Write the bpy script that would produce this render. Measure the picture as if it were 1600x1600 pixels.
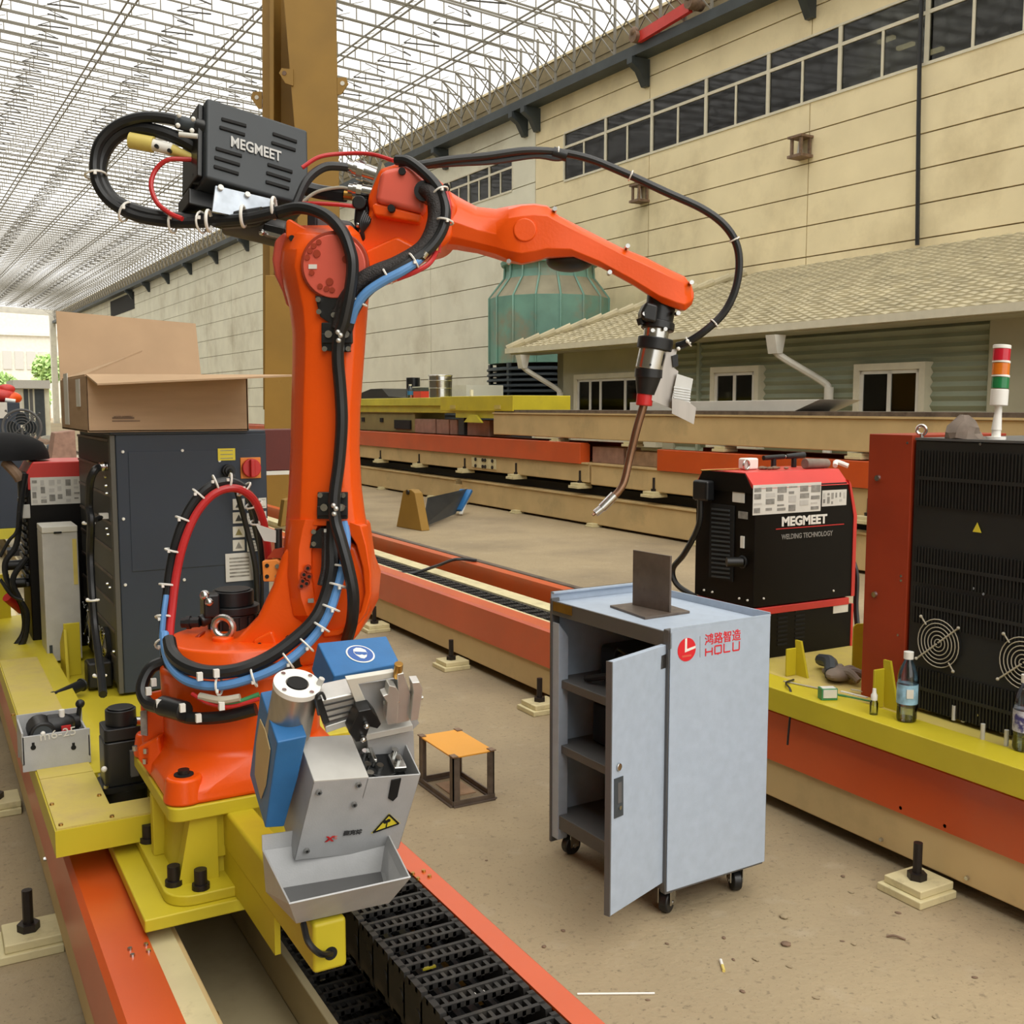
import bpy, bmesh, math, random
from mathutils import Vector, Matrix, Euler

for o in list(bpy.data.objects):
    bpy.data.objects.remove(o, do_unlink=True)
sc = bpy.context.scene
COL = sc.collection
R = math.radians
rnd = random.Random(7)

# ------------------------------------------------------------------ camera
FPX, CH, HZ = 1650.0, 1.55, 635.0                  # focal length in pixels, eye height, horizon row
PITCH = math.atan((800 - HZ) / FPX)
YAW = math.atan(935 * math.cos(PITCH) / FPX)       # the tracks run along +Y, the lens looks to their right
BA = math.atan(1000 * math.cos(PITCH) / FPX) - YAW  # the big building stands slightly askew to the tracks
_s, _c, _sp, _cp = math.sin(YAW), math.cos(YAW), math.sin(PITCH), math.cos(PITCH)
FW = Vector((_s * _cp, _c * _cp, -_sp)); RT = Vector((_c, -_s, 0)); UP = RT.cross(FW)
EYE = Vector((0, 0, CH))
cam = bpy.data.cameras.new('camera'); cam.sensor_width = 36; cam.lens = FPX / 1600 * 36
cam.clip_end = 600; cam.clip_start = 0.05
camo = bpy.data.objects.new('camera', cam); COL.objects.link(camo)
camo.location = EYE; camo.rotation_euler = (math.pi / 2 - PITCH, 0, -YAW)
sc.camera = camo

# ------------------------------------------------------------------ light
w = bpy.data.worlds.new('sky'); sc.world = w; w.use_nodes = True
bg = w.node_tree.nodes['Background']; bg.inputs[0].default_value = (1.0, 0.985, 0.95, 1); bg.inputs[1].default_value = 1.7
sun = bpy.data.lights.new('sun', 'SUN'); sun.energy = 3.2; sun.angle = R(70); sun.color = (1, .97, .9)
suno = bpy.data.objects.new('sun', sun); COL.objects.link(suno); suno.rotation_euler = (R(28), R(0), R(-8))
sc.view_settings.view_transform = 'Standard'; sc.view_settings.look = 'None'
sc.view_settings.exposure = 0.0; sc.view_settings.gamma = 1.0; sc.view_settings.use_curve_mapping = False
sc.cycles.use_denoising = True
sc.cycles.max_bounces = 6; sc.cycles.transparent_max_bounces = 10; sc.cycles.caustics_reflective = False

# ------------------------------------------------------------------ helpers
def ray(px, py): return FW + RT * ((px - 800) / FPX) - UP * ((py - 800) / FPX)
def atd(px, py, d): return EYE + ray(px, py) * d
def atz(px, py, z): r = ray(px, py); return EYE + r * ((z - CH) / r.z)
def atx(px, py, x): r = ray(px, py); return EYE + r * (x / r.x)
def aty(px, py, y): r = ray(px, py); return EYE + r * (y / r.y)
BM = Matrix.Rotation(BA, 4, 'Z'); BMI = BM.inverted()
def lin(h):
    h = h.lstrip('#'); o = []
    for i in (0, 2, 4):
        c = int(h[i:i + 2], 16) / 255
        o.append(c / 12.92 if c <= .04045 else ((c + .055) / 1.055) ** 2.4)
    return (*o, 1)
MATS = {}
def pm(name, col, rough=.5, metal=0., var=.08, scale=6., bump=0., spec=.5, dirt=None, dscale=2., dlim=(.5, .7), coat=0., bscale=None, stretch=None):
    """procedural paint/metal/plastic: noise-varied colour, optional dirt patches and relief"""
    m = bpy.data.materials.new(name); m.use_nodes = True; nt = m.node_tree; N = nt.nodes; L = nt.links
    b = N['Principled BSDF']; b.inputs['Roughness'].default_value = rough; b.inputs['Metallic'].default_value = metal
    b.inputs['Specular IOR Level'].default_value = spec
    if coat: b.inputs['Coat Weight'].default_value = coat; b.inputs['Coat Roughness'].default_value = .15
    tc = N.new('ShaderNodeTexCoord'); src = tc.outputs['Object']
    if stretch:
        mp = N.new('ShaderNodeMapping'); mp.inputs['Scale'].default_value = stretch; L.new(src, mp.inputs[0]); src = mp.outputs[0]
    nz = N.new('ShaderNodeTexNoise'); nz.inputs['Scale'].default_value = scale; nz.inputs['Detail'].default_value = 6
    L.new(src, nz.inputs['Vector'])
    c = lin(col); lo = [max(0, v * (1 - var * 1.6)) for v in c[:3]] + [1]; hi = [min(1, v * (1 + var * 1.6)) for v in c[:3]] + [1]
    rp = N.new('ShaderNodeValToRGB'); rp.color_ramp.elements[0].position = .3; rp.color_ramp.elements[1].position = .7
    rp.color_ramp.elements[0].color = lo; rp.color_ramp.elements[1].color = hi
    L.new(nz.outputs['Fac'], rp.inputs[0]); out = rp.outputs[0]
    if dirt:
        n2 = N.new('ShaderNodeTexNoise'); n2.inputs['Scale'].default_value = dscale; n2.inputs['Detail'].default_value = 8; n2.inputs['Roughness'].default_value = .65
        L.new(src, n2.inputs['Vector'])
        r2 = N.new('ShaderNodeValToRGB'); r2.color_ramp.elements[0].position = dlim[0]; r2.color_ramp.elements[1].position = dlim[1]
        L.new(n2.outputs['Fac'], r2.inputs[0])
        mx = N.new('ShaderNodeMix'); mx.data_type = 'RGBA'; L.new(r2.outputs[0], mx.inputs['Factor'])
        L.new(out, mx.inputs['A']); mx.inputs['B'].default_value = lin(dirt); out = mx.outputs['Result']
    L.new(out, b.inputs['Base Color'])
    if bump:
        n3 = N.new('ShaderNodeTexNoise'); n3.inputs['Scale'].default_value = bscale or scale * 8; n3.inputs['Detail'].default_value = 4
        L.new(src, n3.inputs['Vector'])
        bp = N.new('ShaderNodeBump'); bp.inputs['Strength'].default_value = bump; bp.inputs['Distance'].default_value = .01
        L.new(n3.outputs['Fac'], bp.inputs['Height']); L.new(bp.outputs[0], b.inputs['Normal'])
    MATS[name] = m; return m
def glass(name, col, rough=.03, alpha=.25, ior=1.45):
    m = bpy.data.materials.new(name); m.use_nodes = True; nt = m.node_tree; N = nt.nodes; L = nt.links
    N.remove(N['Principled BSDF']); out = N['Material Output']
    g = N.new('ShaderNodeBsdfGlossy'); g.inputs['Roughness'].default_value = rough
    t = N.new('ShaderNodeBsdfTransparent'); t.inputs[0].default_value = lin(col)
    f = N.new('ShaderNodeFresnel'); f.inputs[0].default_value = ior
    a = N.new('ShaderNodeMath'); a.operation = 'ADD'; a.inputs[1].default_value = alpha * .2; L.new(f.outputs[0], a.inputs[0])
    x = N.new('ShaderNodeMixShader'); L.new(a.outputs[0], x.inputs[0]); L.new(t.outputs[0], x.inputs[1]); L.new(g.outputs[0], x.inputs[2])
    L.new(x.outputs[0], out.inputs[0]); MATS[name] = m; return m

def frame(o, x, z):
    """matrix with origin o, local X along x and local Z along z"""
    x = Vector(x).normalized(); z = Vector(z); y = z.cross(x).normalized(); z = x.cross(y)
    return Matrix(((x.x, y.x, z.x, o[0]), (x.y, y.y, z.y, o[1]), (x.z, y.z, z.z, o[2]), (0, 0, 0, 1)))
def catmull(P, k=6, closed=False):
    P = [Vector(p) for p in P]
    if k <= 1 or len(P) < 3: return P
    out = []; n = len(P)
    for i in range(n if closed else n - 1):
        a = P[(i - 1) % n] if (closed or i) else P[0] * 2 - P[1]
        b, c = P[i], P[(i + 1) % n]
        d = P[(i + 2) % n] if (closed or i + 2 < n) else P[-1] * 2 - P[-2]
        for j in range(k):
            t = j / k
            out.append(.5 * (2 * b + (c - a) * t + (2 * a - 5 * b + 4 * c - d) * t * t + (3 * b - a - 3 * c + d) * t ** 3))
    if not closed: out.append(P[-1])
    return out
class MB:
    """collects shapes (in the frame M) and links them as ONE mesh object"""
    def __init__(s, M=None): s.v = []; s.f = []; s.M = M if M is not None else Matrix()
    def add(s, vs, fs, M=None):
        n = len(s.v); X = s.M @ M if M is not None else s.M
        s.v += [X @ Vector(p) for p in vs]; s.f += [tuple(i + n for i in f) for f in fs]; return s
    def bx(s, x0, x1, y0, y1, z0, z1, M=None):
        return s.add([(x, y, z) for x in (x0, x1) for y in (y0, y1) for z in (z0, z1)],
                     [(0, 1, 3, 2), (4, 6, 7, 5), (0, 4, 5, 1), (2, 3, 7, 6), (0, 2, 6, 4), (1, 5, 7, 3)], M)
    def box(s, c, d, M=None, rz=0):
        X = Matrix.Translation(Vector(c)) @ Matrix.Rotation(rz, 4, 'Z')
        return s.bx(-d[0] / 2, d[0] / 2, -d[1] / 2, d[1] / 2, -d[2] / 2, d[2] / 2, M @ X if M is not None else X)
    def loft(s, rings, cap=True, M=None):
        n = len(rings[0]); vs = [p for r in rings for p in r]; fs = []
        for k in range(len(rings) - 1):
            for i in range(n):
                j = (i + 1) % n; fs.append((k * n + i, k * n + j, (k + 1) * n + j, (k + 1) * n + i))
        if cap: fs.append(tuple(range(n - 1, -1, -1))); fs.append(tuple((len(rings) - 1) * n + i for i in range(n)))
        return s.add(vs, fs, M)
    def cyl(s, p0, p1, r, r1=None, n=14, cap=True, M=None):
        p0, p1 = Vector(p0), Vector(p1); d = (p1 - p0)
        q = d.to_track_quat('Z', 'Y'); r1 = r if r1 is None else r1
        cs = [(math.cos(2 * math.pi * i / n), math.sin(2 * math.pi * i / n)) for i in range(n)]
        return s.loft([[p0 + q @ Vector((a * r, b * r, 0)) for a, b in cs], [p1 + q @ Vector((a * r1, b * r1, 0)) for a, b in cs]], cap, M)
    def bar(s, p0, p1, a, b=None, up=(0, 0, 1), M=None):
        p0, p1 = Vector(p0), Vector(p1); z = (p1 - p0).normalized(); u = Vector(up)
        if abs(z.dot(u)) > .98: u = Vector((1, 0, 0))
        x = u.cross(z).normalized(); y = z.cross(x); b = a if b is None else b
        return s.loft([[p + x * i * a / 2 + y * j * b / 2 for i, j in ((-1, -1), (1, -1), (1, 1), (-1, 1))] for p in (p0, p1)], True, M)
    def tube(s, pts, r, n=8, k=6, cap=True, closed=False, M=None):
        P = catmull(pts, k, closed); m = len(P); rings = []; nrm = None
        for i, p in enumerate(P):
            t = (P[(i + 1) % m] - P[i - 1]) if (closed or 0 < i < m - 1) else (P[1] - P[0] if i == 0 else P[-1] - P[-2])
            t.normalize()
            if nrm is None: nrm = t.orthogonal().normalized()
            else:
                nrm = nrm - t * nrm.dot(t)
                nrm = nrm.normalized() if nrm.length > 1e-6 else t.orthogonal().normalized()
            b = t.cross(nrm); rr = r(i / max(1, m - 1)) if callable(r) else r
            rings.append([p + nrm * (rr * math.cos(2 * math.pi * j / n)) + b * (rr * math.sin(2 * math.pi * j / n)) for j in range(n)])
        if closed: rings.append(rings[0])
        return s.loft(rings, cap and not closed, M)
    def prism(s, poly, a, b, M=None):
        n = len(poly)
        return s.add([(x, y, a) for x, y in poly] + [(x, y, b) for x, y in poly],
                     [tuple(range(n - 1, -1, -1)), tuple(range(n, 2 * n))] + [(i, (i + 1) % n, n + (i + 1) % n, n + i) for i in range(n)], M)
    def lathe(s, prof, n=24, M=None, a0=0, a1=2 * math.pi):
        full = abs(a1 - a0 - 2 * math.pi) < 1e-4; m = n if full else n + 1; vs = []; fs = []; k = len(prof)
        for i in range(m):
            a = a0 + (a1 - a0) * i / n
            vs += [(r * math.cos(a), r * math.sin(a), z) for r, z in prof]
        for i in range(n):
            j = (i + 1) % m
            for q in range(k - 1):
                fs.append((i * k + q, j * k + q, j * k + q + 1, i * k + q + 1))
        if full:
            if prof[0][0] > 1e-5: fs.append(tuple(i * k for i in range(n - 1, -1, -1)))
            if prof[-1][0] > 1e-5: fs.append(tuple(i * k + k - 1 for i in range(n)))
        return s.add(vs, fs, M)
    def torus(s, c, ax, Rr, r, n=20, m=8, M=None):
        q = Vector(ax).to_track_quat('Z', 'Y'); c = Vector(c)
        return s.tube([c + q @ Vector((Rr * math.cos(2 * math.pi * i / n), Rr * math.sin(2 * math.pi * i / n), 0)) for i in range(n)], r, m, 1, closed=True, M=M)
    def sph(s, c, r, n=10, sc=(1, 1, 1), M=None):
        pr = [(max(1e-6, math.sin(math.pi * i / n)), -math.cos(math.pi * i / n)) for i in range(n + 1)]
        X = Matrix.Translation(Vector(c)) @ Matrix.Diagonal((r * sc[0], r * sc[1], r * sc[2], 1))
        return s.lathe([(a if 0 < i < n else 0.0, b) for i, (a, b) in enumerate(pr)], n + 2, M @ X if M is not None else X)
    def mesh(s, name, inv=None, sm=35):
        me = bpy.data.meshes.new(name)
        vs = [inv @ p for p in s.v] if inv is not None else s.v
        me.from_pydata([tuple(p) for p in vs], [], s.f)
        bm = bmesh.new(); bm.from_mesh(me)
        bmesh.ops.remove_doubles(bm, verts=bm.verts, dist=1e-6)
        bmesh.ops.recalc_face_normals(bm, faces=bm.faces); bm.to_mesh(me); bm.free()
        if sm:
            me.shade_smooth(); me.set_sharp_from_angle(angle=R(sm))
        return me
    def build(s, name, mat, par=None, bev=0, sm=35, seg=2, label=None, kind=None, sub=0):
        inv = WM[par].inverted() if par is not None else None
        o = bpy.data.objects.new(name, s.mesh(name, inv, sm)); COL.objects.link(o)
        o.data.materials.append(MATS[mat] if isinstance(mat, str) else mat)
        if par is not None: o.parent = par; WM[o] = WM[par]
        else: WM[o] = Matrix()
        if bev:
            m = o.modifiers.new('bevel', 'BEVEL'); m.width = bev; m.segments = seg; m.limit_method = 'ANGLE'; m.angle_limit = R(30); m.harden_normals = True
        if sub:
            m = o.modifiers.new('subsurf', 'SUBSURF'); m.levels = sub; m.render_levels = sub
        if label: o['label'] = label
        if kind: o['kind'] = kind
        return o
WM = {}          # world matrix of every thing and part
def tag(o, label, cat, group=None):
    o['label'] = label; o['category'] = cat
    if group: o['group'] = group
    return o
def thing(name, label, cat, loc=(0, 0, 0), rz=0, group=None):
    o = bpy.data.objects.new(name, None); o.empty_display_size = .1; COL.objects.link(o)
    o.location = loc; o.rotation_euler = (0, 0, rz)
    WM[o] = Matrix.Translation(Vector(loc)) @ Matrix.Rotation(rz, 4, 'Z')
    return tag(o, label, cat, group)
def single(mb, name, mat, label, cat, group=None, base=None, bev=0, sm=35, **k):
    """a thing that is one mesh, its origin at its base"""
    if base is None:
        xs = [p.x for p in mb.v]; ys = [p.y for p in mb.v]; zs = [p.z for p in mb.v]
        base = ((min(xs) + max(xs)) / 2, (min(ys) + max(ys)) / 2, min(zs))
    T = Matrix.Translation(Vector(base)); mb.v = [T.inverted() @ p for p in mb.v]
    o = mb.build(name, mat, None, bev, sm, **k); o.location = base; WM[o] = T
    return tag(o, label, cat, group)
def dup(root, loc, rz=None, label=None):
    r = root.copy(); COL.objects.link(r); r.location = loc
    if rz is not None: r.rotation_euler = (0, 0, rz)
    if label: r['label'] = label
    for ch in list(root.children):
        c = ch.copy(); COL.objects.link(c); c.parent = r
        for g in list(ch.children):
            d = g.copy(); COL.objects.link(d); d.parent = c
    return r
def inst(src, par, M, name=None):
    """another piece of the same shape: shares the mesh, placed by local matrix M under par"""
    o = bpy.data.objects.new(name or src.name.split('.')[0], src.data); COL.objects.link(o); o.parent = par
    o.matrix_local = M; WM[o] = WM[par] @ M
    for m in src.modifiers:
        q = o.modifiers.new(m.name, m.type)
        if m.type == 'BEVEL': q.width = m.width; q.segments = m.segments; q.limit_method = 'ANGLE'; q.angle_limit = m.angle_limit; q.harden_normals = True
    return o
def text(s, size, M, mat, par, name='lettering', off=0., ext=.0006, sx=1., align='LEFT', label=None, space=1.):
    """flat printed lettering; M is a world frame: local X along the line, local Z out of the surface"""
    cu = bpy.data.curves.new(name, 'FONT'); cu.body = s; cu.size = size; cu.extrude = ext; cu.offset = off; cu.align_x = align
    cu.space_character = space; cu.resolution_u = 3
    to = bpy.data.objects.new('tmp', cu); COL.objects.link(to); bpy.context.view_layer.update()
    me = bpy.data.meshes.new_from_object(to.evaluated_get(bpy.context.evaluated_depsgraph_get()))
    bpy.data.objects.remove(to, do_unlink=True); bpy.data.curves.remove(cu)
    me.name = name; me.transform(WM[par].inverted() @ M @ Matrix.Diagonal((sx, 1, 1, 1)))
    o = bpy.data.objects.new(name, me); COL.objects.link(o); o.parent = par; WM[o] = WM[par]
    me.materials.clear(); me.materials.append(MATS[mat])
    if label: o['label'] = label
    return o
def struct(mb, name, mat, bev=0, sm=35, **k):
    o = mb.build(name, mat, None, bev, sm, **k); o['kind'] = 'structure'; return o
def sempty(name):
    o = bpy.data.objects.new(name, None); COL.objects.link(o); WM[o] = Matrix(); o['kind'] = 'structure'; return o

# ------------------------------------------------------------------ materials
pm('orange', 'EC570F', .3, var=.05, scale=3, spec=.4, bump=.05, bscale=120)
pm('orange_cover', 'CB521D', .3, var=.06, scale=2, dirt='B0603C', dscale=1.2, dlim=(.55, .9), spec=.7)
pm('orange_dark', '9C3414', .5, var=.08, scale=4)
pm('hub_red', 'D9604E', .35, var=.06, scale=6)
pm('yellow', 'C9B82C', .45, var=.06, scale=3, dirt='B79F3C', dscale=2.5, dlim=(.6, .85), spec=.4)
pm('yellow_dusty', 'CDBB62', .75, var=.08, scale=5, dirt='B7A26A', dscale=5, dlim=(.42, .7), spec=.2)
pm('yellow_far', 'C9BE3A', .5, var=.08, scale=3)
pm('amber', '93702A', .6, var=.06, scale=2, dirt='8E6A22', dscale=3, dlim=(.66, .74))
pm('beige', 'CBB180', .6, var=.06, scale=2.5, dirt='9A8A66', dscale=2, dlim=(.55, .9), spec=.3)
pm('beige_pad', 'D2C79C', .65, var=.06, scale=8, dirt='A89C78', dscale=14, dlim=(.55, .8))
pm('beige_tray', 'A89C7C', .5, var=.07, scale=3, dirt='8C8064', dscale=3, dlim=(.5, .8))
pm('olive', '8A8150', .6, var=.08, scale=3)
pm('black_plastic', '17181A', .42, var=.15, scale=9)
pm('chain_black', '211F1D', .55, var=.2, scale=8, dirt='5A5348', dscale=9, dlim=(.5, .85))
pm('black_rubber', '191A1C', .38, var=.15, scale=12)
pm('braid', '241F1E', .6, var=.35, scale=90, bump=.4, bscale=260)
pm('black_metal', '1C1D1E', .33, var=.15, scale=10)
pm('bolt_black', '2A2422', .45, metal=.4, var=.15, scale=20)
pm('red_in_shade', '5E2015', .5, var=.08, scale=4)  # red of the box behind the cabinet, shade put into the colour
pm('silver_print', 'BDBDBA', .5, var=.04)
pm('black_matte', '101012', .75, var=.15, scale=9, spec=.2)
pm('steel', 'C9C9C6', .22, metal=1, var=.05, scale=20)
pm('steel_brushed', 'B5AFA8', .32, metal=1, var=.08, scale=40, stretch=(1, 1, .05))
pm('alu', 'D3D3CF', .38, metal=.75, var=.05, scale=20)
pm('brass', 'B98F4A', .32, metal=.9, var=.1, scale=20)
pm('white_plastic', 'EDEBE4', .4, var=.03)
pm('white_paint', 'DCD9CE', .5, var=.05, scale=3)
pm('paper', 'DAD8D0', .7, var=.05, scale=15)
pm('print_grey', '8E8C86', .7, var=.2, scale=40)
pm('print_dark', '3A3A3A', .7, var=.1)
pm('cab_grey', '363E4A', .42, var=.08, scale=1.5, spec=.35)
pm('cab_side', '55534C', .5, var=.08, scale=2)
pm('black_paint', '0E0B08', .45, spec=.2, var=.12, scale=4)
pm('black_vent', '20201D', .5, var=.12, scale=5)
pm('vent_dark', '0B0B0B', .8, var=.1)
pm('cart_grey', 'ABB8C8', .5, var=.03, scale=30, bump=.08, bscale=400)
pm('cart_dark', '5C5C5C', .5, var=.05, scale=8)
pm('grey_paint', 'AEAFB0', .45, var=.04, scale=20, bump=.05, bscale=300)
pm('grey_light', 'C4C2BC', .42, var=.04, scale=20)
pm('blue_paint', '2F6EA8', .45, var=.05, scale=20, bump=.04, bscale=300)
pm('blue_hose', '5E92CC', .35, var=.05, scale=12)
pm('red_hose', 'C22D2E', .35, var=.08, scale=10)
pm('red_paint', 'CE3A33', .4, var=.06, scale=4)
pm('red_plastic', 'C32A2A', .35, var=.08)
pm('green_wire', '3E8A55', .45, var=.1)
pm('clear_hose', 'B9B2A0', .3, var=.1)
pm('yellow_sleeve', 'D8C46A', .5, var=.08, scale=10)
pm('label_yellow', 'E6D53B', .5, var=.03)
pm('orange_switch', 'E58A3A', .5, var=.04)
pm('raw_steel', '6E6258', .5, metal=.35, var=.15, scale=10, dirt='4C423A', dscale=8, dlim=(.5, .75))
pm('rust', '7A6350', .7, var=.2, scale=14)
pm('cardboard', 'B4987C', .8, var=.05, scale=4, spec=.1, stretch=(1, 1, 8))
pm('cardboard_in', 'BC9F80', .8, var=.05, scale=4, spec=.1)
pm('wood', 'A98B6E', .75, var=.15, scale=8)
pm('brick_wood', 'A07E6E', .8, var=.12, scale=8)
pm('glove', '82756A', .9, var=.15, scale=14)
pm('galv', 'B7C0CB', .35, metal=.45, var=.12, scale=25)
pm('dark_slate', '3A4146', .55, var=.1, scale=4)
pm('leaf', 'B9D68C', .6, var=.3, scale=3)
glass('pet', 'EEF4F4', .03, .3)
glass('win_glass', '9A9B8E', .06, .1)
# ================================================================== setting: floor, hall roof, big building
def concrete():
    m = pm('concrete', 'A39376', .75, var=.07, scale=.9, dirt='7E7260', dscale=.6, dlim=(.45, .8), bump=.35, bscale=45, spec=.25)
    nt = m.node_tree; N = nt.nodes; L = nt.links; b = N['Principled BSDF']; src = b.inputs['Base Color'].links[0].from_socket
    tc = N.new('ShaderNodeTexCoord')
    for scl, lim, col in ((38., (.6, .7), '6A5F4E'), (7., (.6, .78), 'B3A68F'), (90., (.62, .7), '5C5344')):
        n = N.new('ShaderNodeTexNoise'); n.inputs['Scale'].default_value = scl; n.inputs['Detail'].default_value = 5
        L.new(tc.outputs['Object'], n.inputs['Vector'])
        r = N.new('ShaderNodeValToRGB'); r.color_ramp.elements[0].position = lim[0]; r.color_ramp.elements[1].position = lim[1]
        r.color_ramp.elements[1].color = (.5, .5, .5, 1); L.new(n.outputs['Fac'], r.inputs[0])
        x = N.new('ShaderNodeMix'); x.data_type = 'RGBA'; L.new(r.outputs[0], x.inputs['Factor']); L.new(src, x.inputs['A']); x.inputs['B'].default_value = lin(col)
        src = x.outputs['Result']
    L.new(src, b.inputs['Base Color'])
concrete()
struct(MB().bx(-60, 60, -40, 220, -.3, 0), 'floor', 'concrete')

pm('panel_warm', 'EEE0B9', .75, var=.035, scale=1.3, dirt='B9A882', dscale=.5, dlim=(.5, .9), spec=.2, bump=.1, bscale=30)
pm('panel_pale', 'E4E2CE', .75, var=.035, scale=1.3, dirt='B8AF95', dscale=.5, dlim=(.5, .9), spec=.2)
pm('joint', '8D8062', .9); pm('shade_wall', '6F6A5C', .85, var=.1, scale=1)
pm('dark_iron', '3C4346', .55, var=.15, scale=2)
pm('rod', '827E73', .5, var=.05)
pm('rod_dark', '45413A', .5, var=.05)
pm('win_frame', 'D9D3BC', .5, var=.04)
WX = 15.0
wb = MB(BM)
for a in ((-12, 23.7, -.1, 7.08), (-12, 23.7, 8.28, 9.3), (-12, 2.96, 7.08, 8.28), (22.4, 23.7, 7.08, 8.28), (23.7, 106, -.1, 7.28), (23.7, 106, 8.2, 9.3), (23.7, 24.83, 7.28, 8.2), (29.74, 106, 7.28, 8.2)): wb.bx(WX + .03, WX + .3, *a)
wall = struct(wb.bx(WX, WX + .3, -12, 106, 9.28, 10.12), 'wall_right', 'joint')
wall_m = WM[wall]
def panel(y0, y1, z0, z1, mat):
    g = .012
    MB(BM).bx(WX, WX + .05, y0 + g, y1 - g, z0 + g, z1 - g).build('wall_panel', mat, wall, sm=0)
wins = [(3.0, 22.36, 7.13, 8.24), (24.87, 29.7, 7.33, 8.16)]
bays = [-2, 4.8, 9.55, 14.3, 19.0, 23.7, 29.75, 35.5, 41, 46, 50.9, 55.4, 61, 68, 76, 85, 95, 106]
for a, b in zip(bays, bays[1:]):
    warm = b <= 23.8
    rows = [.92 + .565 * k for k in range(11)] + [7.13] if warm else [.7 + .845 * k for k in range(8)] + [7.33]
    if warm: rows = [.355] + rows
    rows = [-.05] + rows + ([8.24, 8.76, 9.28] if warm else [8.16, 8.72, 9.28])
    for z0, z1 in zip(rows, rows[1:]):
        if z1 - z0 < .03: continue
        inwin = [w_ for w_ in wins if abs(z0 - w_[2]) < .02 and not (b <= w_[0] or a >= w_[1])]
        segs = [(a, b)]
        for wn in inwin:
            segs = [(max(p, a), min(q, b)) for p, q in ((a, wn[0]), (wn[1], b)) if min(q, b) - max(p, a) > .1]
        for p, q in segs: panel(p, q, z0, z1, 'panel_warm' if warm else 'panel_pale')
# cap of the parapet above the gutter
MB(BM).bx(WX - .03, WX + .3, -12, 106, 10.1, 10.16).build('parapet_cap', 'panel_warm', wall)
MB(BM).bx(WX - .015, WX + .02, -12, 106, 9.7, 9.715).build('parapet_seam', 'joint', wall)
# dark interior behind the high windows
pm('interior', '33342F', .9, var=.3, scale=2)
MB(BM).bx(WX + 4, WX + 4.2, -12, 34, 5, 9.4).build('interior_backdrop', 'interior', wall); MB(BM).bx(WX + .3, WX + 4.2, -12, 34, 9.3, 9.4).build('interior_roof', 'interior', wall); MB(BM).bx(WX + .3, WX + 4.2, 34, 34.2, 5, 9.4).build('interior_backdrop', 'interior', wall)
mb = MB(BM)
for k in range(26):
    y = -1 + k * 1.3
    mb.bar((WX + 2.4, y, 7), (WX + 2.4, y, 9.6), .09).bar((WX + 2.4, y, 7), (WX + 3.4, y + 1.3, 8.9), .07).bar((WX + 2.4, y + 1.3, 7.2), (WX + 2.4, y, 8.6), .06)
for z in (7.6, 8.3, 8.9): mb.bar((WX + 2.4, -2, z), (WX + 2.4, 33, z), .1)
mb.build('roof_truss_inside', 'dark_iron', wall)
def strip_window(name, y0, y1, z0, z1, muls, half, tz):
    W_ = struct(MB(BM).bx(WX - .02, WX + .07, y0, y1, z0 - .05, z0).bx(WX - .01, WX + .07, y0, y1, z1, z1 + .04).bx(WX - .01, WX + .07, y0 - .04, y0, z0, z1).bx(WX - .01, WX + .07, y1, y1 + .04, z0, z1), name, 'win_frame')
    MB(BM).bx(WX + .0, WX + .05, y0, y1, tz - .03, tz + .03).build('transom', 'win_frame', W_)
    for y in muls: MB(BM).bx(WX - .005, WX + .055, y - .04, y + .04, z0, z1).build('mullion', 'win_frame', W_)
    for y in half: MB(BM).bx(WX + .005, WX + .05, y - .025, y + .025, z0, tz).build('mullion', 'win_frame', W_)
    ys = sorted([y0, y1] + muls)
    for a, b in zip(ys, ys[1:]):
        h = [y for y in half if a < y < b]
        MB(BM).bx(WX + .025, WX + .03, a, b, tz, z1).build('pane', 'win_glass', W_)
        for p, q in zip([a] + h, h + [b]): MB(BM).bx(WX + .025, WX + .03, p, q, z0, tz).build('pane', 'win_glass', W_)
mu = [20.65, 18.93, 17.16, 15.39, 13.63, 11.81, 10.07, 8.3, 6.55, 4.8]
strip_window('window_1', 3.0, 22.36, 7.13, 8.24, mu, [y + .89 for y in mu] + [3.9], 7.92)
strip_window('window_2', 24.87, 29.7, 7.33, 8.16, [26.1, 27.3, 28.5], [25.5, 26.7, 27.9, 29.1], 7.93)
W3 = struct(MB(BM).bx(WX - .02, WX + .05, 72.5, 80.5, 7.9, 9.0), 'window_3', 'vent_dark')
# lit lamps seen through the high window
m = bpy.data.materials.new('lamp_glow'); m.use_nodes = True; MATS['lamp_glow'] = m
b_ = m.node_tree.nodes['Principled BSDF']; b_.inputs['Emission Color'].default_value = (1, .85, .6, 1); b_.inputs['Emission Strength'].default_value = 1.6
hl = 0
for (px, py) in ((1385, 62), (1415, 72), (1460, 80), (1325, 48), (1340, 51)):
    p = BMI @ Vector(ray(px, py)); e = BMI @ EYE; t = (WX + 1.6 - e.x) / p.x; q = e + p * t; hl += 1
    single(MB(BM).box(q, (.1, .35, .06)), 'hall_lamp', 'lamp_glow', 'glowing hall lamp behind the long high window, %s from the left' % ('third', 'fourth', 'fifth', 'first', 'second')[hl - 1], 'lamp', 'lamps behind the high window', sm=0)

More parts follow.
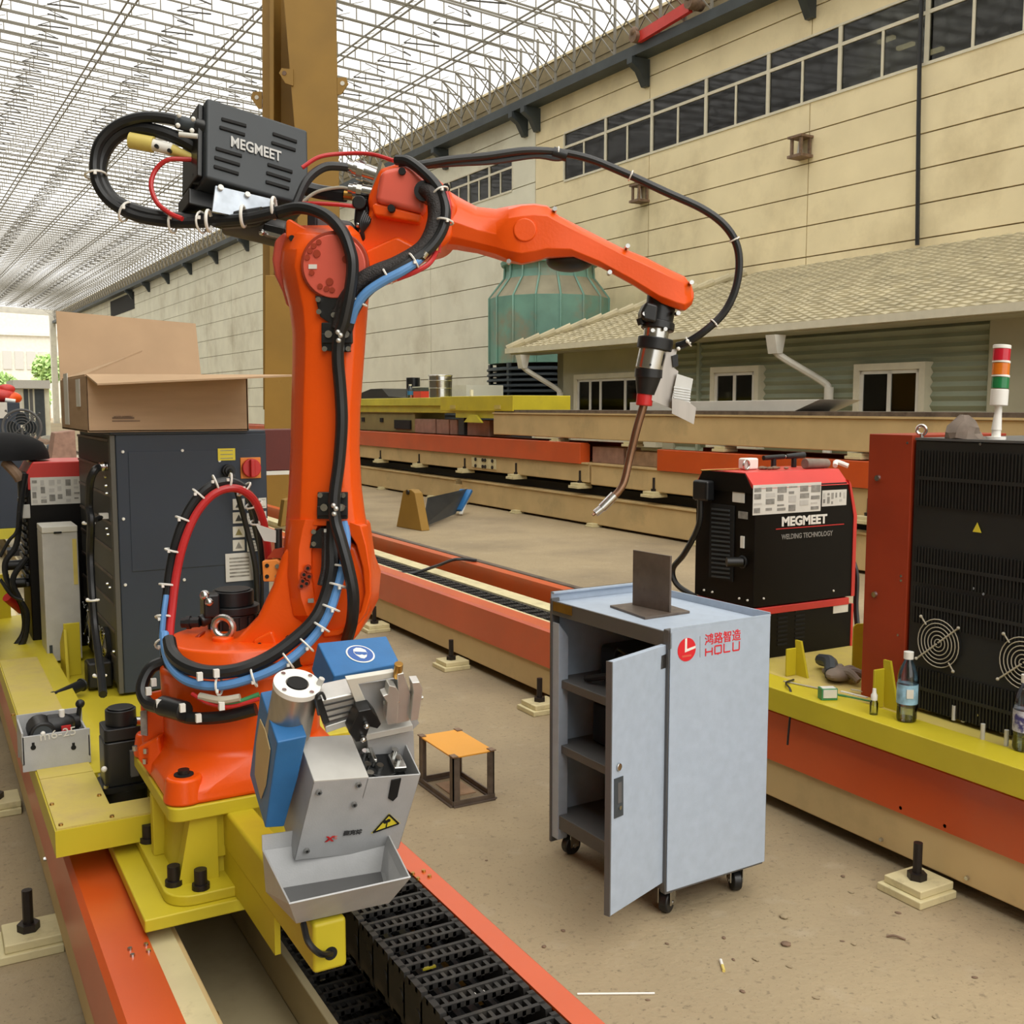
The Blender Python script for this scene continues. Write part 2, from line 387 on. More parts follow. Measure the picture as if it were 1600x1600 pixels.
# gutter, brackets, roof frames along the eave
gut = sempty('trim_1')
MB(BM).bx(14.55, 14.95, -12, 106, 9.13, 9.2).bx(14.55, 14.62, -12, 106, 9.2, 9.34).bx(14.9, 14.95, -12, 106, 9.2, 9.34).build('gutter_beam', 'dark_iron', gut)
for y in (9.5, 14.3, 19.1, 23.55, 24.15, 28.6, 33.3, 38, 43, 48, 53, 58, 63, 68, 73):
    MB(BM).prism([(14.5, 9.12), (15, 9.12), (15, 8.55), (14.9, 8.55), (14.72, 8.85), (14.5, 8.98)], -.09, .09,
                 Matrix(((1, 0, 0, 0), (0, 0, -1, y), (0, 1, 0, 0), (0, 0, 0, 1)))).build('bracket', 'dark_iron', gut)

# translucent roof sheet on closely set lattice frames
def sheet_mat():
    m = bpy.data.materials.new('roof_sheet'); m.use_nodes = True; nt = m.node_tree; N = nt.nodes; L = nt.links
    N.remove(N['Principled BSDF']); out = N['Material Output']
    t = N.new('ShaderNodeBsdfTransparent'); t.inputs[0].default_value = (.93, .92, .9, 1)
    d = N.new('ShaderNodeBsdfTranslucent'); d.inputs[0].default_value = (.9, .89, .86, 1)
    e = N.new('ShaderNodeBsdfDiffuse'); e.inputs[0].default_value = (.8, .79, .76, 1)
    tc = N.new('ShaderNodeTexCoord'); nz = N.new('ShaderNodeTexNoise'); nz.inputs['Scale'].default_value = .35; nz.inputs['Detail'].default_value = 6
    L.new(tc.outputs['Object'], nz.inputs['Vector'])
    mr = N.new('ShaderNodeMapRange'); mr.inputs[1].default_value = .35; mr.inputs[2].default_value = .7; mr.inputs[3].default_value = .3; mr.inputs[4].default_value = .5
    L.new(nz.outputs['Fac'], mr.inputs[0])
    a = N.new('ShaderNodeMixShader'); a.inputs[0].default_value = .45; L.new(d.outputs[0], a.inputs[1]); L.new(e.outputs[0], a.inputs[2])
    x = N.new('ShaderNodeMixShader'); L.new(mr.outputs[0], x.inputs[0]); L.new(t.outputs[0], x.inputs[1]); L.new(a.outputs[0], x.inputs[2])
    L.new(x.outputs[0], out.inputs[0]); MATS['roof_sheet'] = m
sheet_mat()
XL = -3.0
def rz_(x): return 10.22 + .06 * (14.6 - x) if x > -3 else 10.22 + .06 * 17.6 - .06 * (-3 - x)
def roofmesh(z):
    mb = MB(BM); xs = [XL, 3, 8, 12, 14.9]; vs = []; fs = []
    ys = [-6 + 4 * i for i in range(29)]
    for y in ys: vs += [(x, y, rz_(x) + z) for x in xs]
    n = len(xs)
    for j in range(len(ys) - 1):
        for i in range(n - 1): fs.append((j * n + i, j * n + i + 1, (j + 1) * n + i + 1, (j + 1) * n + i))
    return mb.add(vs, fs)
ceil = struct(roofmesh(.48), 'ceiling', 'roof_sheet', sm=0)
WM[ceil] = Matrix()
# one lattice frame: two chords, struts every half metre, post and braces at the eave
t = .028; fr = MB(BM)
xs = [XL + (14.5 - XL) * i / 36 for i in range(37)]
for a, b in zip(xs, xs[1:]):
    for dz in (0, .3): fr.bar((a, 0, rz_(a) + dz), (b, 0, rz_(b) + dz), t * 1.25)
for x in xs[::1]: fr.bar((x, 0, rz_(x)), (x, 0, rz_(x) + .3), t * .8)
for i in range(0, 36, 2): fr.bar((xs[i], 0, rz_(xs[i])), (xs[i + 1], .4, rz_(xs[i + 1]) + .3), t * .55)
fr.bar((14.62, 0, 9.3), (14.62, 0, rz_(14.62) + .4), t * 1.8)
fr.bar((14.62, 0, 9.62), (13.6, 0, rz_(13.6)), t).bar((14.62, 0, 9.95), (14.0, 0, rz_(14) + .3), t)
fr.bar((14.62, 0, 9.35), (14.55, .8, rz_(14.5)), t * .8).bar((14.55, 0, rz_(14.5)), (14.62, .8, 9.6), t * .8)
YS = [-5 + .8 * k for k in range(138)]
f0 = fr.build('lattice_frame', 'rod', ceil, sm=0)
f0.matrix_local = Matrix.Translation(BM @ Vector((0, YS[0], 0)))
for y in YS[1:]: inst(f0, ceil, Matrix.Translation(BM @ Vector((0, y, 0))))
# pipes along the hall and hanging zigzag bracing
for x in (13.2, 10.8, 8.2, 5.6, 3.0, .4, -2.4):
    for dx in (-.09, .09):
        MB(BM).bar((x + dx, -5, rz_(x) + .05), (x + dx, 105, rz_(x) + .05), .032).build('purlin_pipe', 'rod', ceil, sm=0)
for x in (12.0, 9.5, 6.9, 4.3, 1.7):
    mb = MB(BM)
    for k in range(0, 137):
        y = YS[k]; s_ = 1 if k % 2 else -1
        mb.bar((x - .28 * s_, y, rz_(x) - .1), (x + .28 * s_, y + .8, rz_(x) + .12), .03)
        mb.bar((x - .28 * s_, y, rz_(x) + .12), (x + .1 * s_, y + .4, rz_(x) + .4), .02)
    mb.build('zigzag_brace', 'rod_dark', ceil, sm=0)
# end frame of the hall and left side posts
mb = MB(BM).bar((15, 106, 10.1), (XL, 106, 10.6), .35, .5).bar((14.6, 106, 0), (14.6, 106, 10.1), .5)
mb.build('end_beam', 'white_paint', ceil)
struct(MB(BM).bx(XL - .4, XL, -6, 106, 0, 10), 'shade_wall_left', 'shade_wall')  # unseen wall, set close and dark to cut light on left-facing sides

# outside beyond the far end: pale building with a window band, hedge and trees
ob = thing('outside_building', 'white building with a window band beyond the open far end', 'building', BM @ Vector((2, 150, 0)), BA)
MB(BM).bx(-30, 22, 150, 170, 0, 13.5).build('facade', 'white_paint', ob)
MB(BM).bx(-30, 22.2, 149.6, 150, 10.6, 11).build('cornice', 'white_paint', ob)
for k in range(24): MB(BM).bx(-12 + k * 1.4, -11 + k * 1.4, 149.85, 150, 6.3, 8.6).build('window', 'grey_light', ob)
def shrub(name, label, c, r, n, seed):
    q = random.Random(seed); T = thing(name, label, 'tree', BM @ Vector((c[0], c[1], 0)))
    MB(BM).cyl((c[0], c[1], 0), (c[0], c[1], c[2]), .15, .08).build('trunk', 'wood', T)
    mb = MB(BM)
    for _ in range(n):
        u = Vector((q.gauss(0, 1), q.gauss(0, 1), q.gauss(0, .8))).normalized() * q.random() ** .4
        p = Vector(c) + Vector((u.x * r[0], u.y * r[1], u.z * r[2])); a = Vector((q.gauss(0, 1), q.gauss(0, 1), q.gauss(0, 1))).normalized() * .28
        b = a.orthogonal().normalized() * .22
        mb.add([p - a, p + b, p + a, p - b], [(0, 1, 2, 3)])
    mb.build('foliage', 'leaf', T, sm=0)
for i, (px, Yd, z, r, lab) in enumerate(((6, 112, 2.6, (1.5, 1.2, 2.2), 'pale green bush at the far end, leftmost'), (58, 113, 2.4, (1.2, 1.2, 1.9), 'pale green bush at the far end, above the grey cabin'), (76, 125, 5.6, (1.6, 1.5, 1.7), 'small bright tree at the far end, beside the end post'))):
    c = BMI @ aty(px, 620, Yd); shrub('bush', lab, (c.x, c.y, z), r, 900, 20 + i)
# ================================================================== lean-to in front of the big wall
pm('lean_wall', 'B5B198', .7, var=.05, scale=1.5)
pm('lean_slat', '9CA48E', .6, var=.05, scale=2)
pm('roof_tile', 'BAB092', .8, var=.12, scale=3, dirt='857C66', dscale=6, dlim=(.55, .8))
def BP(px, py, X):
    """point of the building frame where the sight line meets the plane X"""
    r = BMI @ ray(px, py); e = BMI @ EYE; return e + r * ((X - e.x) / r.x)
lw = struct(MB(BM).bx(11.6, 11.9, 13.95, 17.5, 0, 2.75).bx(11.66, 11.9, -6, 13.95, 0, 2.75).bx(11.55, 11.9, 5.2, 8.03, 0, 2.75).bx(11.6, 14.95, 17.3, 17.5, 0, 2.75), 'wall_leanto', 'lean_wall')
for k in range(22):
    z = .02 + k * .123
    for a, b in ((8.08, 13.3), (13.36, 13.93)):
        MB(BM).add([(11.66, a, z), (11.61, a, z + .06), (11.66, a, z + .118), (11.66, b, z), (11.61, b, z + .06), (11.66, b, z + .118)],
                   [(0, 1, 4, 3), (1, 2, 5, 4), (0, 2, 1), (3, 4, 5), (0, 3, 5, 2)]).build('siding_slat', 'lean_slat', lw, sm=0)
MB(BM).bx(11.58, 11.66, 7.98, 8.06, 0, 2.72).bx(11.58, 11.66, 13.3, 13.36, 0, 2.72).build('corner_trim', 'lean_slat', lw)
MB(BM).bx(11.0, 11.6, -6, 18.3, 2.58, 2.66).build('soffit', 'lean_wall', lw)
def lwin(n, y0, y1, z0, z1, cuts, lab, dark=0):
    W_ = struct(MB(BM).bx(11.5, 11.68, y0 - .09, y1 + .09, z1, z1 + .09).bx(11.5, 11.68, y0 - .09, y0, z0 - .09, z1).bx(11.5, 11.68, y1, y1 + .09, z0 - .09, z1).bx(11.46, 11.68, y0 - .12, y1 + .12, z0 - .1, z0), 'window_%d' % n, 'win_frame')
    ys = [y0] + cuts + [y1]
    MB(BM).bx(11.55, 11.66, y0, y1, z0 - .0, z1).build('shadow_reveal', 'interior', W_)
    for c in cuts + [y0 + .03, y1 - .03]: MB(BM).bx(11.52, 11.56, c - .03, c + .03, z0, z1).build('sash', 'white_paint', W_)
    MB(BM).bx(11.52, 11.56, y0, y1, z1 - .05, z1).bx(11.52, 11.56, y0, y1, z0, z0 + .05).build('sash_rail', 'white_paint', W_)
    for i, (a, b) in enumerate(zip(ys, ys[1:])): MB(BM).bx(11.535, 11.54, a, b, z0, z1).build('pane', 'win_glass', W_)
lwin(4, 14.35, 16.7, .95, 2.06, [16.28, 15.95, 15.2], '')
lwin(5, 11.95, 12.85, 1.0, 2.08, [12.4], '')
lwin(6, 8.98, 9.95, .95, 2.03, [9.46], '')
# tiled roof: wavy courses stepping down to the eave, hip on the far end
rf = sempty('roof_leanto')
nc = 30; slope = (4.16 - 2.67) / 4.0
for j in range(nc):
    xa = 11 - .05 + j * 4.05 / nc; xb = xa + 4.05 / nc + .03
    ymax = 18.3 - (xa - 11) * .7; n = 260; vs = []; fs = []
    y0 = -6
    for i in range(n + 1):
        y = y0 + (ymax - y0) * i / n; wv = .013 * math.sin(y * 2 * math.pi / .22)
        vs += [(xa, y, 2.67 + (xa - 11) * slope + wv + .03), (xa, y, 2.67 + (xa - 11) * slope + wv), (xb, y, 2.67 + (xb - 11) * slope + wv)]
    for i in range(n):
        a = i * 3; fs += [(a, a + 1, a + 4, a + 3), (a, a + 3, a + 5, a + 2)]
    MB(BM).add(vs, fs).build('tile_course', 'roof_tile', rf, sm=60)
mb = MB(BM); pa, pb = Vector((10.95, 18.35, 2.68)), Vector((14.75, 15.68, 4.1))
for k in range(15):
    a = pa.lerp(pb, k / 15); b = pa.lerp(pb, (k + 1) / 15 + .01); mb.cyl(a + Vector((0, 0, .02)), b + Vector((0, 0, .05)), .07, .09, 10)
mb.build('hip_tiles', 'roof_tile', rf)
MB(BM).add([(11, 18.3, 2.64), (15, 15.5, 4.15), (15, 18.3, 2.64)], [(0, 1, 2)]).add([(10.95, -6, 2.6), (15, -6, 4.1), (15, 15.5, 4.1), (10.95, 18.3, 2.6)], [(0, 1, 2, 3)]).build('roof_deck', 'roof_tile', rf, sm=0)
MB(BM).bx(10.9, 11.0, -6, 18.35, 2.6, 2.7).build('eave_gutter', 'win_frame', rf)
def spout(y, lab):
    T = thing('downspout', lab, 'downspout', BM @ Vector((11.2, y, 0)), BA, 'white rain downspouts of the low building')
    MB(BM).prism([(-.11, 0), (.11, 0), (.05, -.26), (-.05, -.26)], -.09, .09, Matrix.Translation((10.95, y, 2.55)) @ Matrix.Rotation(R(90), 4, 'X')).build('hopper', 'white_paint', T)
    MB(BM).tube([(10.95, y, 2.32), (11.05, y - .08, 2.22), (11.45, y - .42, 1.9), (11.5, y - .5, 1.8)], .05, 8).build('offset_pipe', 'white_paint', T)
    MB(BM).cyl((11.5, y - .5, 1.82), (11.5, y - .5, .02), .065).build('pipe', 'white_paint', T)
spout(17.75, 'white downspout hopper at the left end of the tiled low roof')
spout(BP(1212, 525, 10.95).y, 'white downspout hopper between the two right windows of the low building')
# dark pipe down the big wall and the two rusty lantern brackets
single(MB(BM).tube([(14.9, 11.85, 9.0), (14.9, 11.85, 7), (14.92, 11.78, 4.2)], .035, 8, 3), 'wall_pipe', 'black_plastic', 'thin black pipe running down the big beige wall', 'pipe')
for (y, z, lab) in ((14.36, 6.31, 'rusty lantern bracket on the wall, right of the torch cable'), (19.13, 6.28, 'rusty lantern bracket on the wall, behind the torch cable')):
    T = thing('wall_lantern', lab, 'lantern', BM @ Vector((14.8, y, z - .35)), BA, 'rusty lantern brackets on the big wall')
    for za, zb in ((.13, .17), (-.22, -.17)): MB(BM).bx(14.68, 15, y - .17, y + .17, z + za, z + zb).build('plate', 'rust', T)
    for a in (-.11, .11):
        for xx in (14.72, 14.94): MB(BM).bx(xx, xx + .045, y + a - .025, y + a + .025, z - .17, z + .13).build('post', 'rust', T)
    MB(BM).cyl((14.84, y, z - .16), (14.84, y, z + .08), .06, .035).build('lamp_body', 'grey_light', T)
# red trolley on the gutter beam
T = thing('red_trolley', 'red trolley with two dark rollers on the gutter beam', 'trolley', BM @ Vector((14.5, 17.9, 9.34)), BA)
MB(BM).bar((14.5, 18.75, 9.42), (14.5, 17.1, 9.55), .1, .22).build('frame', 'red_paint', T)
for y, z in ((18.8, 9.44), (17.0, 9.58)): MB(BM).cyl((14.35, y, z), (14.7, y, z), .13).sph((14.4, y, z + .1), .1).build('roller', 'rust', T)

# ================================================================== green cooling tower
pm('tower_green', '6A9386', .55, var=.12, scale=1.5, dirt='8A8470', dscale=1.2, dlim=(.5, .7))
pm('tower_dirt', '8A846E', .7, var=.12, scale=2)
cx, cy = 13.25, 20.35; ct = thing('cooling_tower', 'bulging green fibreglass cooling tower beside the tiled roof', 'cooling tower', BM @ Vector((cx, cy, 0)), BA)
CM = BM @ Matrix.Translation((cx, cy, 0))
def seg12(z0r): return z0r
MB(CM).lathe([(1.36, 2.5), (1.36, 3.95)], 16).build('lower_shell', 'tower_green', ct, sm=20)
MB(CM).lathe([(1.36, 3.95), (1.2, 4.15), (1.02, 4.38)], 16).build('shoulder', 'tower_dirt', ct, sm=20)
MB(CM).lathe([(1.02, 4.38), (.98, 4.55), (1.0, 4.68)], 16).build('neck', 'tower_green', ct, sm=20)
MB(CM).lathe([(.95, 4.66), (1.08, 4.68), (1.1, 4.76), (.95, 4.8)], 24).build('rim', 'tower_green', ct)
for k in range(16):
    a = 2 * math.pi * k / 16; ca, sa = math.cos(a), math.sin(a)
    MB(CM).tube([(1.37 * ca, 1.37 * sa, 2.5), (1.37 * ca, 1.37 * sa, 3.95), (1.21 * ca, 1.21 * sa, 4.16), (1.03 * ca, 1.03 * sa, 4.39), (1.01 * ca, 1.01 * sa, 4.68)], .025, 5, 1).build('flange_seam', 'tower_green', ct)
MB(CM).cyl((0, 0, 4.7), (0, 0, 5.05), .18).bx(-.9, .9, -.05, .05, 4.72, 4.8).build('fan_motor', 'black_metal', ct)
for k in range(7): MB(CM).lathe([(1.30, 1.66 + k * .12), (1.42, 1.62 + k * .12), (1.42, 1.66 + k * .12), (1.30, 1.70 + k * .12)], 20).build('louvre', 'dark_slate', ct)
MB(CM).lathe([(1.2, 1.5), (1.2, 2.5)], 20).build('inner_drum', 'vent_dark', ct)
MB(CM).lathe([(.3, .95), (1.3, 1.3), (1.4, 1.5), (1.2, 1.55)], 20).build('basin', 'dark_slate', ct)
for k in range(6):
    a = 2 * math.pi * k / 6 + .3; MB(CM).bar((1.3 * math.cos(a), 1.3 * math.sin(a), 0), (1.36 * math.cos(a), 1.36 * math.sin(a), 2.5), .08).build('leg', 'dark_iron', ct)
# low dark sheds and machinery at its foot
T = thing('dark_shed', 'low dark slatted shed at the foot of the cooling tower', 'shed', BM @ Vector((11.4, 20.5, 0)), BA)
MB(BM).bx(10.6, 11.7, 18.6, 22.8, 0, 1.62).build('body', 'dark_slate', T)
for k in range(7): MB(BM).bx(10.57, 10.6, 18.6, 22.8, .1 + k * .21, .25 + k * .21).build('slat', 'dark_slate', T)
MB(BM).bx(10.7, 11.6, 19.6, 22.2, 1.62, 2.0).build('white_cabinet', 'panel_pale', T)
T = thing('black_pump', 'black pump unit with a round stack on the dark shed', 'pump', BM @ Vector((11.4, 24.2, 1.62)), BA)
MB(BM).prism([(23, 1.62), (27.5, 1.62), (27.2, 1.75), (25.5, 2.0), (24.8, 2.0), (24.4, 1.8), (23, 1.75)], 11.1, 11.9, Matrix(((0, 0, 1, 0), (1, 0, 0, 0), (0, 1, 0, 0), (0, 0, 0, 1)))).build('housing', 'black_metal', T)
MB(BM).cyl((11.4, 23.6, 1.7), (11.4, 23.6, 2.25), .17).build('stack', 'black_metal', T)
MB(BM).bx(11.1, 11.9, 24, 27.5, 0, 1.62).build('plinth', 'dark_slate', T)

# ================================================================== stacked track beams in front of the lean-to
def pad(par, x, y, z, s=.85, bolt=True, side=-1, src={}):
    """levelling foot: two stacked plates with a tall bolt"""
    mb = MB(); mb.bx(x - .1 * s, x + .1 * s, y - .1 * s, y + .1 * s, z, z + .03 * s)
    mb.prism([(-.08 * s, -.085 * s), (.1 * s, -.085 * s), (.1 * s, .085 * s), (-.08 * s, .085 * s)], z + .03 * s, z + .06 * s, Matrix.Translation((x, y, 0)))
    f = mb.build('foot_plate', 'beige_pad', par, bev=.004)
    if bolt: MB().cyl((x, y, z + .06 * s), (x, y, z + .085 * s), .036 * s, n=6).cyl((x, y, z + .085 * s), (x, y, z + .2 * s), .017 * s, n=10).build('foot_bolt', 'bolt_black', f)
    return f
SX0, SX1 = 7.6, 8.4
def beam(name, lab, y0, y1, z0, z1, x0=SX0, x1=SX1, mat='beige', feet=(), group=None):
    T = thing(name, lab, 'beam', ((x0 + x1) / 2, (y0 + y1) / 2, z0), 0, group)
    MB().bx(x0, x1, y0, y1, z0, z1).build('box_section', mat, T, bev=.012)
    MB().bx(x0 - .02, x1 + .02, y0, y1, z1, z1 + .02).build('top_flange', mat, T)
    return T
T = beam('track_beam', 'lowest beige beam on the floor, behind the yellow prop', 15.35, 38, .03, .36)
for y in (16.2, 18.4, 21, 24, 28, 33): pad(T, SX0 - .02, y, -.0, .8, False)
T = beam('track_beam', 'lowest beige beam on the floor, right of the yellow prop', 3.0, 15.12, .03, .37)
for y in (5, 7.3, 9.2, 11.3, 13.3): pad(T, SX0 - .02, y, -.0, .8, False)
MB().bx(7.55, 7.6, 15.1, 15.3, .1, .3).bx(7.55, 7.62, 14.9, 15.1, .02, .26).build('end_bracket', 'beige', T)
T = thing('gap_shade', 'shade-black packing between the stacked beige beams', 'timber', (8, 15, .39))
MB().bx(7.75, 8.3, 3, 38, .392, .50).build('gapfill', 'vent_dark', T)  # black strip standing in for the shade of the gap between beams
T = beam('track_beam', 'beige middle beam with an orange cover rail, left half of the stack', 11.45, 38, .56, .8)
MB().bx(7.56, 7.72, 11.6, 38, .8, 1.06).bx(7.56, 7.7, 11.6, 38, 1.06, 1.075).build('orange_rail', 'orange_cover', T, bev=.008)
MB().bx(8.25, 8.4, 11.6, 38, .8, 1.06).build('orange_rail', 'orange_dark', T)
for y in (13.35, 15.0, 16.75, 18.5, 21, 24): pad(T, 7.6, y, .5, 1.15)
MB().bx(7.585, 7.6, 13.95, 14.75, .6, .76).build('joint_plate', 'beige_pad', T, bev=.01)
for y in (14.05, 14.28, 14.36, 14.6):
    for z in (.63, .73): MB().cyl((7.57, y, z), (7.59, y, z), .03, n=6).build('bolt', 'bolt_black', T)
T = beam('track_beam', 'beige middle beam with an orange cover rail, right half of the stack', 3.0, 11.4, .54, .8)
MB().bx(7.56, 7.72, 3.0, 9.95, .8, 1.05).build('orange_rail', 'orange_cover', T, bev=.008)
MB().bx(8.25, 8.4, 3, 9.95, .8, 1.06).build('orange_rail', 'orange_dark', T)
for y in (10.05, 11.65, 8.4, 6.8): pad(T, 7.6, y, .48, 1.15)
T = beam('track_beam', 'topmost long beige beam in front of the low building', 2.5, 14.05, 1.13, 1.44)
for y in (5.3, 7.0, 8.9, 10.6, 12.3): pad(T, 7.68, y, 1.06, 1.0, False)
MB().bx(7.62, 8.38, 2.5, 14.05, 1.46, 1.5).build('rail_strip', 'raw_steel', T)
i = 0
for (y0, y1, z0, z1, mt, nm, lab) in ((9.98, 10.8, .82, 1.0, 'wood', 'timber_block', 'pale timber block in the gap of the orange rails, right one'), (10.85, 11.55, .82, 1.03, 'brick_wood', 'timber_block', 'brownish timber block in the gap of the orange rails, left one')):
    single(MB().bx(7.72, 8.0, y0, y1, z0, z1), nm, mt, lab, 'timber', 'timber blocks between the beams', bev=.01)
for k, (a, b) in enumerate(((560 + 88, 560 + 120), (560 + 122, 560 + 141), (560 + 143, 560 + 154), (560 + 170, 560 + 204))):
    ya, yb = atx(a, 665, 7.8).y, atx(b, 665, 7.8).y
    single(MB().bx(7.8, 8.2, yb, ya, 1.08, 1.33), 'timber_block', 'brick_wood', 'reddish timber block on the middle beam under the yellow frame, %s from the left' % ('first', 'second', 'third', 'last')[k], 'timber', 'timber blocks under the yellow frame', bev=.012)
single(MB().bx(7.8, 8.1, atx(725, 665, 7.8).y, atx(716, 665, 7.8).y, 1.08, 1.38), 'slate_block', 'dark_slate', 'dark slate block among the reddish timber blocks', 'block', bev=.01)
T = beam('olive_beam', 'olive beam with a dark slot left of the reddish timber blocks', atx(648, 660, 7.8).y, 24, 1.08, 1.42, 7.8, 8.4, 'olive')
ys_ = atx(618, 660, 7.8).y, atx(643, 660, 7.8).y
MB().bx(7.77, 7.8, ys_[1], ys_[0], 1.14, 1.3).build('slot', 'vent_dark', T)
for px in (568, 597): y = atx(px, 655, 7.8).y; MB().bx(7.78, 7.8, y - .07, y + .07, 1.25, 1.33).build('hole', 'vent_dark', T)
# far yellow carriage frames on top of the stack
T = thing('carriage_section', 'dull yellow carriage frame lying on the beam stack, nearest the robot arm', 'carriage', (8, 18, 1.46))
ya = atx(690, 630, 7.7).y
MB().bx(7.7, 8.9, ya, 24, 1.56, 1.7).bx(7.75, 8.8, ya - .5, 22, 1.44, 1.56).build('deck', 'yellow_far', T, bev=.01)
T = thing('carriage_section', 'bright yellow carriage box with two square slots above the timber blocks', 'carriage', (8, 14.7, 1.46))
y0, y1 = atx(801, 630, 7.6).y, atx(688, 630, 7.6).y
MB().bx(7.6, 8.6, y0, y1, 1.48, 1.71).build('box', 'yellow', T, bev=.01)
for px in (708, 778): y = atx(px, 635, 7.6).y; MB().bx(7.585, 7.6, y - .09, y + .09, 1.51, 1.57).build('slot', 'yellow_dusty', T)
MB().bx(7.65, 8.4, 14.1, atx(712, 650, 7.65).y, 1.37, 1.48).build('foot_beam', 'yellow_far', T)
MB().prism([(-.3, 0), (.3, 0), (.1, .12), (-.1, .12)], -.02, .02, Matrix.Translation((7.62, atx(740, 658, 7.62).y, 1.3)) @ Matrix.Rotation(R(90), 4, 'Z') @ Matrix.Rotation(R(90), 4, 'X')).build('gusset', 'yellow_far', T)
# paint bucket, bottle, red box on the far frame
y = atx(688, 600, 8.0).y; B_ = thing('paint_bucket', 'dented shiny tin paint bucket standing on the far yellow frame', 'bucket', (8.0, y, 1.7))
KM = Matrix.Translation((8.0, y, 1.7))
MB(KM).lathe([(.0, 0), (.2, 0), (.2, .16), (.208, .165), (.2, .17), (.205, .29), (.213, .295), (.205, .3), (.205, .36), (.2, .38)], 24).build('body', 'steel', B_)
MB(KM).torus((0, 0, .38), (0, 0, 1), .205, .012).lathe([(0, .365), (.2, .375)], 24).build('rim', 'steel', B_)
text('CAISHI', .085, Matrix.Translation((8.0, y, 1.7)) @ frame((-.18, .1, .05), RT, (RT.cross(Vector((0, 0, 1)))).normalized()) , 'print_dark', B_, off=.002)
y = atx(641, 610, 8.0).y; B_ = thing('clear_bottle', 'small clear bottle with blue label beside the paint bucket', 'bottle', (8, y, 1.7))
MB(Matrix.Translation((8, y, 1.7))).lathe([(0, 0), (.055, 0), (.055, .16), (.03, .21), (.025, .23), (0, .23)], 12).build('body', 'pet', B_)
MB(Matrix.Translation((8, y, 1.7))).lathe([(.056, .06), (.056, .13)], 12).build('label_wrap', 'blue_paint', B_)
MB(Matrix.Translation((8, y, 1.93))).cyl((0, 0, 0), (0, 0, .025), .026).build('cap', 'white_plastic', B_)
y = atx(656, 605, 8.3).y; T = thing('tool_crate', 'red and dark crate left of the paint bucket', 'crate', (8.3, y, 1.7))
MB().bx(8.2, 8.5, y - .26, y + .22, 1.7, 1.83).build('tub', 'red_paint', T); MB().bx(8.2, 8.5, y - .26, y + .3, 1.83, 1.9).build('lid', 'dark_slate', T)
single(MB().cyl((8.2, atx(737, 615, 8.2).y, 1.71), (8.2, atx(737, 615, 8.2).y, 1.83), .03), 'white_tube', 'white_plastic', 'short white tube standing on the bright yellow box', 'tube')
# thin white sheet lying on the top beam
p0, p1 = atx(1060, 630, 8.2).y, atx(1275, 630, 8.2).y
single(MB().prism([(p1, 1.5), (p0 + .6, 1.5), (p0 + .6, 1.6), (p1 - .35, 1.62)], 7.9, 8.5, Matrix(((0, 0, 1, 0), (1, 0, 0, 0), (0, 1, 0, 0), (0, 0, 0, 1)))), 'white_sheet', 'white_paint', 'long white metal sheet lying on the topmost beam', 'sheet', bev=.004)

# ================================================================== yellow prop, blue plate, crane rail, gantry leg
T = thing('yellow_prop', 'small amber tapered prop standing before the lowest beam', 'prop', (5.45, 12.3, 0))
p, q = atz(619, 823, 0), atz(659, 830, 0); wv = (q - p).length
Mp = frame(p, (q - p).normalized(), (Vector((0, 0, 1)).cross(q - p)).normalized() * -1)
hh = (atd(640, 762, (p - EYE).dot(FW)).z)
Mz = Matrix.Translation(p) @ Matrix.Rotation(math.atan2((q - p).y, (q - p).x), 4, 'Z') @ Matrix.Rotation(R(90), 4, 'X')
MB(Mz).prism([(0, 0), (wv, 0), (wv * .74, hh * .93), (wv * .6, hh), (wv * .42, hh), (wv * .28, hh * .93)], -.12, 0).build('plate', 'amber', T, bev=.01)
MB(Mz).cyl((wv * .5, hh * .93, -.03), (wv * .5, hh * .93, .02), .03).build('pin', 'black_metal', T)
T = thing('blue_trough', 'blue grey sheet trough on the floor behind the amber prop', 'trough', (6, 12.6, 0))
a, b, c_, d_ = atz(660, 829, 0), atz(712, 805, 0), atz(706, 778, .0), atz(650, 775, .0)
a1, b1 = Vector(a) + Vector((0, 0, .04)), Vector(b) + Vector((0, 0, .02))
h1 = Vector((b.x + .25, b.y + .15, .34)); h0 = Vector((a.x + .42, a.y + .75, .32))
MB().loft([[a1, b1, b1 + Vector((0, 0, .02)), a1 + Vector((0, 0, .02))], [h0, h1, h1 + Vector((.02, 0, .02)), h0 + Vector((0, 0, .02))]]).build('back_sheet', 'dark_slate', T)
MB().bar(b1 + Vector((0, 0, .05)), h1, .2, .04).build('blue_end', 'blue_paint', T)
MB().bar(b1 + Vector((.03, -.1, .0)), h1 + Vector((.06, 0, 0)), .05, .02).build('white_edge', 'white_paint', T)
T = thing('crane_rail', 'dark steel crane rail set in the floor behind the middle track', 'rail', (4.62, 14, 0))
MB().bx(4.52, 4.72, -4, 56, 0, .015).build('rail_foot', 'rust', T)
MB().bx(4.59, 4.65, -4, 56, .015, .09).build('rail_head', 'raw_steel', T)
pm('strip_pale', 'B5AB97', .8, var=.06, scale=3)
o = MB().bx(3.75, 4.5, -4, 100, 0, .004).build('trim_2', 'strip_pale'); o['kind'] = 'structure'
T = thing('gantry_leg', 'tall yellow steel gantry leg behind the robot with eared lugs', 'gantry leg', (4.9, 14.2, 0))
D_ = 14.2
def gp(px, py, d=D_): return atd(px, py, d)
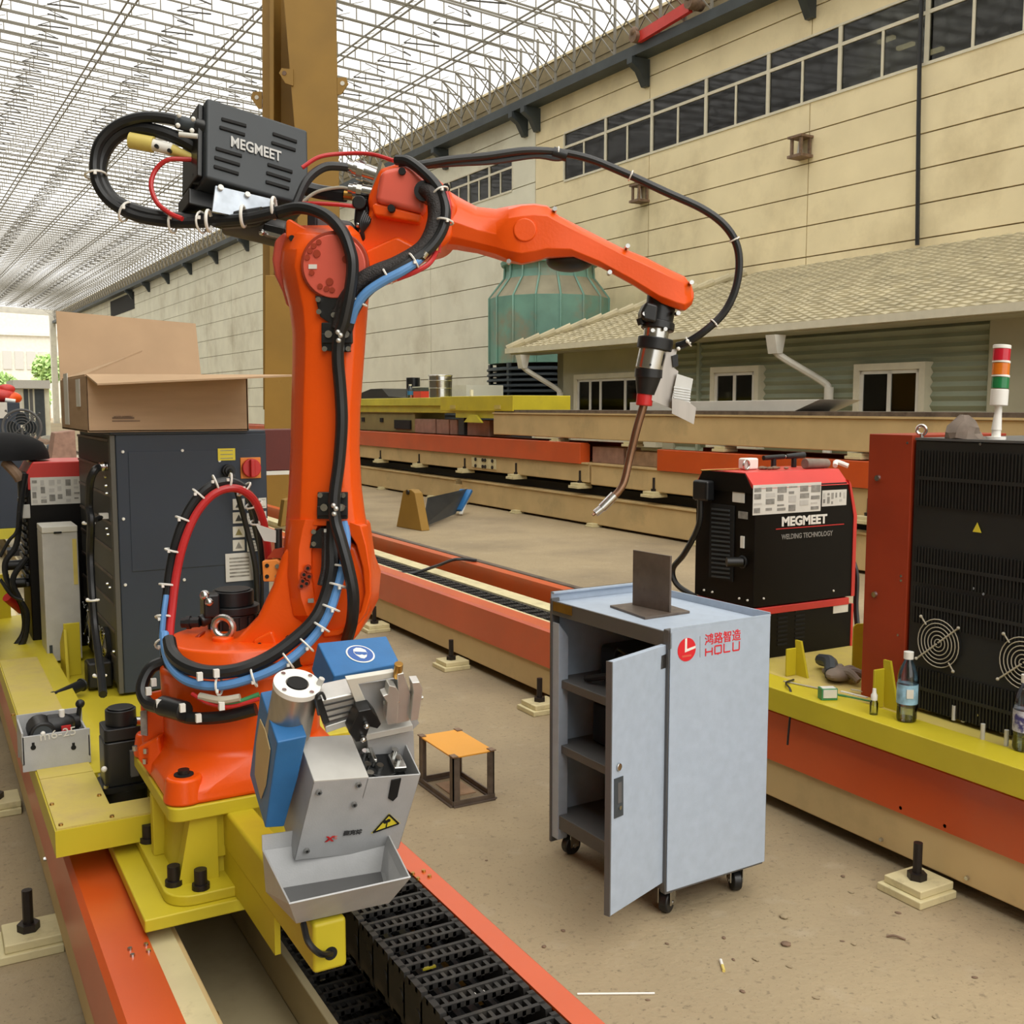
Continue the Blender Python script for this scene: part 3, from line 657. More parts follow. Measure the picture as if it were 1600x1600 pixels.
def slab(pts, d0, th, name, mat='amber', par=T, bev=.01):
    P = [gp(x, y, d0) for x, y in pts]; n = Vector((_s, _c, 0)) * th
    mb = MB(); m_ = len(P); mb.add([p for p in P] + [p + n for p in P], [tuple(range(m_ - 1, -1, -1)), tuple(range(m_, 2 * m_))] + [(i, (i + 1) % m_, m_ + (i + 1) % m_, m_ + i) for i in range(m_)])
    return mb.build(name, mat, par, bev)
slab([(440, -40), (524, -40), (530, 330), (532, 640), (467, 640), (463, 230), (459, 190)], D_, .05, 'front_flange')
slab([(467, -40), (480, -40), (490, 640), (474, 640)], D_ + .05, .75, 'web')
slab([(409, -60), (519, -60), (524, 640), (411, 640)], D_ + .8, .05, 'back_flange')
slab([(421, -60), (428, -60), (428, 640), (421, 640)], D_ + .35, .5, 'stiffener')
slab([(414, 430), (532, 430), (533, 800), (412, 800)], D_ - .12, .9, 'leg_base')
for i, (px, py, s_, d0) in enumerate(((437, 122, -1, D_ + .0), (527, 135, 1, D_ + .02), (409, 157, -1, D_ + .8))):
    P = [(px, py - 14), (px + 14 * s_, py - 14), (px + 17 * s_, py - 4), (px + 6 * s_, py + 12), (px, py + 13)] if i else [(443, 107), (440, 106), (436, 114), (446, 130), (458, 134), (458, 108)]
    e = slab(P, d0 - .02, .03, 'lug', bev=0)
    h = gp(px + 8 * s_ if i else 444, py - 5 if i else 114, d0 - .03); n = Vector((_s, _c, 0))
    MB().cyl(h, h + n * .05, .03, n=10).build('lug_hole', 'white_paint' if i else 'rust', e)
# ================================================================== linear tracks
def bolt(par, p, ax=(0, 0, 1), r=.007, h=.006, mat='steel', name='bolt'):
    p = Vector(p); a = Vector(ax).normalized(); return MB().cyl(p - a * .002, p + a * h, r, r * .8, 10).build(name, mat, par)
def track(x0, lab, y0, y1, feet):
    T = thing('linear_track', lab, 'track', (x0 + .4, (y0 + y1) / 2, 0))
    MB().bx(x0 + .012, x0 + .18, y0, y1, .05, .375).build('side_beam', 'beige', T, bev=.006)
    MB().bx(x0 + .738, x0 + .79, y0, y1, .05, .375).build('side_beam', 'beige', T, bev=.006)
    for a, s_ in ((x0, 1), (x0 + .803, -1)):
        P = [(0, .2), (.008 * s_, .2), (.008 * s_, .392), (.108 * s_, .392), (.108 * s_, .4), (.012 * s_, .4), (0, .388)]
        if s_ < 0 and x0 < 1: P = [(0, .2), (.008 * s_, .2), (.008 * s_, .392), (.066 * s_, .392), (.066 * s_, .4), (.012 * s_, .4), (0, .388)]
        elif s_ < 0: P = [(0, .2), (.008 * s_, .2), (.008 * s_, .392), (.085 * s_, .392), (.085 * s_, .28), (.093 * s_, .28), (.093 * s_, .4), (.012 * s_, .4), (0, .388)]
        MB().prism([(a + p, q) for p, q in P], y0, y1, Matrix(((1, 0, 0, 0), (0, 0, 1, 0), (0, 1, 0, 0), (0, 0, 0, 1)))).build('orange_cover', 'orange_cover', T, sm=30)
    MB().bx(x0 + .1, x0 + .165, y0, y1, .37, .385).build('guide_strip', 'beige_pad', T)
    MB().bx(x0 + .44, x0 + .46, y0, y1, .1, .215).build('tray_wall', 'beige_tray', T, bev=.003)
    k = y0
    while k < y1:
        MB().bx(x0 + .18, x0 + .44, k + .002, min(k + .9, y1) - .002, .085, .1).build('tray_sheet', 'beige_tray', T); k += .9
    MB().bx(x0 + .18, x0 + .70, y0, y1, .05, .084).build('bed_plate', 'beige_tray', T)
    for (fx, fy) in feet: pad(T, fx, fy, 0, .85)
    return T
fa = [(.215, 3.215), (.2, 4.4), (.2, 5.8), (.2, 7.1), (1.16, 3.7), (1.16, 5.0)]
TA = track(.28, 'linear track in the foreground that carries the robot', -.6, 24, fa)
fb = [(2.715, p.y) for p in (atx(585, 968, 2.715), atx(705, 1030, 2.715), atx(843, 1104, 2.715), atx(1432, 1388, 2.715))] + [(2.715, 8.2), (2.715, 9.7), (2.715, 11.2)]
TB = track(2.80, 'linear track across the middle behind the grey tool cart', -.6, 16, fb)
for (px, py) in ((203, 1484), (207, 1494), (228, 1477), (232, 1487)): bolt(TA, atz(px, py, .4), r=.006, h=.005)
for (px, py) in ((645, 1366), (653, 1374), (662, 1362), (671, 1370)): bolt(TA, atz(px, py, .4), r=.006, h=.005, mat='brass')
for (px, py) in ((174, 1560), (120, 1417), (71, 1342)): bolt(TA, atx(px, py, .288), (-1, 0, 0))
for p in ((1409, 1262), (1478, 1290), (1377, 1312), (1511, 1372), (1237, 1293)): bolt(TB, atx(*p, 2.806), (-1, 0, 0), r=.008)
bolt(TA, atz(337, 1586, .1), r=.009, mat='brass')
# cable drag chains
def link(x0, x1, z0, z1, p):
    mb = MB()
    for x, s_ in ((x0, 1), (x1, -1)):
        mb.prism([(-.004, z0), (p * .8, z0), (p + .004, z0 + .02), (p + .004, z1 - .025), (p * .85, z1), (.0, z1), (-.004, z1 - .02)], min(x, x + .014 * s_), max(x, x + .014 * s_), Matrix(((0, 0, 1, 0), (1, 0, 0, 0), (0, 1, 0, 0), (0, 0, 0, 1))))
        mb.cyl((x - .002 * s_, p * .2, (z0 + z1) / 2), (x + .017 * s_, p * .2, (z0 + z1) / 2), .014)
    for y in (p * .22, p * .62): mb.bx(x0, x1, y, y + .009, z1 - .012, z1)
    n = 7
    for i in range(n + 1): x = x0 + .03 + (x1 - x0 - .06) * i / n; mb.bx(x - .004, x + .004, p * .22, p * .72, z1 - .014, z1 - .002)
    mb.bx(x0, x1, p * .2, p * .7, z0, z0 + .01)
    return mb
def chain(name, lab, x0, x1, z0, z1, y0, n, p, hoses, tags=0):
    T = thing(name, lab, 'cable chain', ((x0 + x1) / 2, y0, z0))
    l0 = link(0, x1 - x0, 0, z1 - z0, p); l0.M = Matrix()
    m_ = Matrix.Translation((x0, y0, z0)); l0.v = [m_ @ v for v in l0.v]
    src = l0.build('chain_link', 'chain_black', T, sm=30)
    for k in range(1, n): inst(src, T, Matrix.Translation((0, k * p, 0)))
    for i, (dx, dz, r, mt) in enumerate(hoses):
        MB().tube([(x0 + dx, y0 + n * p * t_ / 6, z0 + dz + .006 * math.sin(t_ * 2.1 + i)) for t_ in range(7)], r, 8, 3).build('hose', mt, T)
    for k in range(tags):
        y = y0 + p * (1.45 + k * 2 + rnd.random()); x = x0 + rnd.uniform(.06, x1 - x0 - .06)
        MB().box((x, y, z0 + (z1 - z0) * .72), (.03, .014, .004)).build('cable_tag', 'label_yellow' if k % 2 else 'paper', T)
    return T
chain('drag_chain', 'upper run of the black drag chain beside the right orange rail', .815, 1.012, .285, .4, .62, 22, .085,
      [(.035, .045, .016, 'black_rubber'), (.075, .05, .013, 'black_rubber'), (.115, .045, .018, 'black_rubber'), (.16, .05, .012, 'black_rubber'), (.055, .03, .01, 'black_rubber')], 8)
chain('drag_chain', 'lower run of the black drag chain lying deep in the tray', .752, .975, .085, .185, .62, 28, .085,
      [(.04, .04, .015, 'black_rubber'), (.09, .04, .012, 'black_rubber'), (.15, .04, .015, 'black_rubber')])
chain('drag_chain', 'black drag chain inside the middle track', 2.98, 3.16, .26, .36, 3.5, 62, .1, [(.06, .04, .014, 'black_rubber')])
MB().bx(3.24, 3.36, 3.4, 16, .3, .34).build('tray_wall', 'beige_pad', TB)
MB().bx(2.93, 2.97, 3.2, 9.6, .34, .37).build('chain_guide', 'alu', TB)
cc = thing('loose_cable', 'thin black cable lying across the middle track', 'cable', (3.1, 6, .38))
MB().tube([atz(598, 890, .38), atz(640, 896, .38), atz(680, 885, .4), atz(712, 874, .42), atz(745, 876, .41)], .012, 8).build('cable', 'black_rubber', cc)
EB = thing('chain_end_bracket', 'black end bracket of the middle track chain beside the cart', 'bracket', (3.1, 3.4, .3))
MB().bx(2.98, 3.3, 3.3, 3.34, .28, .5).bx(2.98, 3.02, 3.3, 3.5, .28, .46).build('plate', 'black_metal', EB, bev=.004)

# ================================================================== carriage under the robot (yellow)
CA = thing('robot_carriage', 'yellow carriage with pedestal and dusty deck on the foreground track', 'carriage', (.7, 3.6, .4))
MB().bx(.38, .93, 2.29, 3.2, .415, .445).build('base_plate', 'yellow', CA, bev=.004)
MB().bx(.39, 1.2, 3.2, 5.6, .415, .49).build('rear_plate', 'yellow', CA, bev=.004)
# left deck box with a cut-out for the drive motor
dk = MB()
for a in ((.245, .385, 2.66, 3.2), (.515, .535, 2.66, 3.2), (.385, .515, 2.66, 2.775), (.385, .515, 3.05, 3.2), (.245, .45, 3.2, 5.6)): dk.bx(*a, .472, .537)
dk.build('deck_box', 'yellow', CA)
for a in ((.249, .385, 2.664, 3.05), (.385, .515, 2.664, 2.772), (.249, .385, 3.055, 4.6)): MB().bx(*a, .537, .542).build('deck_sheet', 'yellow_dusty', CA)
for (px, py) in ((81, 1257), (95, 1289), (155, 1243), (175, 1276), (20, 1117)): bolt(CA, atz(px, py, .543), r=.006, h=.004, mat='brass')
MB().bx(.245, .25, 4.6, 5.6, .54, .75).bx(-.05, .36, 5.55, 5.58, .4, .75).build('side_plate', 'yellow', CA)
def rr(x0, x1, y0, y1, r, n=5):
    P = []
    for (cx_, cy_, a0) in ((x1 - r, y1 - r, 0), (x0 + r, y1 - r, 90), (x0 + r, y0 + r, 180), (x1 - r, y0 + r, 270)):
        P += [(cx_ + r * math.cos(R(a0 + 90 * i / n)), cy_ + r * math.sin(R(a0 + 90 * i / n))) for i in range(n + 1)]
    return P
pd = MB().prism(rr(.435, .92, 2.305, 2.86, .06), .445, .47).build('pedestal_flange', 'yellow', CA, bev=.004)
MB().loft([[(x, y, .47) for x, y in rr(.475, .885, 2.40, 2.77, .09)], [(x, y, .622) for x, y in rr(.485, .875, 2.41, 2.76, .09)]]).build('pedestal_column', 'yellow', CA, sm=40)
MB().prism(rr(.452, .915, 2.352, 2.82, .03), .622, .655).build('pedestal_top', 'yellow', CA, bev=.004)
for k, (x, y) in enumerate(((.452, 2.56), (.6, 2.352), (.8, 2.352))):
    MB().bx(x, x + .03, y, y + .03, .47, .622).build('rib', 'yellow', CA, bev=.003)
MB().prism([(.47, .47), (.56, .47), (.56, .622), (.5, .622)], 2.37, 2.41, Matrix(((1, 0, 0, 0), (0, 0, 1, 0), (0, 1, 0, 0), (0, 0, 0, 1)))).build('rib', 'yellow', CA)
for (px, py) in ((272, 1382), (314, 1388), (232, 1315)):
    p = atz(px, py, .47); MB().cyl(p, p + Vector((0, 0, .012)), .02, n=12).cyl(p + Vector((0, 0, .012)), p + Vector((0, 0, .045)), .0145, n=12).build('socket_bolt', 'bolt_black', CA)
# arm of square tube that carries the torch cleaner
MB().bx(.578, .642, 1.752, 2.43, .53, .625).build('outrigger_tube', 'yellow', CA, bev=.008, seg=3)
MB().bx(.55, .66, 2.385, 2.40, .51, .62).build('mount_plate', 'yellow', CA, bev=.004)
MB().bx(.58, .592, 2.0, 2.42, .45, .54).build('gusset', 'yellow', CA)
hq = aty(517, 1490, 1.751); MB().cyl(hq, hq + Vector((0, .01, 0)), .0125, n=20).build('cable_hole', 'vent_dark', CA)
for (px, py) in ((320, 1281), (319, 1307), (389, 1266)): p = aty(px, py, 2.384); MB().cyl(p, p + Vector((0, .01, 0)), .009, n=12).build('bolt_hole', 'vent_dark', CA)
MB().tube([aty(474, 1443, 1.77), aty(482, 1472, 1.735), aty(500, 1490, 1.73), hq], .006, 8).build('cable', 'black_rubber', CA)
# yellow stop bracket beside the cabinet
MB().bx(.47, .53, 4.42, 4.43, .49, .7).build('stop_plate', 'yellow', CA, bev=.002)
MB().prism([(4.36, .49), (4.55, .49), (4.55, .6), (4.42, .68), (4.40, .68)], .468, .478, Matrix(((0, 0, 1, 0), (1, 0, 0, 0), (0, 1, 0, 0), (0, 0, 0, 1)))).build('stop_plate', 'yellow', CA)
# black drive motor standing in the deck
DM = thing('drive_motor', 'black servo motor and gearbox standing in the yellow deck cut-out', 'motor', (.445, 2.93, .45))
mx, my = .445, 2.935; MM = Matrix.Translation((mx, my, 0))
MB(MM).cyl((0, 0, .4), (0, 0, .53), .062, n=20).build('gearbox', 'black_metal', DM)
MB(MM).prism(rr(-.06, .06, -.06, .06, .018), .53, .545).build('flange', 'black_metal', DM)
MB(MM).prism(rr(-.052, .052, -.052, .052, .014), .545, .665).build('motor_body', 'black_metal', DM, bev=.004)
MB(MM).prism(rr(-.05, .05, -.05, .05, .012), .667, .7).build('rear_cover', 'black_plastic', DM, bev=.003)
MB(MM).cyl((0, 0, .70), (0, 0, .742), .04, n=20).cyl((0, 0, .742), (0, 0, .747), .034, n=20).build('encoder_cap', 'black_plastic', DM, bev=.003)
for a in range(4): q = Vector((.05 * (1 if a % 2 else -1), .05 * (1 if a > 1 else -1), 0)); MB(MM).cyl(q + Vector((0, 0, .545)), q + Vector((0, 0, .553)), .007).build('screw', 'steel', DM)
MB(MM).bx(.01, .03, -.068, -.055, .57, .64).build('name_plate', 'cart_dark', DM)
MB(MM).cyl((.03, -.04, .71), (.085, -.03, .70), .014).cyl((.085, -.03, .70), (.1, -.028, .697), .011).build('plug', 'steel', DM)
MB(MM).tube([(.1, -.028, .697), (.13, .0, .68), (.12, .05, .62), (.1, .09, .55)], .009, 8).build('cable', 'black_rubber', DM)
MB(MM).sph((.06, -.055, .62), .008, 6).sph((-.055, -.058, .6), .008, 6).build('dot', 'white_plastic', DM)
# grey tool tray with a power tool, and a black handle behind
TT = thing('tool_tray', 'grey sheet metal tray with chalk writing on the yellow deck', 'tray', (.31, 3.2, .54))
P0 = aty(34, 1180, 3.16); P1 = aty(140, 1163, 3.16)
xa, xb = P0.x, P1.x
MB().bx(xa, xb, 3.14, 3.147, .56, .64).build('front_wall', 'grey_paint', TT, bev=.002)
MB().bx(xa, xa + .005, 3.14, 3.3, .56, .65).bx(xb - .005, xb, 3.14, 3.3, .56, .62).bx(xa, xb, 3.3, 3.305, .56, .66).build('wall', 'grey_paint', TT)
MB().bx(xa, xb, 3.14, 3.305, .556, .562).build('bottom', 'grey_paint', TT)
for px in (52, 115): p = aty(px, 1168, 3.14); MB().cyl(p + Vector((0, -.001, 0)), p + Vector((0, .003, 0)), .007).bx(p.x - .0035, p.x + .0035, 3.138, 3.142, p.z, p.z + .014).build('keyhole', 'vent_dark', TT)
text('m6-25', .034, frame(aty(62, 1158, 3.138), (1, 0, .05), (0, -1, 0)), 'paper', TT, sx=1.1)
MB().bx(xa, xb, 3.14, 3.15, .54, .556).build('foot_strip', 'grey_paint', TT); MB().bx(xa, xb, 3.3, 3.305, .535, .56).build('foot_strip', 'grey_paint', TT)
PT = thing('power_tool', 'dark cordless power tool lying in the grey tray', 'power tool', (.3, 3.22, .57))
q = Vector((xa + .055, 3.2, .635)); w_ = Vector((xb - .02, 3.22, .645))
MB().cyl(q + Vector((0, -.05, 0)), q + Vector((0, .05, 0)), .036, n=18).build('head', 'black_plastic', PT, bev=.006)
MB().cyl(q + Vector((0, -.053, 0)), q + Vector((0, -.05, 0)), .026, n=18).build('head_plate', 'dark_slate', PT)
MB().sph(q + Vector((0, -.055, .006)), .007, 6).build('screw', 'white_plastic', PT)
MB().tube([q + Vector((.02, 0, .008)), q + Vector((.06, 0, .01)), q.lerp(w_, .7), w_], lambda t_: .034 - .012 * t_, 12).build('grip', 'black_plastic', PT)
MB().bx(q.x + .05, q.x + .075, q.y - .04, q.y - .03, q.z - .0, q.z + .014).build('switch', 'red_plastic', PT)
MB().cyl(q + Vector((.055, -.01, .03)), q + Vector((.055, -.01, .055)), .008).build('button', 'white_plastic', PT)
MB().cyl(w_ + Vector((-.01, 0, -.05)), w_ + Vector((.005, -.01, .05)), .007).sph(w_ + Vector((.005, -.01, .05)), .013, 8).build('lever', 'black_plastic', PT)
HB = thing('black_handle', 'black cylindrical handle lying on the yellow deck by the cabinet', 'handle', (.4, 3.8, .49))  # the loose black handle behind the tool tray
a, b = atz(85, 1090, .52), atz(128, 1070, .53)
MB().cyl(a, b, .02, n=16).cyl(a - (b - a).normalized() * .012, a, .024, n=16).build('grip', 'black_plastic', HB)
bx_ = atz(143, 1075, .5); MB().box((bx_.x + .03, bx_.y + .02, .55), (.09, .09, .1)).build('block', 'black_plastic', HB, bev=.01)
MB().torus(b, b - a, .02, .005).build('collar', 'black_metal', HB)

# ================================================================== control cabinet behind the robot
CB = thing('control_cabinet', 'dark grey robot control cabinet with red switch behind the robot', 'cabinet', (.89, 4.45, .49))
X0, X1, Y0, Y1, Z0, Z1 = .605, 1.17, 4.0, 4.88, .50, 1.447
MB().bx(X0 + .012, X1, Y0 + .012, Y1, Z0, Z1).build('body', 'cab_side', CB, bev=.004)
MB().bx(X0 + .018, X1 + .002, Y0, Y0 + .014, Z0, Z1 + .002).build('front_panel', 'cab_grey', CB, bev=.005)
MB().bx(X0 + .06, X1 - .06, Y0 - .003, Y0, Z0 + .45, Z1 - .06).build('cover_plate', 'cab_grey', CB, bev=.0015)
MB().bx(X0, X1, Y0, Y1, Z1, Z1 + .012).build('top_plate', 'cab_grey', CB, bev=.003)
# side: bands of louvre panels with thin rails between them
nb = 9
for k in range(nb):
    z = Z0 + .02 + k * (Z1 - Z0 - .04) / nb; z2 = z + (Z1 - Z0 - .04) / nb
    MB().bx(X0 + .002, X0 + .012, Y0 + .05, Y1 - .01, z + .006, z2 - .006).build('side_louvre', 'black_vent' if k in (1, 3, 5, 6, 8) else 'cab_side', CB, bev=.002)
    MB().bx(X0 - .001, X0 + .012, Y0 + .05, Y1 - .01, z2 - .005, z2 + .005).build('side_rail', 'raw_steel', CB)
MB().bx(X0 + .0, X0 + .018, Y0 + .005, Y0 + .045, Z0, Z1).build('corner_post', 'cab_side', CB, bev=.002)
def fan_guard(par, c, ax, r, mat='steel', name='fan_guard'):
    mb = MB(); q = Vector(ax).to_track_quat('Z', 'Y'); c = Vector(c)
    for k in range(1, 7): mb.torus(c, ax, r * k / 6, r * .022, 28, 5)
    for a in (40, 220): mb.cyl(c + q @ Vector((r * .05 * math.cos(R(a)), r * .05 * math.sin(R(a)), .004)), c + q @ Vector((r * 1.35 * math.cos(R(a)), r * 1.35 * math.sin(R(a)), .004)), r * .035, n=6)
    for a in (130, 310): mb.cyl(c + q @ Vector((r * .9 * math.cos(R(a)), r * .9 * math.sin(R(a)), .004)), c + q @ Vector((r * 1.25 * math.cos(R(a)), r * 1.25 * math.sin(R(a)), .004)), r * .03, n=6)
    for a in (40, 130, 220, 310): mb.sph(c + q @ Vector((r * 1.3 * math.cos(R(a)), r * 1.3 * math.sin(R(a)), .006)), r * .07, 6)
    return mb.build(name, mat, par)
for (px, py) in ((138, 972), (163, 1010)):
    p = atx(px, py, X0 - .012); MB().cyl(p, p + Vector((.014, 0, 0)), .075, n=24).build('fan_opening', 'vent_dark', CB); fan_guard(CB, p - Vector((.004, 0, 0)), (-1, 0, 0), .075)
for (px, py) in ((192, 706), (285, 704), (193, 811), (196, 914), (343, 720), (288, 906), (290, 806)): bolt(CB, aty(px, py, Y0 - .002), (0, -1, 0), .006, .004, 'white_plastic', 'screw')
for (px, py) in ((165, 745), (166, 759), (167, 771), (167, 826), (169, 835), (168, 912), (172, 918), (178, 1018)): bolt(CB, atx(px, py, X0 - .001), (-1, 0, 0), .006, .005, 'steel', 'screw')
p = aty(391, 731, Y0); MB().box(p + Vector((0, -.004, 0)), (.078, .008, .08)).build('switch_plate', 'orange_switch', CB, bev=.002)
kn = MB().cyl(p + Vector((0, -.026, 0)), p + Vector((0, -.008, 0)), .036, n=28).build('switch_knob', 'red_plastic', CB, bev=.004)
MB().bx(p.x - .009, p.x + .009, p.y - .042, p.y - .026, p.z - .034, p.z + .034).build('switch_grip', 'red_plastic', kn, bev=.004)
def sticker(par, px, py, w, h, mat, y=None, lines=0, tri=False):
    p = aty(px, py, (Y0 if y is None else y) - .0055); o = MB().box(p, (w, .0016, h)).build('sticker', mat, par)
    for k in range(lines): MB().box(p + Vector((0, -.001, h * (.32 - .64 * k / max(1, lines - 1)))), (w * .72, .0008, h * .06)).build('print_line', 'print_grey', o)
    if tri: MB().prism([(-.3 * w, -.3 * h), (.3 * w, -.3 * h), (0, .32 * h)], .0005, .0014, frame(p, (1, 0, 0), (0, -1, 0))).build('warning_triangle', tri, o)
    return o
sticker(CB, 354, 710, .065, .045, 'label_yellow', lines=3)
for k, (py, tr) in enumerate(((788, 'print_dark'), (809, 'print_dark'), (831, 'olive'), (852, 'print_grey'))):
    sticker(CB, 373, py, .045, .042, 'paper', tri=tr); sticker(CB, 395, py + 1, .045, .042, 'paper', lines=3)
    if k < 3: sticker(CB, 410, py - 2, .03, .04, 'paper', lines=2)
sticker(CB, 374, 886, .105, .108, 'alu', lines=6)
p = aty(355, 735, Y0); MB().cyl(p, p + Vector((0, -.03, 0)), .024, n=16).cyl(p + Vector((0, -.03, 0)), p + Vector((0, -.045, 0)), .018, n=16).build('cable_gland', 'black_rubber', CB)
MB().tube([p + Vector((0, -.04, 0)), aty(365, 748, Y0 - .09), aty(372, 775, Y0 - .07), aty(384, 820, Y0 - .04), aty(398, 880, Y0 - .04), aty(402, 930, Y0 - .03), aty(404, 1000, Y0 - .03)], .011, 8).build('cable', 'black_rubber', CB)
MB().tube([aty(385, 775, Y0 - .05), aty(398, 830, Y0 - .03), aty(408, 880, Y0 - .03), aty(410, 960, Y0 - .03)], .007, 8).build('cable', 'black_rubber', CB)
# cable with white ties running down the side of the cabinet
SC = thing('side_cable', 'black cable with white ties hanging down the side of the control cabinet', 'cable', (.5, 4.05, .5))
pts = [atx(163, 729, .6), atx(150, 733, .56), atx(141, 752, .54), atx(139, 790, .54), atx(142, 815, .54), atx(141, 870, .54), atx(144, 930, .53), atx(148, 980, .53), atx(156, 1040, .52), atx(161, 1085, .5)]
MB().tube(pts, .014, 8).build('cable', 'black_rubber', SC)
p = atx(162, 729, .59); MB().cyl(p + Vector((-.015, 0, 0)), p + Vector((.012, 0, 0)), .016).sph(p, .018, 8).build('connector', 'steel', SC)
for (px, py, x) in ((140, 818, .54), (146, 938, .53), (157, 1056, .515)):
    p = atx(px, py, x); MB().torus(p, (0, .1, 1), .018, .004).sph(p + Vector((-.02, 0, .003)), .007, 6).build('cable_tie', 'white_plastic', SC)
p = atx(162, 806, .59); MB().box(p, (.03, .03, .02)).build('connector', 'white_plastic', SC)
MB().cyl(p, atx(150, 812, .56), .01).build('branch', 'black_rubber', SC)

# ================================================================== open cardboard box on the cabinet
BX = thing('cardboard_box', 'large open cardboard box standing on the dark control cabinet', 'box', (.9, 4.4, 1.46))
zt = 1.459; xa, xb, ya, yb = aty(136, 640, 3.98).x, aty(388, 640, 3.98).x, 3.98, 4.72
xl = xa; ztop = aty(200, 588, ya).z
MB().bx(xa, xb, ya, ya + .006, zt, ztop).build('front_wall', 'cardboard', BX, bev=.002)
MB().bx(xa, xa + .006, ya, yb, zt, ztop).build('side_wall', 'cardboard', BX, bev=.002)
MB().bx(xb - .006, xb, ya, yb, zt, ztop).build('side_wall', 'cardboard', BX)
MB().bx(xa, xb, yb - .006, yb, zt, ztop).build('back_wall', 'cardboard', BX)
MB().bx(xa, xb, ya, yb, zt, zt + .006).build('bottom', 'cardboard', BX)
# raised rear flap, folded side flap and the front flap stretched forward
b0, b1 = atx(98, 585, 0.6), None
fl = [aty(96, 588, yb), aty(342, 582, yb), aty(342, 516, yb), aty(95, 502, yb)]
def card(P, th=(0, .006, 0)):
    th = Vector(th); n = len(P); return MB().add([Vector(p) for p in P] + [Vector(p) + th for p in P], [tuple(range(n - 1, -1, -1)), tuple(range(n, 2 * n))] + [(i, (i + 1) % n, n + (i + 1) % n, n + i) for i in range(n)])
card([(xa, yb - .01, ztop), (xb, yb - .01, ztop), (xb - .005, yb + .05, ztop + .255), (xa, yb + .05, ztop + .285)]).build('rear_flap', 'cardboard_in', BX, sm=0)
card([(xa, ya + .02, ztop), (xa, yb - .06, ztop), (xa + .26, yb - .2, ztop + .10), (xa + .24, ya + .26, ztop + .10)], (0, 0, .006)).build('side_flap', 'cardboard_in', BX, sm=0)
card([(xa, ya, ztop), (xb, ya, ztop), (xb + .10, ya - .30, ztop - .0), (xa + .02, ya - .12, ztop - .035)], (0, 0, .006)).build('front_flap', 'cardboard_in', BX, sm=0)
MB().box((xa - .002, ya + .2, zt + .14), (.003, .1, .1)).build('paper_label', 'paper', BX); MB().box((xa - .002, ya + .55, zt + .12), (.003, .12, .2)).build('packing_tape', 'paper', BX)
for k, wd in enumerate((.075, .095)): p = aty(196, 653 + k * 5, ya); MB().bx(p.x - .045, p.x - .045 + wd, ya - .0015, ya, p.z - .004 + k * .002, p.z + .003).build('stamp', 'rust', BX)
text('MODEL-W2000SRC', .014, frame(aty(178, 654, ya - .002), (1, 0, 0), (0, -1, 0)), 'rust', BX, sx=.55)

# ================================================================== red box behind the cabinet, and what stands behind
RB = thing('red_panel_box', 'shade-darkened red sheet box peeking out behind the control cabinet', 'panel box', (1.2, 5.0, .49))
x_ = aty(455, 700, 4.95).x
MB().bx(1.1, x_ + .06, 4.93, 5.15, aty(430, 735, 4.93).z, 1.44).build('panel', 'red_in_shade', RB, bev=.003)
MB().bx(1.1, x_ + .06, 4.92, 5.15, aty(430, 742, 4.92).z, aty(430, 736, 4.92).z).build('sill', 'white_paint', RB)
MB().bx(1.18, 1.22, 4.95, 5.1, .49, aty(430, 742, 4.92).z).build('post', 'dark_slate', RB)
single(MB().bx(1.27, 1.4, 5.0, 5.1, .5, aty(430, 755, 5.0).z, None), 'carton', 'cardboard', 'narrow brown carton behind the robot lower arm', 'carton')
single(MB().prism([(0, 0), (.12, .02), (.11, .14), (.02, .12)], 0, .05, frame(aty(433, 822, 4.6), (1, 0, 0), (0, -1, 0))), 'amber_bracket', 'amber', 'amber bracket plate showing left of the robot lower arm', 'bracket', bev=.004)

# ================================================================== welding power sources
def label_sheet(par, y, x0, x1, z0, z1, seed, m='paper'):
    o = MB().bx(x0, x1, y - .002, y - .001, z0, z1).build('label_sheet', m, par); q = random.Random(seed)
    nx = 6
    for i in range(nx):
        z = z1 - .012
        while z > z0 + .02:
            h = q.uniform(.006, .03); wd = (x1 - x0) / nx
            MB().bx(x0 + i * wd + .006, x0 + i * wd + wd * q.uniform(.55, .92), y - .003, y - .002, max(z0 + .008, z - h), z).build('print_block', q.choice(['print_grey', 'print_grey', 'grey_light']), o); z -= h + q.uniform(.006, .016)
    return o
WA = thing('welder', 'black welding machine with red top, left of the control cabinet', 'welding machine', (.6, 5.1, .48))
wy = 4.95; wx0, wx1 = aty(47, 900, wy).x, .9; wz1 = aty(60, 722, wy).z; wz0 = .49
MB().bx(wx0, wx1, wy + .003, wy + .36, wz0, wz1 - .12).build('body', 'black_paint', WA, bev=.006)
MB().prism([(wx0 + .03, wz1), (wx1, wz1), (wx1, wz1 - .12), (wx0, wz1 - .12), (wx0, wz1 - .05)], wy, wy + .36, Matrix(((1, 0, 0, 0), (0, 0, 1, 0), (0, 1, 0, 0), (0, 0, 0, 1)))).build('top_cover', 'red_paint', WA, bev=.006)
label_sheet(WA, wy, aty(48, 770, wy).x, .62, aty(60, 789, wy).z, aty(60, 746, wy).z, 3)
p = aty(49, 713, wy + .05); MB().torus(p, (.3, -1, 0), .022, .007).cyl(p - Vector((0, 0, .045)), p - Vector((0, 0, .025)), .01).build('eye_bolt', 'steel', WA)
for k in range(11): z = wz0 + .28 + k * .035; MB().bx(wx0 - .015, wx0, wy + .03, wy + .3, z, z + .02).build('side_rib', 'black_plastic', WA, bev=.004)
MB().bx(wx0 - .03, wx0 + .01, wy - .01, wy + .06, wz1 - .16, wz1 - .04).build('corner_cap', 'black_plastic', WA, bev=.015)
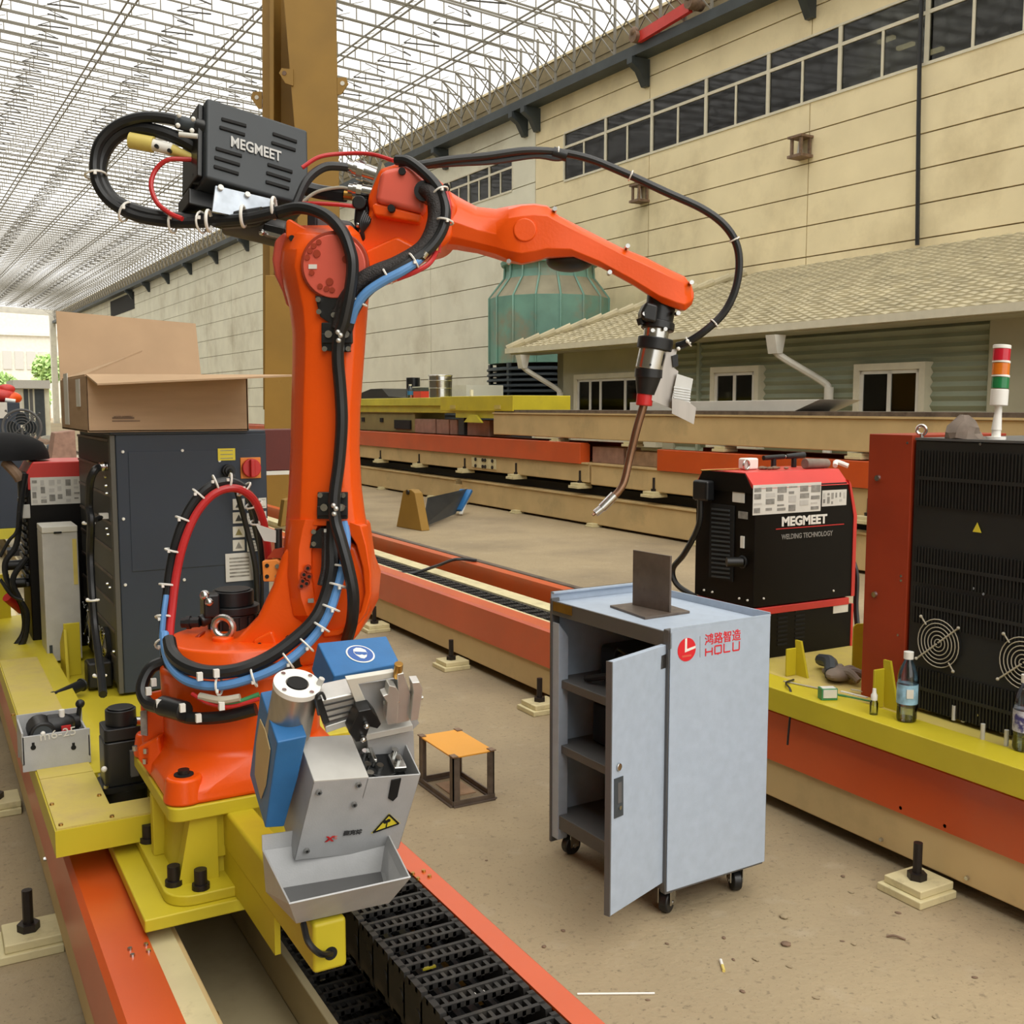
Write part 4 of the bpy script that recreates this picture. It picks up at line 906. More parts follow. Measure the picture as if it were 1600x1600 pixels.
MB().bx(wx0 - .02, wx0 + .012, wy - .006, wy, wz1 - .24, wz1 - .18).build('white_plug', 'grey_light', WA, bev=.01)
for z in (.86, .78): MB().cyl((wx0 - .09, wy + .1, z), (wx0, wy + .1, z), .022).build('socket', 'black_rubber', WA)
MB().cyl((wx0 - .03, wy + .1, .66), (wx0 - .09, wy + .05, .73), .022).build('plug_red', 'red_plastic', WA)
for k, P in enumerate(([(40, 740), (32, 790), (26, 850), (8, 880), (14, 915), (34, 945), (38, 985), (20, 1015)], [(42, 870), (20, 905), (30, 935), (42, 960), (38, 1000), (24, 1016)], [(0, 870), (14, 845), (26, 830), (30, 800)], [(0, 905), (18, 930), (36, 938)])):
    MB().tube([aty(x, y, wy - .02 - .03 * k) for x, y in P], .012 if k < 2 else .007, 8).build('cable', 'black_rubber', WA)
GU = thing('grey_unit', 'slim light grey metal unit standing before the left welding machine', 'power unit', (.5, 4.8, .49))
gx0, gx1 = aty(68, 900, 4.66).x, aty(124, 900, 4.66).x - .0; gz = aty(90, 832, 4.66).z
MB().bx(gx0, gx1, 4.66, 4.85, .5, gz).build('case', 'grey_light', GU, bev=.004); MB().bx(gx0, gx1, 4.655, 4.85, gz, gz + .025).build('lid', 'white_paint', GU, bev=.003)
MB().bx(gx0 + .045, gx0 + .075, 4.654, 4.66, gz - .004, gz + .004).build('slot', 'vent_dark', GU)
MB().bx(gx1 - .022, gx1 - .006, 4.657, 4.66, gz - .22, gz - .03).build('side_label', 'yellow_sleeve', GU)
MB().bx(gx0 + .01, gx0 + .022, 4.657, 4.66, .53, .57).build('name_plate', 'dark_slate', GU)
# black domed cover and brown cap lying on the welder
DC = thing('domed_cover', 'black domed cover resting on the red top of the left welding machine', 'cover', (.42, 5.1, 1.33))
p = aty(32, 718, 5.05)
MB(Matrix.Translation((p.x - .06, 5.12, p.z))).lathe([(.185, 0), (.18, .03), (.16, .07), (.11, .1), (.05, .115), (0, .118)], 24).build('dome', 'black_matte', DC)
MB().tube([aty(8, 722, 4.99), aty(18, 732, 4.97), aty(27, 742, 4.95), aty(32, 750, 4.95)], .022, 8).build('strap', 'rust', DC)
# ================================================================== second carriage on the middle track with its machines
CBX = thing('rear_carriage', 'yellow carriage beam of the middle track carrying cabinet and welder', 'carriage', (3.2, 2.3, .4))
MB().bx(2.755, 2.90, .3, 3.12, .41, .5).build('edge_beam', 'yellow', CBX, bev=.004)
MB().bx(2.9, 3.75, .3, 3.75, .43, .49).build('deck', 'yellow_dusty', CBX)
for (px, py, h, s_) in ((1238, 1052, .11, 0), (1352, 1052, .2, 1), (1375, 1102, .14, 0)):
    p = atz(px, py, .5); 
    if s_: MB().prism(rr(-.055, .055, 0, h, .02), -.004, .004, frame(p, (.9, -.4, 0), (-.4, -.9, 0))).build('stop_plate', 'yellow', CBX)
    else:
        MB().bx(p.x - .03, p.x + .02, p.y, p.y + .01, .49, .49 + h).build('stop_plate', 'yellow', CBX, bev=.003)
        MB().prism([(p.y, .49), (p.y - .06, .49), (p.y - .02, .49 + h + .03), (p.y + .01, .49 + h + .03)], p.x + .02, p.x + .03, Matrix(((0, 0, 1, 0), (1, 0, 0, 0), (0, 1, 0, 0), (0, 0, 0, 1)))).build('stop_plate', 'yellow', CBX)
# black cabinet with vents and fan guards
VC = thing('vented_cabinet', 'black vented cabinet with round fan guards at the right edge', 'cabinet', (3.28, 2.05, .49))
vx = 3.0; VY1 = 2.49; VY0 = 1.55
MB().bx(vx, vx + .57, VY0, VY1, .53, 1.435).build('body', 'black_vent', VC, bev=.004)
MB().bx(vx - .003, vx + .57, VY0, VY1, 1.435, 1.443).build('top_plate', 'cart_dark', VC)
def vent_bank(z0, z1, y0=VY0 + .02, y1=VY1 - .015):
    MB().bx(vx - .002, vx + .004, y0, y1, z0, z1).build('vent_recess', 'vent_dark', VC)
    mb = MB(); n = int((y1 - y0) / .0125)
    for i in range(n): y = y0 + (y1 - y0) * i / n; mb.bx(vx - .007, vx - .002, y, y + .0055, z0, z1)
    mb.bx(vx - .008, vx - .002, y0, y1, (z0 + z1) / 2 - .006, (z0 + z1) / 2 + .006)
    o = mb.build('vent_slats', 'black_vent', VC, sm=0); o['kind'] = 'stuff'
vz = lambda py: atx(1412, py, vx).z
vent_bank(vz(787), vz(702)); vent_bank(vz(905), vz(850)); vent_bank(vz(968), vz(912)); vent_bank(vz(1098), vz(1036))
for (px, py) in ((1467, 1005), (1600, 1036)):
    p = atx(px, py, vx - .006); MB().cyl(p, p + Vector((.008, 0, 0)), .085, n=28).build('fan_opening', 'vent_dark', VC); fan_guard(VC, p - Vector((.005, 0, 0)), (-1, 0, 0), .082, 'clear_hose')
for (px, py) in ((1419, 692), (1409, 900), (1409, 907), (1404, 992), (1522, 919), (1538, 928), (1533, 694), (1528, 1117)): bolt(VC, atx(px, py, vx - .001), (-1, 0, 0), .006, .005, 'steel', 'screw')
p = atx(1527, 824, vx - .004); MB().prism([(-.016, -.016), (.016, -.016), (0, .016)], 0, .0015, frame(p, (0, -1, 0), (-1, 0, 0))).build('warning_sticker', 'label_yellow', VC)
for y in (2.44, 2.3, 2.12, 1.95, 1.7): MB().bx(vx + .03, vx + .06, y - .02, y + .02, .49, .53).build('foot', 'yellow_dusty', VC)
for (px, py) in ((1490, 1125), (1505, 1128), (1535, 1155), (1572, 1165)): p = atz(px, py, .5); MB().cyl(p, p + Vector((0, 0, .05)), .007).build('stud', 'grey_light', VC)
RP = thing('red_panel_box', 'tall red sheet panel box beside the black vented cabinet', 'panel box', (3.2, 2.6, .49))
MB().bx(2.995, 3.5, 2.5, 2.69, .49, 1.452).build('panel', 'orange_dark', RP, bev=.003)
for py in (747, 929): p = atx(1372 if py < 800 else 1367, py, 2.995); MB().cyl(p, p + Vector((-.008, 0, 0)), .012, .01).build('bolt', 'steel', RP)
EY = thing('eye_bolt', 'steel eye bolt standing on the red panel box', 'eye bolt', (3.05, 2.45, 1.443))
p = atx(1440, 672, 3.04); MB().torus(p, (1, .3, 0), .016, .006).cyl((p.x, p.y, 1.443), (p.x, p.y, p.z - .012), .008).build('ring', 'steel', EY)
# signal tower
LT = thing('signal_tower', 'white stack light with red, amber and green lamps on the vented cabinet', 'signal light', (3.06, 2.2, 1.443))
p = atx(1556, 690, 3.06); s_ = (p - EYE).dot(FW) / FPX
def tz(py): return atd(1560, py, (p - EYE).dot(FW)).z
LM = Matrix.Translation((p.x, p.y, 0))
MB(LM).cyl((0, 0, 1.443), (0, 0, 1.452), .03).cyl((0, 0, 1.45), (0, 0, tz(668)), .014).cyl((.0, 0, tz(672)), (.004, 0, tz(648)), .016, .012).cyl((.004, 0, tz(655)), (.006, 0, tz(632)), .0115).build('stand', 'white_plastic', LT)
MB(LM).cyl((.006, 0, tz(634)), (.008, 0, tz(608)), .027, n=20).build('base', 'white_plastic', LT, bev=.003)
for a, b, mt, nm in ((607, 590, 'lens_green', 'green_lens'), (586, 568, 'lens_amber', 'amber_lens'), (564, 546, 'lens_red', 'red_lens')):
    if mt not in MATS: pm(mt, {'lens_green': '1E7A44', 'lens_amber': 'E07A1E', 'lens_red': 'C81F33'}[mt], .2, var=.06, spec=.6)
    MB(LM).cyl((.008, 0, tz(a)), (.01, 0, tz(b)), .0265, n=20).build(nm, mt, LT)
for a, b in ((590, 586), (568, 564), (546, 540)): MB(LM).cyl((.009, 0, tz(a)), (.01, 0, tz(b)), .0275, n=20).build('spacer', 'white_plastic', LT, bev=.002)
# crumpled paper bag
q = random.Random(5); pb = atx(1505, 684, 3.05); mb = MB()
P = []
for j in range(5):
    z = 1.445 + j * .019; r_ = (.055, .05, .042, .03, .008)[j]
    P.append([(pb.x + (r_ * math.cos(a) + q.uniform(-.007, .007)) * 1.0, pb.y + (r_ * 1.15 * math.sin(a) + q.uniform(-.007, .007)), z + q.uniform(-.004, .004)) for a in [2 * math.pi * i / 11 for i in range(11)]])
single(mb.loft(P), 'paper_bag', 'glove', 'crumpled pale paper bag beside the signal tower', 'bag', sm=20)
# welder on the middle track
WB = thing('welder', 'black welding machine with red trim and bold white lettering behind the tool cart', 'welding machine', (3.3, 3.45, .49))
bx0, by0 = 3.0, 3.28; bx1 = aty(1334, 840, by0).x; by1 = 3.66; zt_ = atx(1172, 752, bx0).z; zb_ = .715
MB().prism([(bx0, zb_), (bx1, zb_), (bx1, zt_ - .17), (bx1 - .05, zt_ - .02), (bx0, zt_ - .02)], by0, by1, Matrix(((1, 0, 0, 0), (0, 0, 1, 0), (0, 1, 0, 0), (0, 0, 0, 1)))).build('body', 'black_paint', WB, bev=.004)
MB().prism([(by0 - .004, zt_ - .03), (by0 + .06, zt_ + .035), (by1 - .05, zt_ + .035), (by1 + .004, zt_ - .03)], bx0 - .004, bx1 - .04, Matrix(((0, 0, 1, 0), (1, 0, 0, 0), (0, 1, 0, 0), (0, 0, 0, 1)))).build('top_cover', 'red_paint', WB, bev=.003)
MB().prism([(by0 + .004, zt_ - .05), (by0 + .06, zt_ + .03), (by1 - .05, zt_ + .03), (by1, zt_ - .05)], bx0 - .008, bx0 - .003, Matrix(((0, 0, 1, 0), (1, 0, 0, 0), (0, 1, 0, 0), (0, 0, 0, 1)))).build('end_plate', 'black_paint', WB)
MB().prism([(bx1 - .045, zt_ - .01), (bx1 - .03, zt_ - .03), (bx1 + .012, zt_ - .17), (bx1 + .012, zb_), (bx1 - .008, zb_), (bx1 - .008, zt_ - .17)], by0 - .004, by1 + .002, Matrix(((1, 0, 0, 0), (0, 0, 1, 0), (0, 1, 0, 0), (0, 0, 0, 1)))).build('red_edge', 'red_paint', WB)
MB().bx(bx0 - .004, bx1 - .02, by0 - .004, by1, zb_ - .035, zb_ - .004).build('red_band', 'red_paint', WB, bev=.003)
MB().bx(bx0, bx1 - .0, by0 + .002, by1, .49, zb_ - .035).build('cooler_body', 'black_paint', WB, bev=.003)
MB().bx(bx1, bx1 + .012, by0, by1, .49, zb_ - .035).build('red_edge', 'red_paint', WB)
wz = lambda py, px=1180: aty(px, py, by0).z
label_sheet(WB, by0, aty(1176, 780, by0).x, aty(1282, 780, by0).x, wz(805), wz(758), 9)
label_sheet(WB, by0, aty(1284, 780, by0).x, aty(1322, 780, by0).x, wz(798), wz(772), 10)
text('MEGMEET', .053, frame(aty(1221, 822, by0 - .002), (1, 0, 0), (0, -1, 0)), 'white_plastic', WB, off=.0022, sx=1.12, label='bold white lettering')
MB().bx(aty(1212, 829, by0).x, aty(1318, 829, by0).x, by0 - .002, by0, wz(830), wz(828.5)).build('red_line', 'red_plastic', WB)
text('WELDING TECHNOLOGY', .03, frame(aty(1221, 843, by0 - .002), (1, 0, 0), (0, -1, 0)), 'print_grey', WB, off=.0006, sx=.85)
MB().bx(aty(1302, 950, by0).x, aty(1325, 950, by0).x, by0 - .0005, by0 + .003, wz(975), wz(955)).build('sticker', 'paper', WB)
for c0 in (1216, 1243):
    for k in range(9): z = wz(957 + k * 7); MB().bx(aty(c0, 960, by0).x, aty(c0 + 15, 960, by0).x, by0 - .0005, by0 + .003, z - .004, z + .004).build('louvre_slot', 'vent_dark', WB)
# end face details
wy_ = lambda px, py: atx(px, py, bx0 - .004)
for k in range(16): p, q_ = wy_(1113, 795 + k * 7), wy_(1141, 798 + k * 7); MB().bar(p, q_, .008, .012, up=(1, 0, 0)).build('louvre', 'dark_slate', WB)
MB().bx(bx0 - .006, bx0 + .001, wy_(1146, 850).y, wy_(1109, 850).y, wy_(1125, 905).z, wy_(1125, 788).z).build('louvre_recess', 'vent_dark', WB)
MB().box(wy_(1105, 766) + Vector((-.02, 0, 0)), (.05, .1, .09)).build('plug_box', 'black_plastic', WB, bev=.012)
MB().tube([wy_(1103, 775) + Vector((-.03, 0, 0)), wy_(1100, 820) + Vector((-.03, 0, 0)), wy_(1090, 865) + Vector((-.05, .03, 0)), wy_(1076, 890) + Vector((-.05, .05, 0)), wy_(1080, 915) + Vector((-.04, .05, 0)), wy_(1097, 935) + Vector((-.01, .03, 0))], .013, 8).build('cable', 'black_rubber', WB)
MB().box(wy_(1154, 776), (.004, .075, .05)).build('white_tag', 'paper', WB, bev=.004); MB().box(wy_(1161, 805), (.004, .055, .03)).build('name_plate', 'print_grey', WB)
MB().box(wy_(1160, 847), (.006, .02, .05)).build('indicator', 'white_plastic', WB)
p = wy_(1160, 878); MB().cyl(p, p + Vector((-.06, .03, 0)), .02).torus(p, (1, 0, 0), .022, .006).build('socket', 'black_plastic', WB)
for (px, py) in ((1100, 922), (1113, 925), (1155, 935), (1168, 938)): bolt(WB, wy_(px, py), (-1, 0, 0), .005, .004, 'white_plastic', 'screw')
bolt(WB, aty(1193, 935, by0), (0, -1, 0), .005, .004, 'white_plastic', 'screw'); bolt(WB, aty(1302, 923, by0), (0, -1, 0), .005, .004, 'white_plastic', 'screw')
MB().tube([(bx1 + .02, by0 + .2, .95), (bx1 + .06, by0 + .05, .85), (bx1 + .05, by0 + .02, .65), (bx1 + .03, by0 - .02, .52)], .012, 8).build('cable', 'black_rubber', WB)
# odds and ends on its top
ztop_ = zt_ + .036
def ontop(px): return aty(px, 735, by0 + .2)
a = ontop(1160); T = thing('white_ring_part', 'white plastic fitting with a steel ring on the welder top', 'fitting', (a.x, a.y, ztop_))
MB().bx(a.x + .0, a.x + .075, a.y - .02, a.y + .03, ztop_, ztop_ + .05).build('block', 'white_plastic', T, bev=.008); MB().torus((a.x - .005, a.y - .03, ztop_ + .022), (.2, -1, 0), .02, .004).build('ring', 'steel', T)
single(MB().cyl((ontop(1095).x, by0 + .2, ztop_ + .004), (ontop(1155).x, by0 + .2, ztop_ + .004), .0035), 'copper_rod', 'brass', 'thin coppery rod lying on the welder top', 'rod')
a, b = ontop(1205), ontop(1268); T = thing('torch_handle', 'black torch handle lying across the welder top', 'torch', (a.x, a.y, ztop_))  # handle of a torch, lying loose
MB().cyl((a.x, a.y + .05, ztop_ + .045), ((a.x + b.x) / 2, a.y + .05, ztop_ + .048), .011).cyl(((a.x + b.x) / 2 + .012, a.y + .05, ztop_ + .048), (b.x, a.y + .05, ztop_ + .052), .011, .015).build('grip', 'black_plastic', T)
MB().cyl((a.x + .06, a.y + .05, ztop_), (a.x + .06, a.y + .05, ztop_ + .04), .012).cyl((b.x - .06, a.y + .05, ztop_), (b.x - .06, a.y + .05, ztop_ + .04), .012).build('rest', 'black_plastic', T)
MB().cyl(((a.x + b.x) / 2, a.y + .05, ztop_ + .048), ((a.x + b.x) / 2 + .012, a.y + .05, ztop_ + .048), .008).build('ferrule', 'steel', T)
a = ontop(1262); single(MB().cyl((a.x - .09, by0 + .13, ztop_ + .022), (a.x + .05, by0 + .13, ztop_ + .02), .024, .02, 12), 'grey_sleeve', 'glove', 'grey sleeve lying at the right of the welder top', 'sleeve', bev=.004)
a = ontop(1286); single(MB().tube([(a.x - .03, by0 + .1, ztop_ + .01), (a.x, by0 + .12, ztop_ + .025), (a.x + .03, by0 + .08, ztop_ + .008)], .011, 8), 'tissue_scrap', 'white_plastic', 'white twisted tissue scrap at the corner of the welder top', 'scrap')
q = random.Random(11); a = ontop(1200); mb = MB()
for k in range(7): mb.sph((a.x + q.uniform(-.06, .06), by0 + .15 + q.uniform(-.03, .03), ztop_ + .006), q.uniform(.006, .013), 6, (1.6, 1, .7))
o = single(mb, 'brown_grit', 'rust', 'brown gritty scraps scattered on the welder top', 'scraps'); o['kind'] = 'stuff'

# ================================================================== things standing on the yellow beam
def bottle(px, py, lab, wrap, h=.235):
    p = atz(px, py, .5); B_ = thing('water_bottle', lab, 'bottle', (p.x, p.y, .5), 0, 'plastic water bottles on the yellow beam'); M_ = Matrix.Translation(p)
    MB(M_).lathe([(0, .004), (.018, .001), (.031, .004), (.033, .012), (.032, .05), (.034, .07), (.034, .125), (.032, .14), (.033, .15), (.026, .18), (.015, .205), (.0135, .21), (.0135, .222)], 20).build('body', 'pet', B_)
    MB(M_).lathe([(.0345, .062), (.0345, .128)], 20).build('label_wrap', wrap, B_)
    MB(M_).lathe([(0, .012), (.03, .012), (.03, .05), (0, .05)], 16).build('water', 'pet', B_)
    MB(M_).lathe([(.016, .212), (.016, .236), (0, .238)], 16).build('cap', 'white_plastic', B_)
    MB(M_).box((-.02, -.028, .1), (.022, .004, .03), rz=R(-35)).build('label_patch', 'paper', B_)
pm('wrap_blue', '8EB6CE', .35, var=.25, scale=30); pm('wrap_violet', 'B9B9C9', .35, var=.2, scale=30, dirt='3F3A78', dscale=20, dlim=(.5, .6))
bottle(1416, 1126, 'clear water bottle with pale blue label on the yellow beam', 'wrap_blue')
bottle(1599, 1172, 'clear water bottle cut by the right edge of the frame', 'wrap_violet')
p = atz(1365, 1116, .5); B_ = thing('spray_bottle', 'small clear bottle with white nozzle left of the water bottle', 'bottle', (p.x, p.y, .5)); M_ = Matrix.Translation(p)
MB(M_).lathe([(0, 0), (.014, 0), (.014, .04), (.01, .05)], 14).build('body', 'pet', B_); MB(M_).lathe([(.011, .05), (.011, .068), (.007, .075), (.006, .09), (0, .091)], 14).build('nozzle', 'white_plastic', B_)
p = atz(1293, 1092, .5); T = thing('contact_tip_box', 'small green and white carton on the yellow beam', 'carton', (p.x, p.y, .5))
MB(Matrix.Translation(p)).box((0, 0, .021), (.06, .04, .042), rz=R(-25)).build('carton', 'green_wire', T, bev=.002)
MB(Matrix.Translation(p)).box((-.008, -.019, .024), (.05, .004, .03), rz=R(-25)).box((0, 0, .0425), (.05, .032, .001), rz=R(-25)).build('label', 'paper', T)
G = thing('work_glove', 'crumpled brown grey work glove on the yellow beam', 'glove', (2.95, 2.75, .5))
q = random.Random(3); c0 = atz(1312, 1062, .5)
for k in range(5):
    a0 = R(-60 + 42 * k); L_ = .085 + .02 * (k in (1, 2, 3)); d = Vector((math.cos(a0 - .4), math.sin(a0 - .4), 0))
    MB().tube([c0 + Vector((0, 0, .02)), c0 + d * L_ * .5 + Vector((0, 0, .035)), c0 + d * L_ + Vector((0, 0, .012))], lambda t_: .02 - .007 * t_, 9).build('finger', 'glove', G)
MB().sph(c0 + Vector((0, 0, .022)), .05, 9, (1.3, .9, .55)).build('palm', 'glove', G); cu_ = atz(1282, 1040, .5)
MB().tube([c0 + Vector((-.02, .02, .02)), (c0 + cu_) / 2 + Vector((0, 0, .04)), cu_ + Vector((0, 0, .025))], lambda t_: .03 - .006 * t_, 10).build('cuff', 'dark_slate', G)
T = thing('zip_bag', 'thin clear bag with green strips lying on the yellow beam', 'bag', (2.85, 2.6, .5))
for k, (a, b, mt) in enumerate((((1308, 1085), (1362, 1096), 'green_wire'), ((1314, 1080), (1355, 1090), 'white_plastic'), ((1330, 1077), (1388, 1088), 'clear_hose'), ((1225, 1064), (1290, 1078), 'clear_hose'))):
    MB().bar(atz(*a, .503), atz(*b, .503), .012, .003).build('strip', mt, T)
T = thing('thin_cable', 'thin black cable hanging over the yellow beam beside the cart', 'cable', (2.8, 2.9, .45))
MB().tube([atz(1240, 1062, .505), atz(1228, 1068, .51), (2.77, atz(1218, 1085, .5).y, .49), (2.765, atz(1212, 1085, .5).y, .3)], .004, 6).build('wire', 'black_rubber', T)
# ================================================================== the welding robot
RC = Vector((.68, 2.58, 0)); NV = Vector((_s, _c, 0))
def RV(px, py, v=0.):
    """point of the upright plane through the robot axis, v metres behind it"""
    r = ray(px, py); return EYE + r * (((RC - EYE).dot(NV) + v) / r.dot(NV))
def plate(pts, v0, v1): 
    n = len(pts); P = [RV(x, y, v0) for x, y in pts]; Q = [p + NV * (v1 - v0) for p in P]
    return MB().add(P + Q, [tuple(range(n - 1, -1, -1)), tuple(range(n, 2 * n))] + [(i, (i + 1) % n, n + (i + 1) % n, n + i) for i in range(n)])
def disc(px, py, r, v0, v1, n=32, r1=None):
    p = RV(px, py, v0); return MB().cyl(p, p + NV * (v1 - v0), r, r1, n)
def cable(par, pts, r, mat='black_rubber', name='cable', n=8, k=6):
    P = [RV(*p) if len(p) == 3 and p[0] > 20 else Vector(p) for p in pts]
    o = MB().tube(P, r, n, k).build(name, mat, par); return catmull(P, k)
def tie(par, path, t, r):
    i = min(len(path) - 2, max(1, int(t * (len(path) - 1)))); d = path[i + 1] - path[i - 1]; p = path[i]
    side = (d.cross(NV)).normalized()
    MB().torus(p, d, r * 1.12, r * .1 + .0008, 14, 5).box(p - NV * r * 1.05 + side * r * .35, (r * .32, r * .32, r * .36)).build('cable_tie', 'white_plastic', par)
RO = thing('welding_robot', 'orange six-axis welding robot arm on the yellow pedestal', 'robot', (.68, 2.58, .655), -YAW)
# base casting
bs = MB().loft([[(x, y, .655) for x, y in rr(.455, .905, 2.355, 2.815, .07)], [(x, y, .69) for x, y in rr(.46, .90, 2.36, 2.81, .08)], [(x, y, .74) for x, y in rr(.495, .865, 2.395, 2.775, .17)], [(x, y, .80) for x, y in rr(.49, .87, 2.39, 2.77, .185)], [(x, y, .925) for x, y in rr(.485, .875, 2.385, 2.775, .19)]]).build('base', 'orange', RO, bev=.012, seg=3)
for (x, y) in ((.495, 2.4), (.865, 2.4), (.495, 2.77), (.865, 2.77)):
    l = MB().cyl((x, y, .655), (x, y, .715), .048, .04, 20).build('mounting_lug', 'orange', RO, bev=.008)
    MB().cyl((x, y, .712), (x, y, .718), .022, n=20).build('lug_recess', 'vent_dark', l); MB().cyl((x, y, .716), (x, y, .728), .013, n=12).build('lug_bolt', 'bolt_black', l)
rb = MB().add([RV(a, b, v) for v in (-.06, .14) for a, b in ((219, 1085), (262, 1075), (262, 1200), (222, 1165))], [(0, 1, 2, 3), (7, 6, 5, 4), (0, 4, 5, 1), (1, 5, 6, 2), (2, 6, 7, 3), (3, 7, 4, 0)]).build('rear_housing', 'orange', RO, bev=.015, seg=3)
plate([(219, 1112), (229, 1110), (230, 1150), (220, 1148)], -.066, -.06).build('name_plate', 'print_grey', rb)
plate([(212, 1170), (248, 1150), (256, 1200), (262, 1225), (240, 1222), (215, 1188)], -.1, -.02).build('connector_flange', 'orange', RO, bev=.008)
for (px, py) in ((211, 1173), (228, 1177), (227, 1193), (244, 1201), (245, 1217)): p = RV(px, py, -.105); MB().cyl(p, p + Vector((0, 0, .012)), .006, n=8).build('bolt', 'steel', RO)
MB().cyl((.68, 2.58, .922), (.68, 2.58, .95), .185, n=40).build('turntable_gap', 'black_metal', RO)
MB().cyl((.68, 2.58, .948), (.68, 2.58, .985), .19, .175, 40).build('turntable', 'orange', RO, bev=.008)
# shoulder casting up to the second axis
plate([(262, 1050), (285, 1028), (330, 1010), (368, 998), (400, 965), (424, 915), (440, 862), (470, 840), (560, 850), (582, 910), (578, 955), (556, 1000), (500, 1035), (420, 1062), (330, 1075), (285, 1070)], -.085, .1).build('shoulder', 'orange', RO, bev=.02, seg=3)
plate([(278, 1035), (296, 1000), (314, 990), (306, 1012), (300, 1035)], -.03, .02).build('shoulder_fin', 'orange_dark', RO, bev=.006)
b_ = disc(350, 1003, .0, 0, .01); p = RV(349, 1012, -.06)
MB().cyl(p - Vector((0, 0, .03)), p + Vector((0, 0, .03)), .026, n=20).build('eye_boss', 'orange', RO, bev=.006)
p = RV(349, 980, -.06); MB().torus(p, NV + RT * .15, .024, .0085, 28, 10).cyl(p - Vector((0, 0, .047)), p - Vector((0, 0, .026)), .012).cyl(p - Vector((0, 0, .047)), p - Vector((0, 0, .04)), .022).build('eye_bolt', 'steel', RO)
plate([(395, 1000), (425, 985), (440, 1030), (420, 1042), (392, 1035)], -.095, -.08).build('access_pad', 'orange', RO, bev=.01)
for (px, py) in ((398, 1011), (395, 1024), (392, 1036), (449, 997), (461, 999), (405, 1008), (325, 1055), (357, 1066), (467, 1000)): disc(px, py, .0052, -.1, -.09, 10).build('bolt_hole', 'vent_dark', RO)
# axis-one motor standing behind the shoulder
m0 = RV(366, 1010, .1)
MB().cyl(m0, m0 + Vector((0, 0, .09)), .062, n=24).build('axis_motor', 'black_metal', RO, bev=.004)
for k in range(16): a = 2 * math.pi * k / 16; MB().bar(m0 + Vector((.063 * math.cos(a), .063 * math.sin(a), .02)), m0 + Vector((.063 * math.cos(a), .063 * math.sin(a), .085)), .008, .004).build('cooling_fin', 'black_plastic', RO)
MB().cyl(m0 + Vector((0, 0, .09)), m0 + Vector((0, 0, .11)), .066, n=24).cyl(m0 + Vector((0, 0, .11)), m0 + Vector((0, 0, .148)), .052, n=24).cyl(m0 + Vector((0, 0, .148)), m0 + Vector((0, 0, .152)), .045, n=24).build('motor_cap', 'black_plastic', RO, bev=.003)
a = RV(328, 945, .04); MB().box(a, (.04, .05, .06)).cyl(a + Vector((0, 0, -.03)), RV(312, 972, .02), .016).build('motor_connector', 'black_metal', RO, bev=.006)
MB().sph(RV(320, 930, .02), .013, 8).sph(RV(327, 941, .01), .011, 8).build('connector_nut', 'steel', RO)
a, b = RV(284, 973, .02), RV(312, 972, .02); MB().cyl(a, b, .013, n=10).cyl(a.lerp(b, .3), a.lerp(b, .5), .017, n=10).build('cable_gland', 'black_plastic', RO)
# second-axis housing behind the arm
disc(512, 905, .105, -.02, .14, 40).build('axis_housing', 'orange', RO, bev=.015)
disc(455, 930, .05, .02, .2, 24).build('axis_motor', 'black_metal', RO)
# lower arm: chamfered column with a wide flat front
rows = [(352, 462, 548), (365, 448, 562), (390, 440, 572), (415, 437, 577), (445, 443, 578), (480, 452, 575), (520, 457, 572), (560, 457, 569), (640, 455, 563), (700, 454, 562), (760, 451, 565), (800, 448, 570), (822, 446, 574)]
rings = []
for (y, a, b) in rows:
    m_ = min(38, (b - a) * .28); k_ = .4 if y < 360 else (.8 if y < 370 else 1)
    rings.append([RV(a + 3, y, .05), RV(a, y, -.02), RV(a + 6, y, -.06 * k_), RV(a + m_ * .62, y, -.098 * k_), RV(a + m_, y, -.105 * k_), RV(b - m_ * .85, y, -.105 * k_), RV(b - m_ * .5, y, -.096 * k_), RV(b - 4, y, -.06 * k_), RV(b, y, -.02), RV(b - 3, y, .05)])
LA = MB().loft(rings).build('lower_arm', 'orange', RO, bev=.004, sm=50)
plate([(448, 815), (442, 870), (439, 910), (446, 948), (466, 980), (497, 997), (540, 994), (566, 972), (583, 930), (584, 890), (578, 850), (573, 815)], -.015, .05).build('fork_back', 'orange', RO, bev=.01)
# left lobe and right shell of the fork, with the opening for the hoses between them
L_ = [(447, 812, 508), (446, 826, 500), (442, 860, 492), (440, 900, 492), (444, 935, 497), (455, 962, 505), (474, 985, 503), (490, 994, 500)]
rings = [[RV(a, y, -.0), RV(a + 2, y, -.05), RV(a + 10 if y < 960 else a + 4, y, -.09 if y < 980 else -.06), RV((a + b) / 2, y, -.112 if y < 975 else -.08), RV(b - 6, y, -.1 if y < 975 else -.07), RV(b, y, -.07), RV(b + 1, y, -.0)] for (a, y, b) in L_]
MB().loft(rings).build('fork_lobe', 'orange', RO, bev=.004, sm=60)
out = [(545, 812), (574, 820), (580, 855), (585, 900), (584, 930), (575, 958), (558, 980), (530, 996), (505, 998)]
inn = [(522, 814), (540, 825), (556, 850), (566, 885), (570, 925), (563, 955), (550, 972), (528, 984), (505, 986)]
rings = [[RV(*o_, .0), RV(*o_, -.07), RV((o_[0] * .7 + i_[0] * .3), (o_[1] * .7 + i_[1] * .3), -.104), RV(*i_, -.1), RV(*i_, -.0)] for o_, i_ in zip(out, inn)]
MB().loft(rings).build('fork_shell', 'orange', RO, bev=.004, sm=60)
plate([(493, 850), (500, 828), (518, 814), (535, 820), (550, 842), (500, 860)], -.02, -.012).build('opening_shadow', 'black_metal', RO)
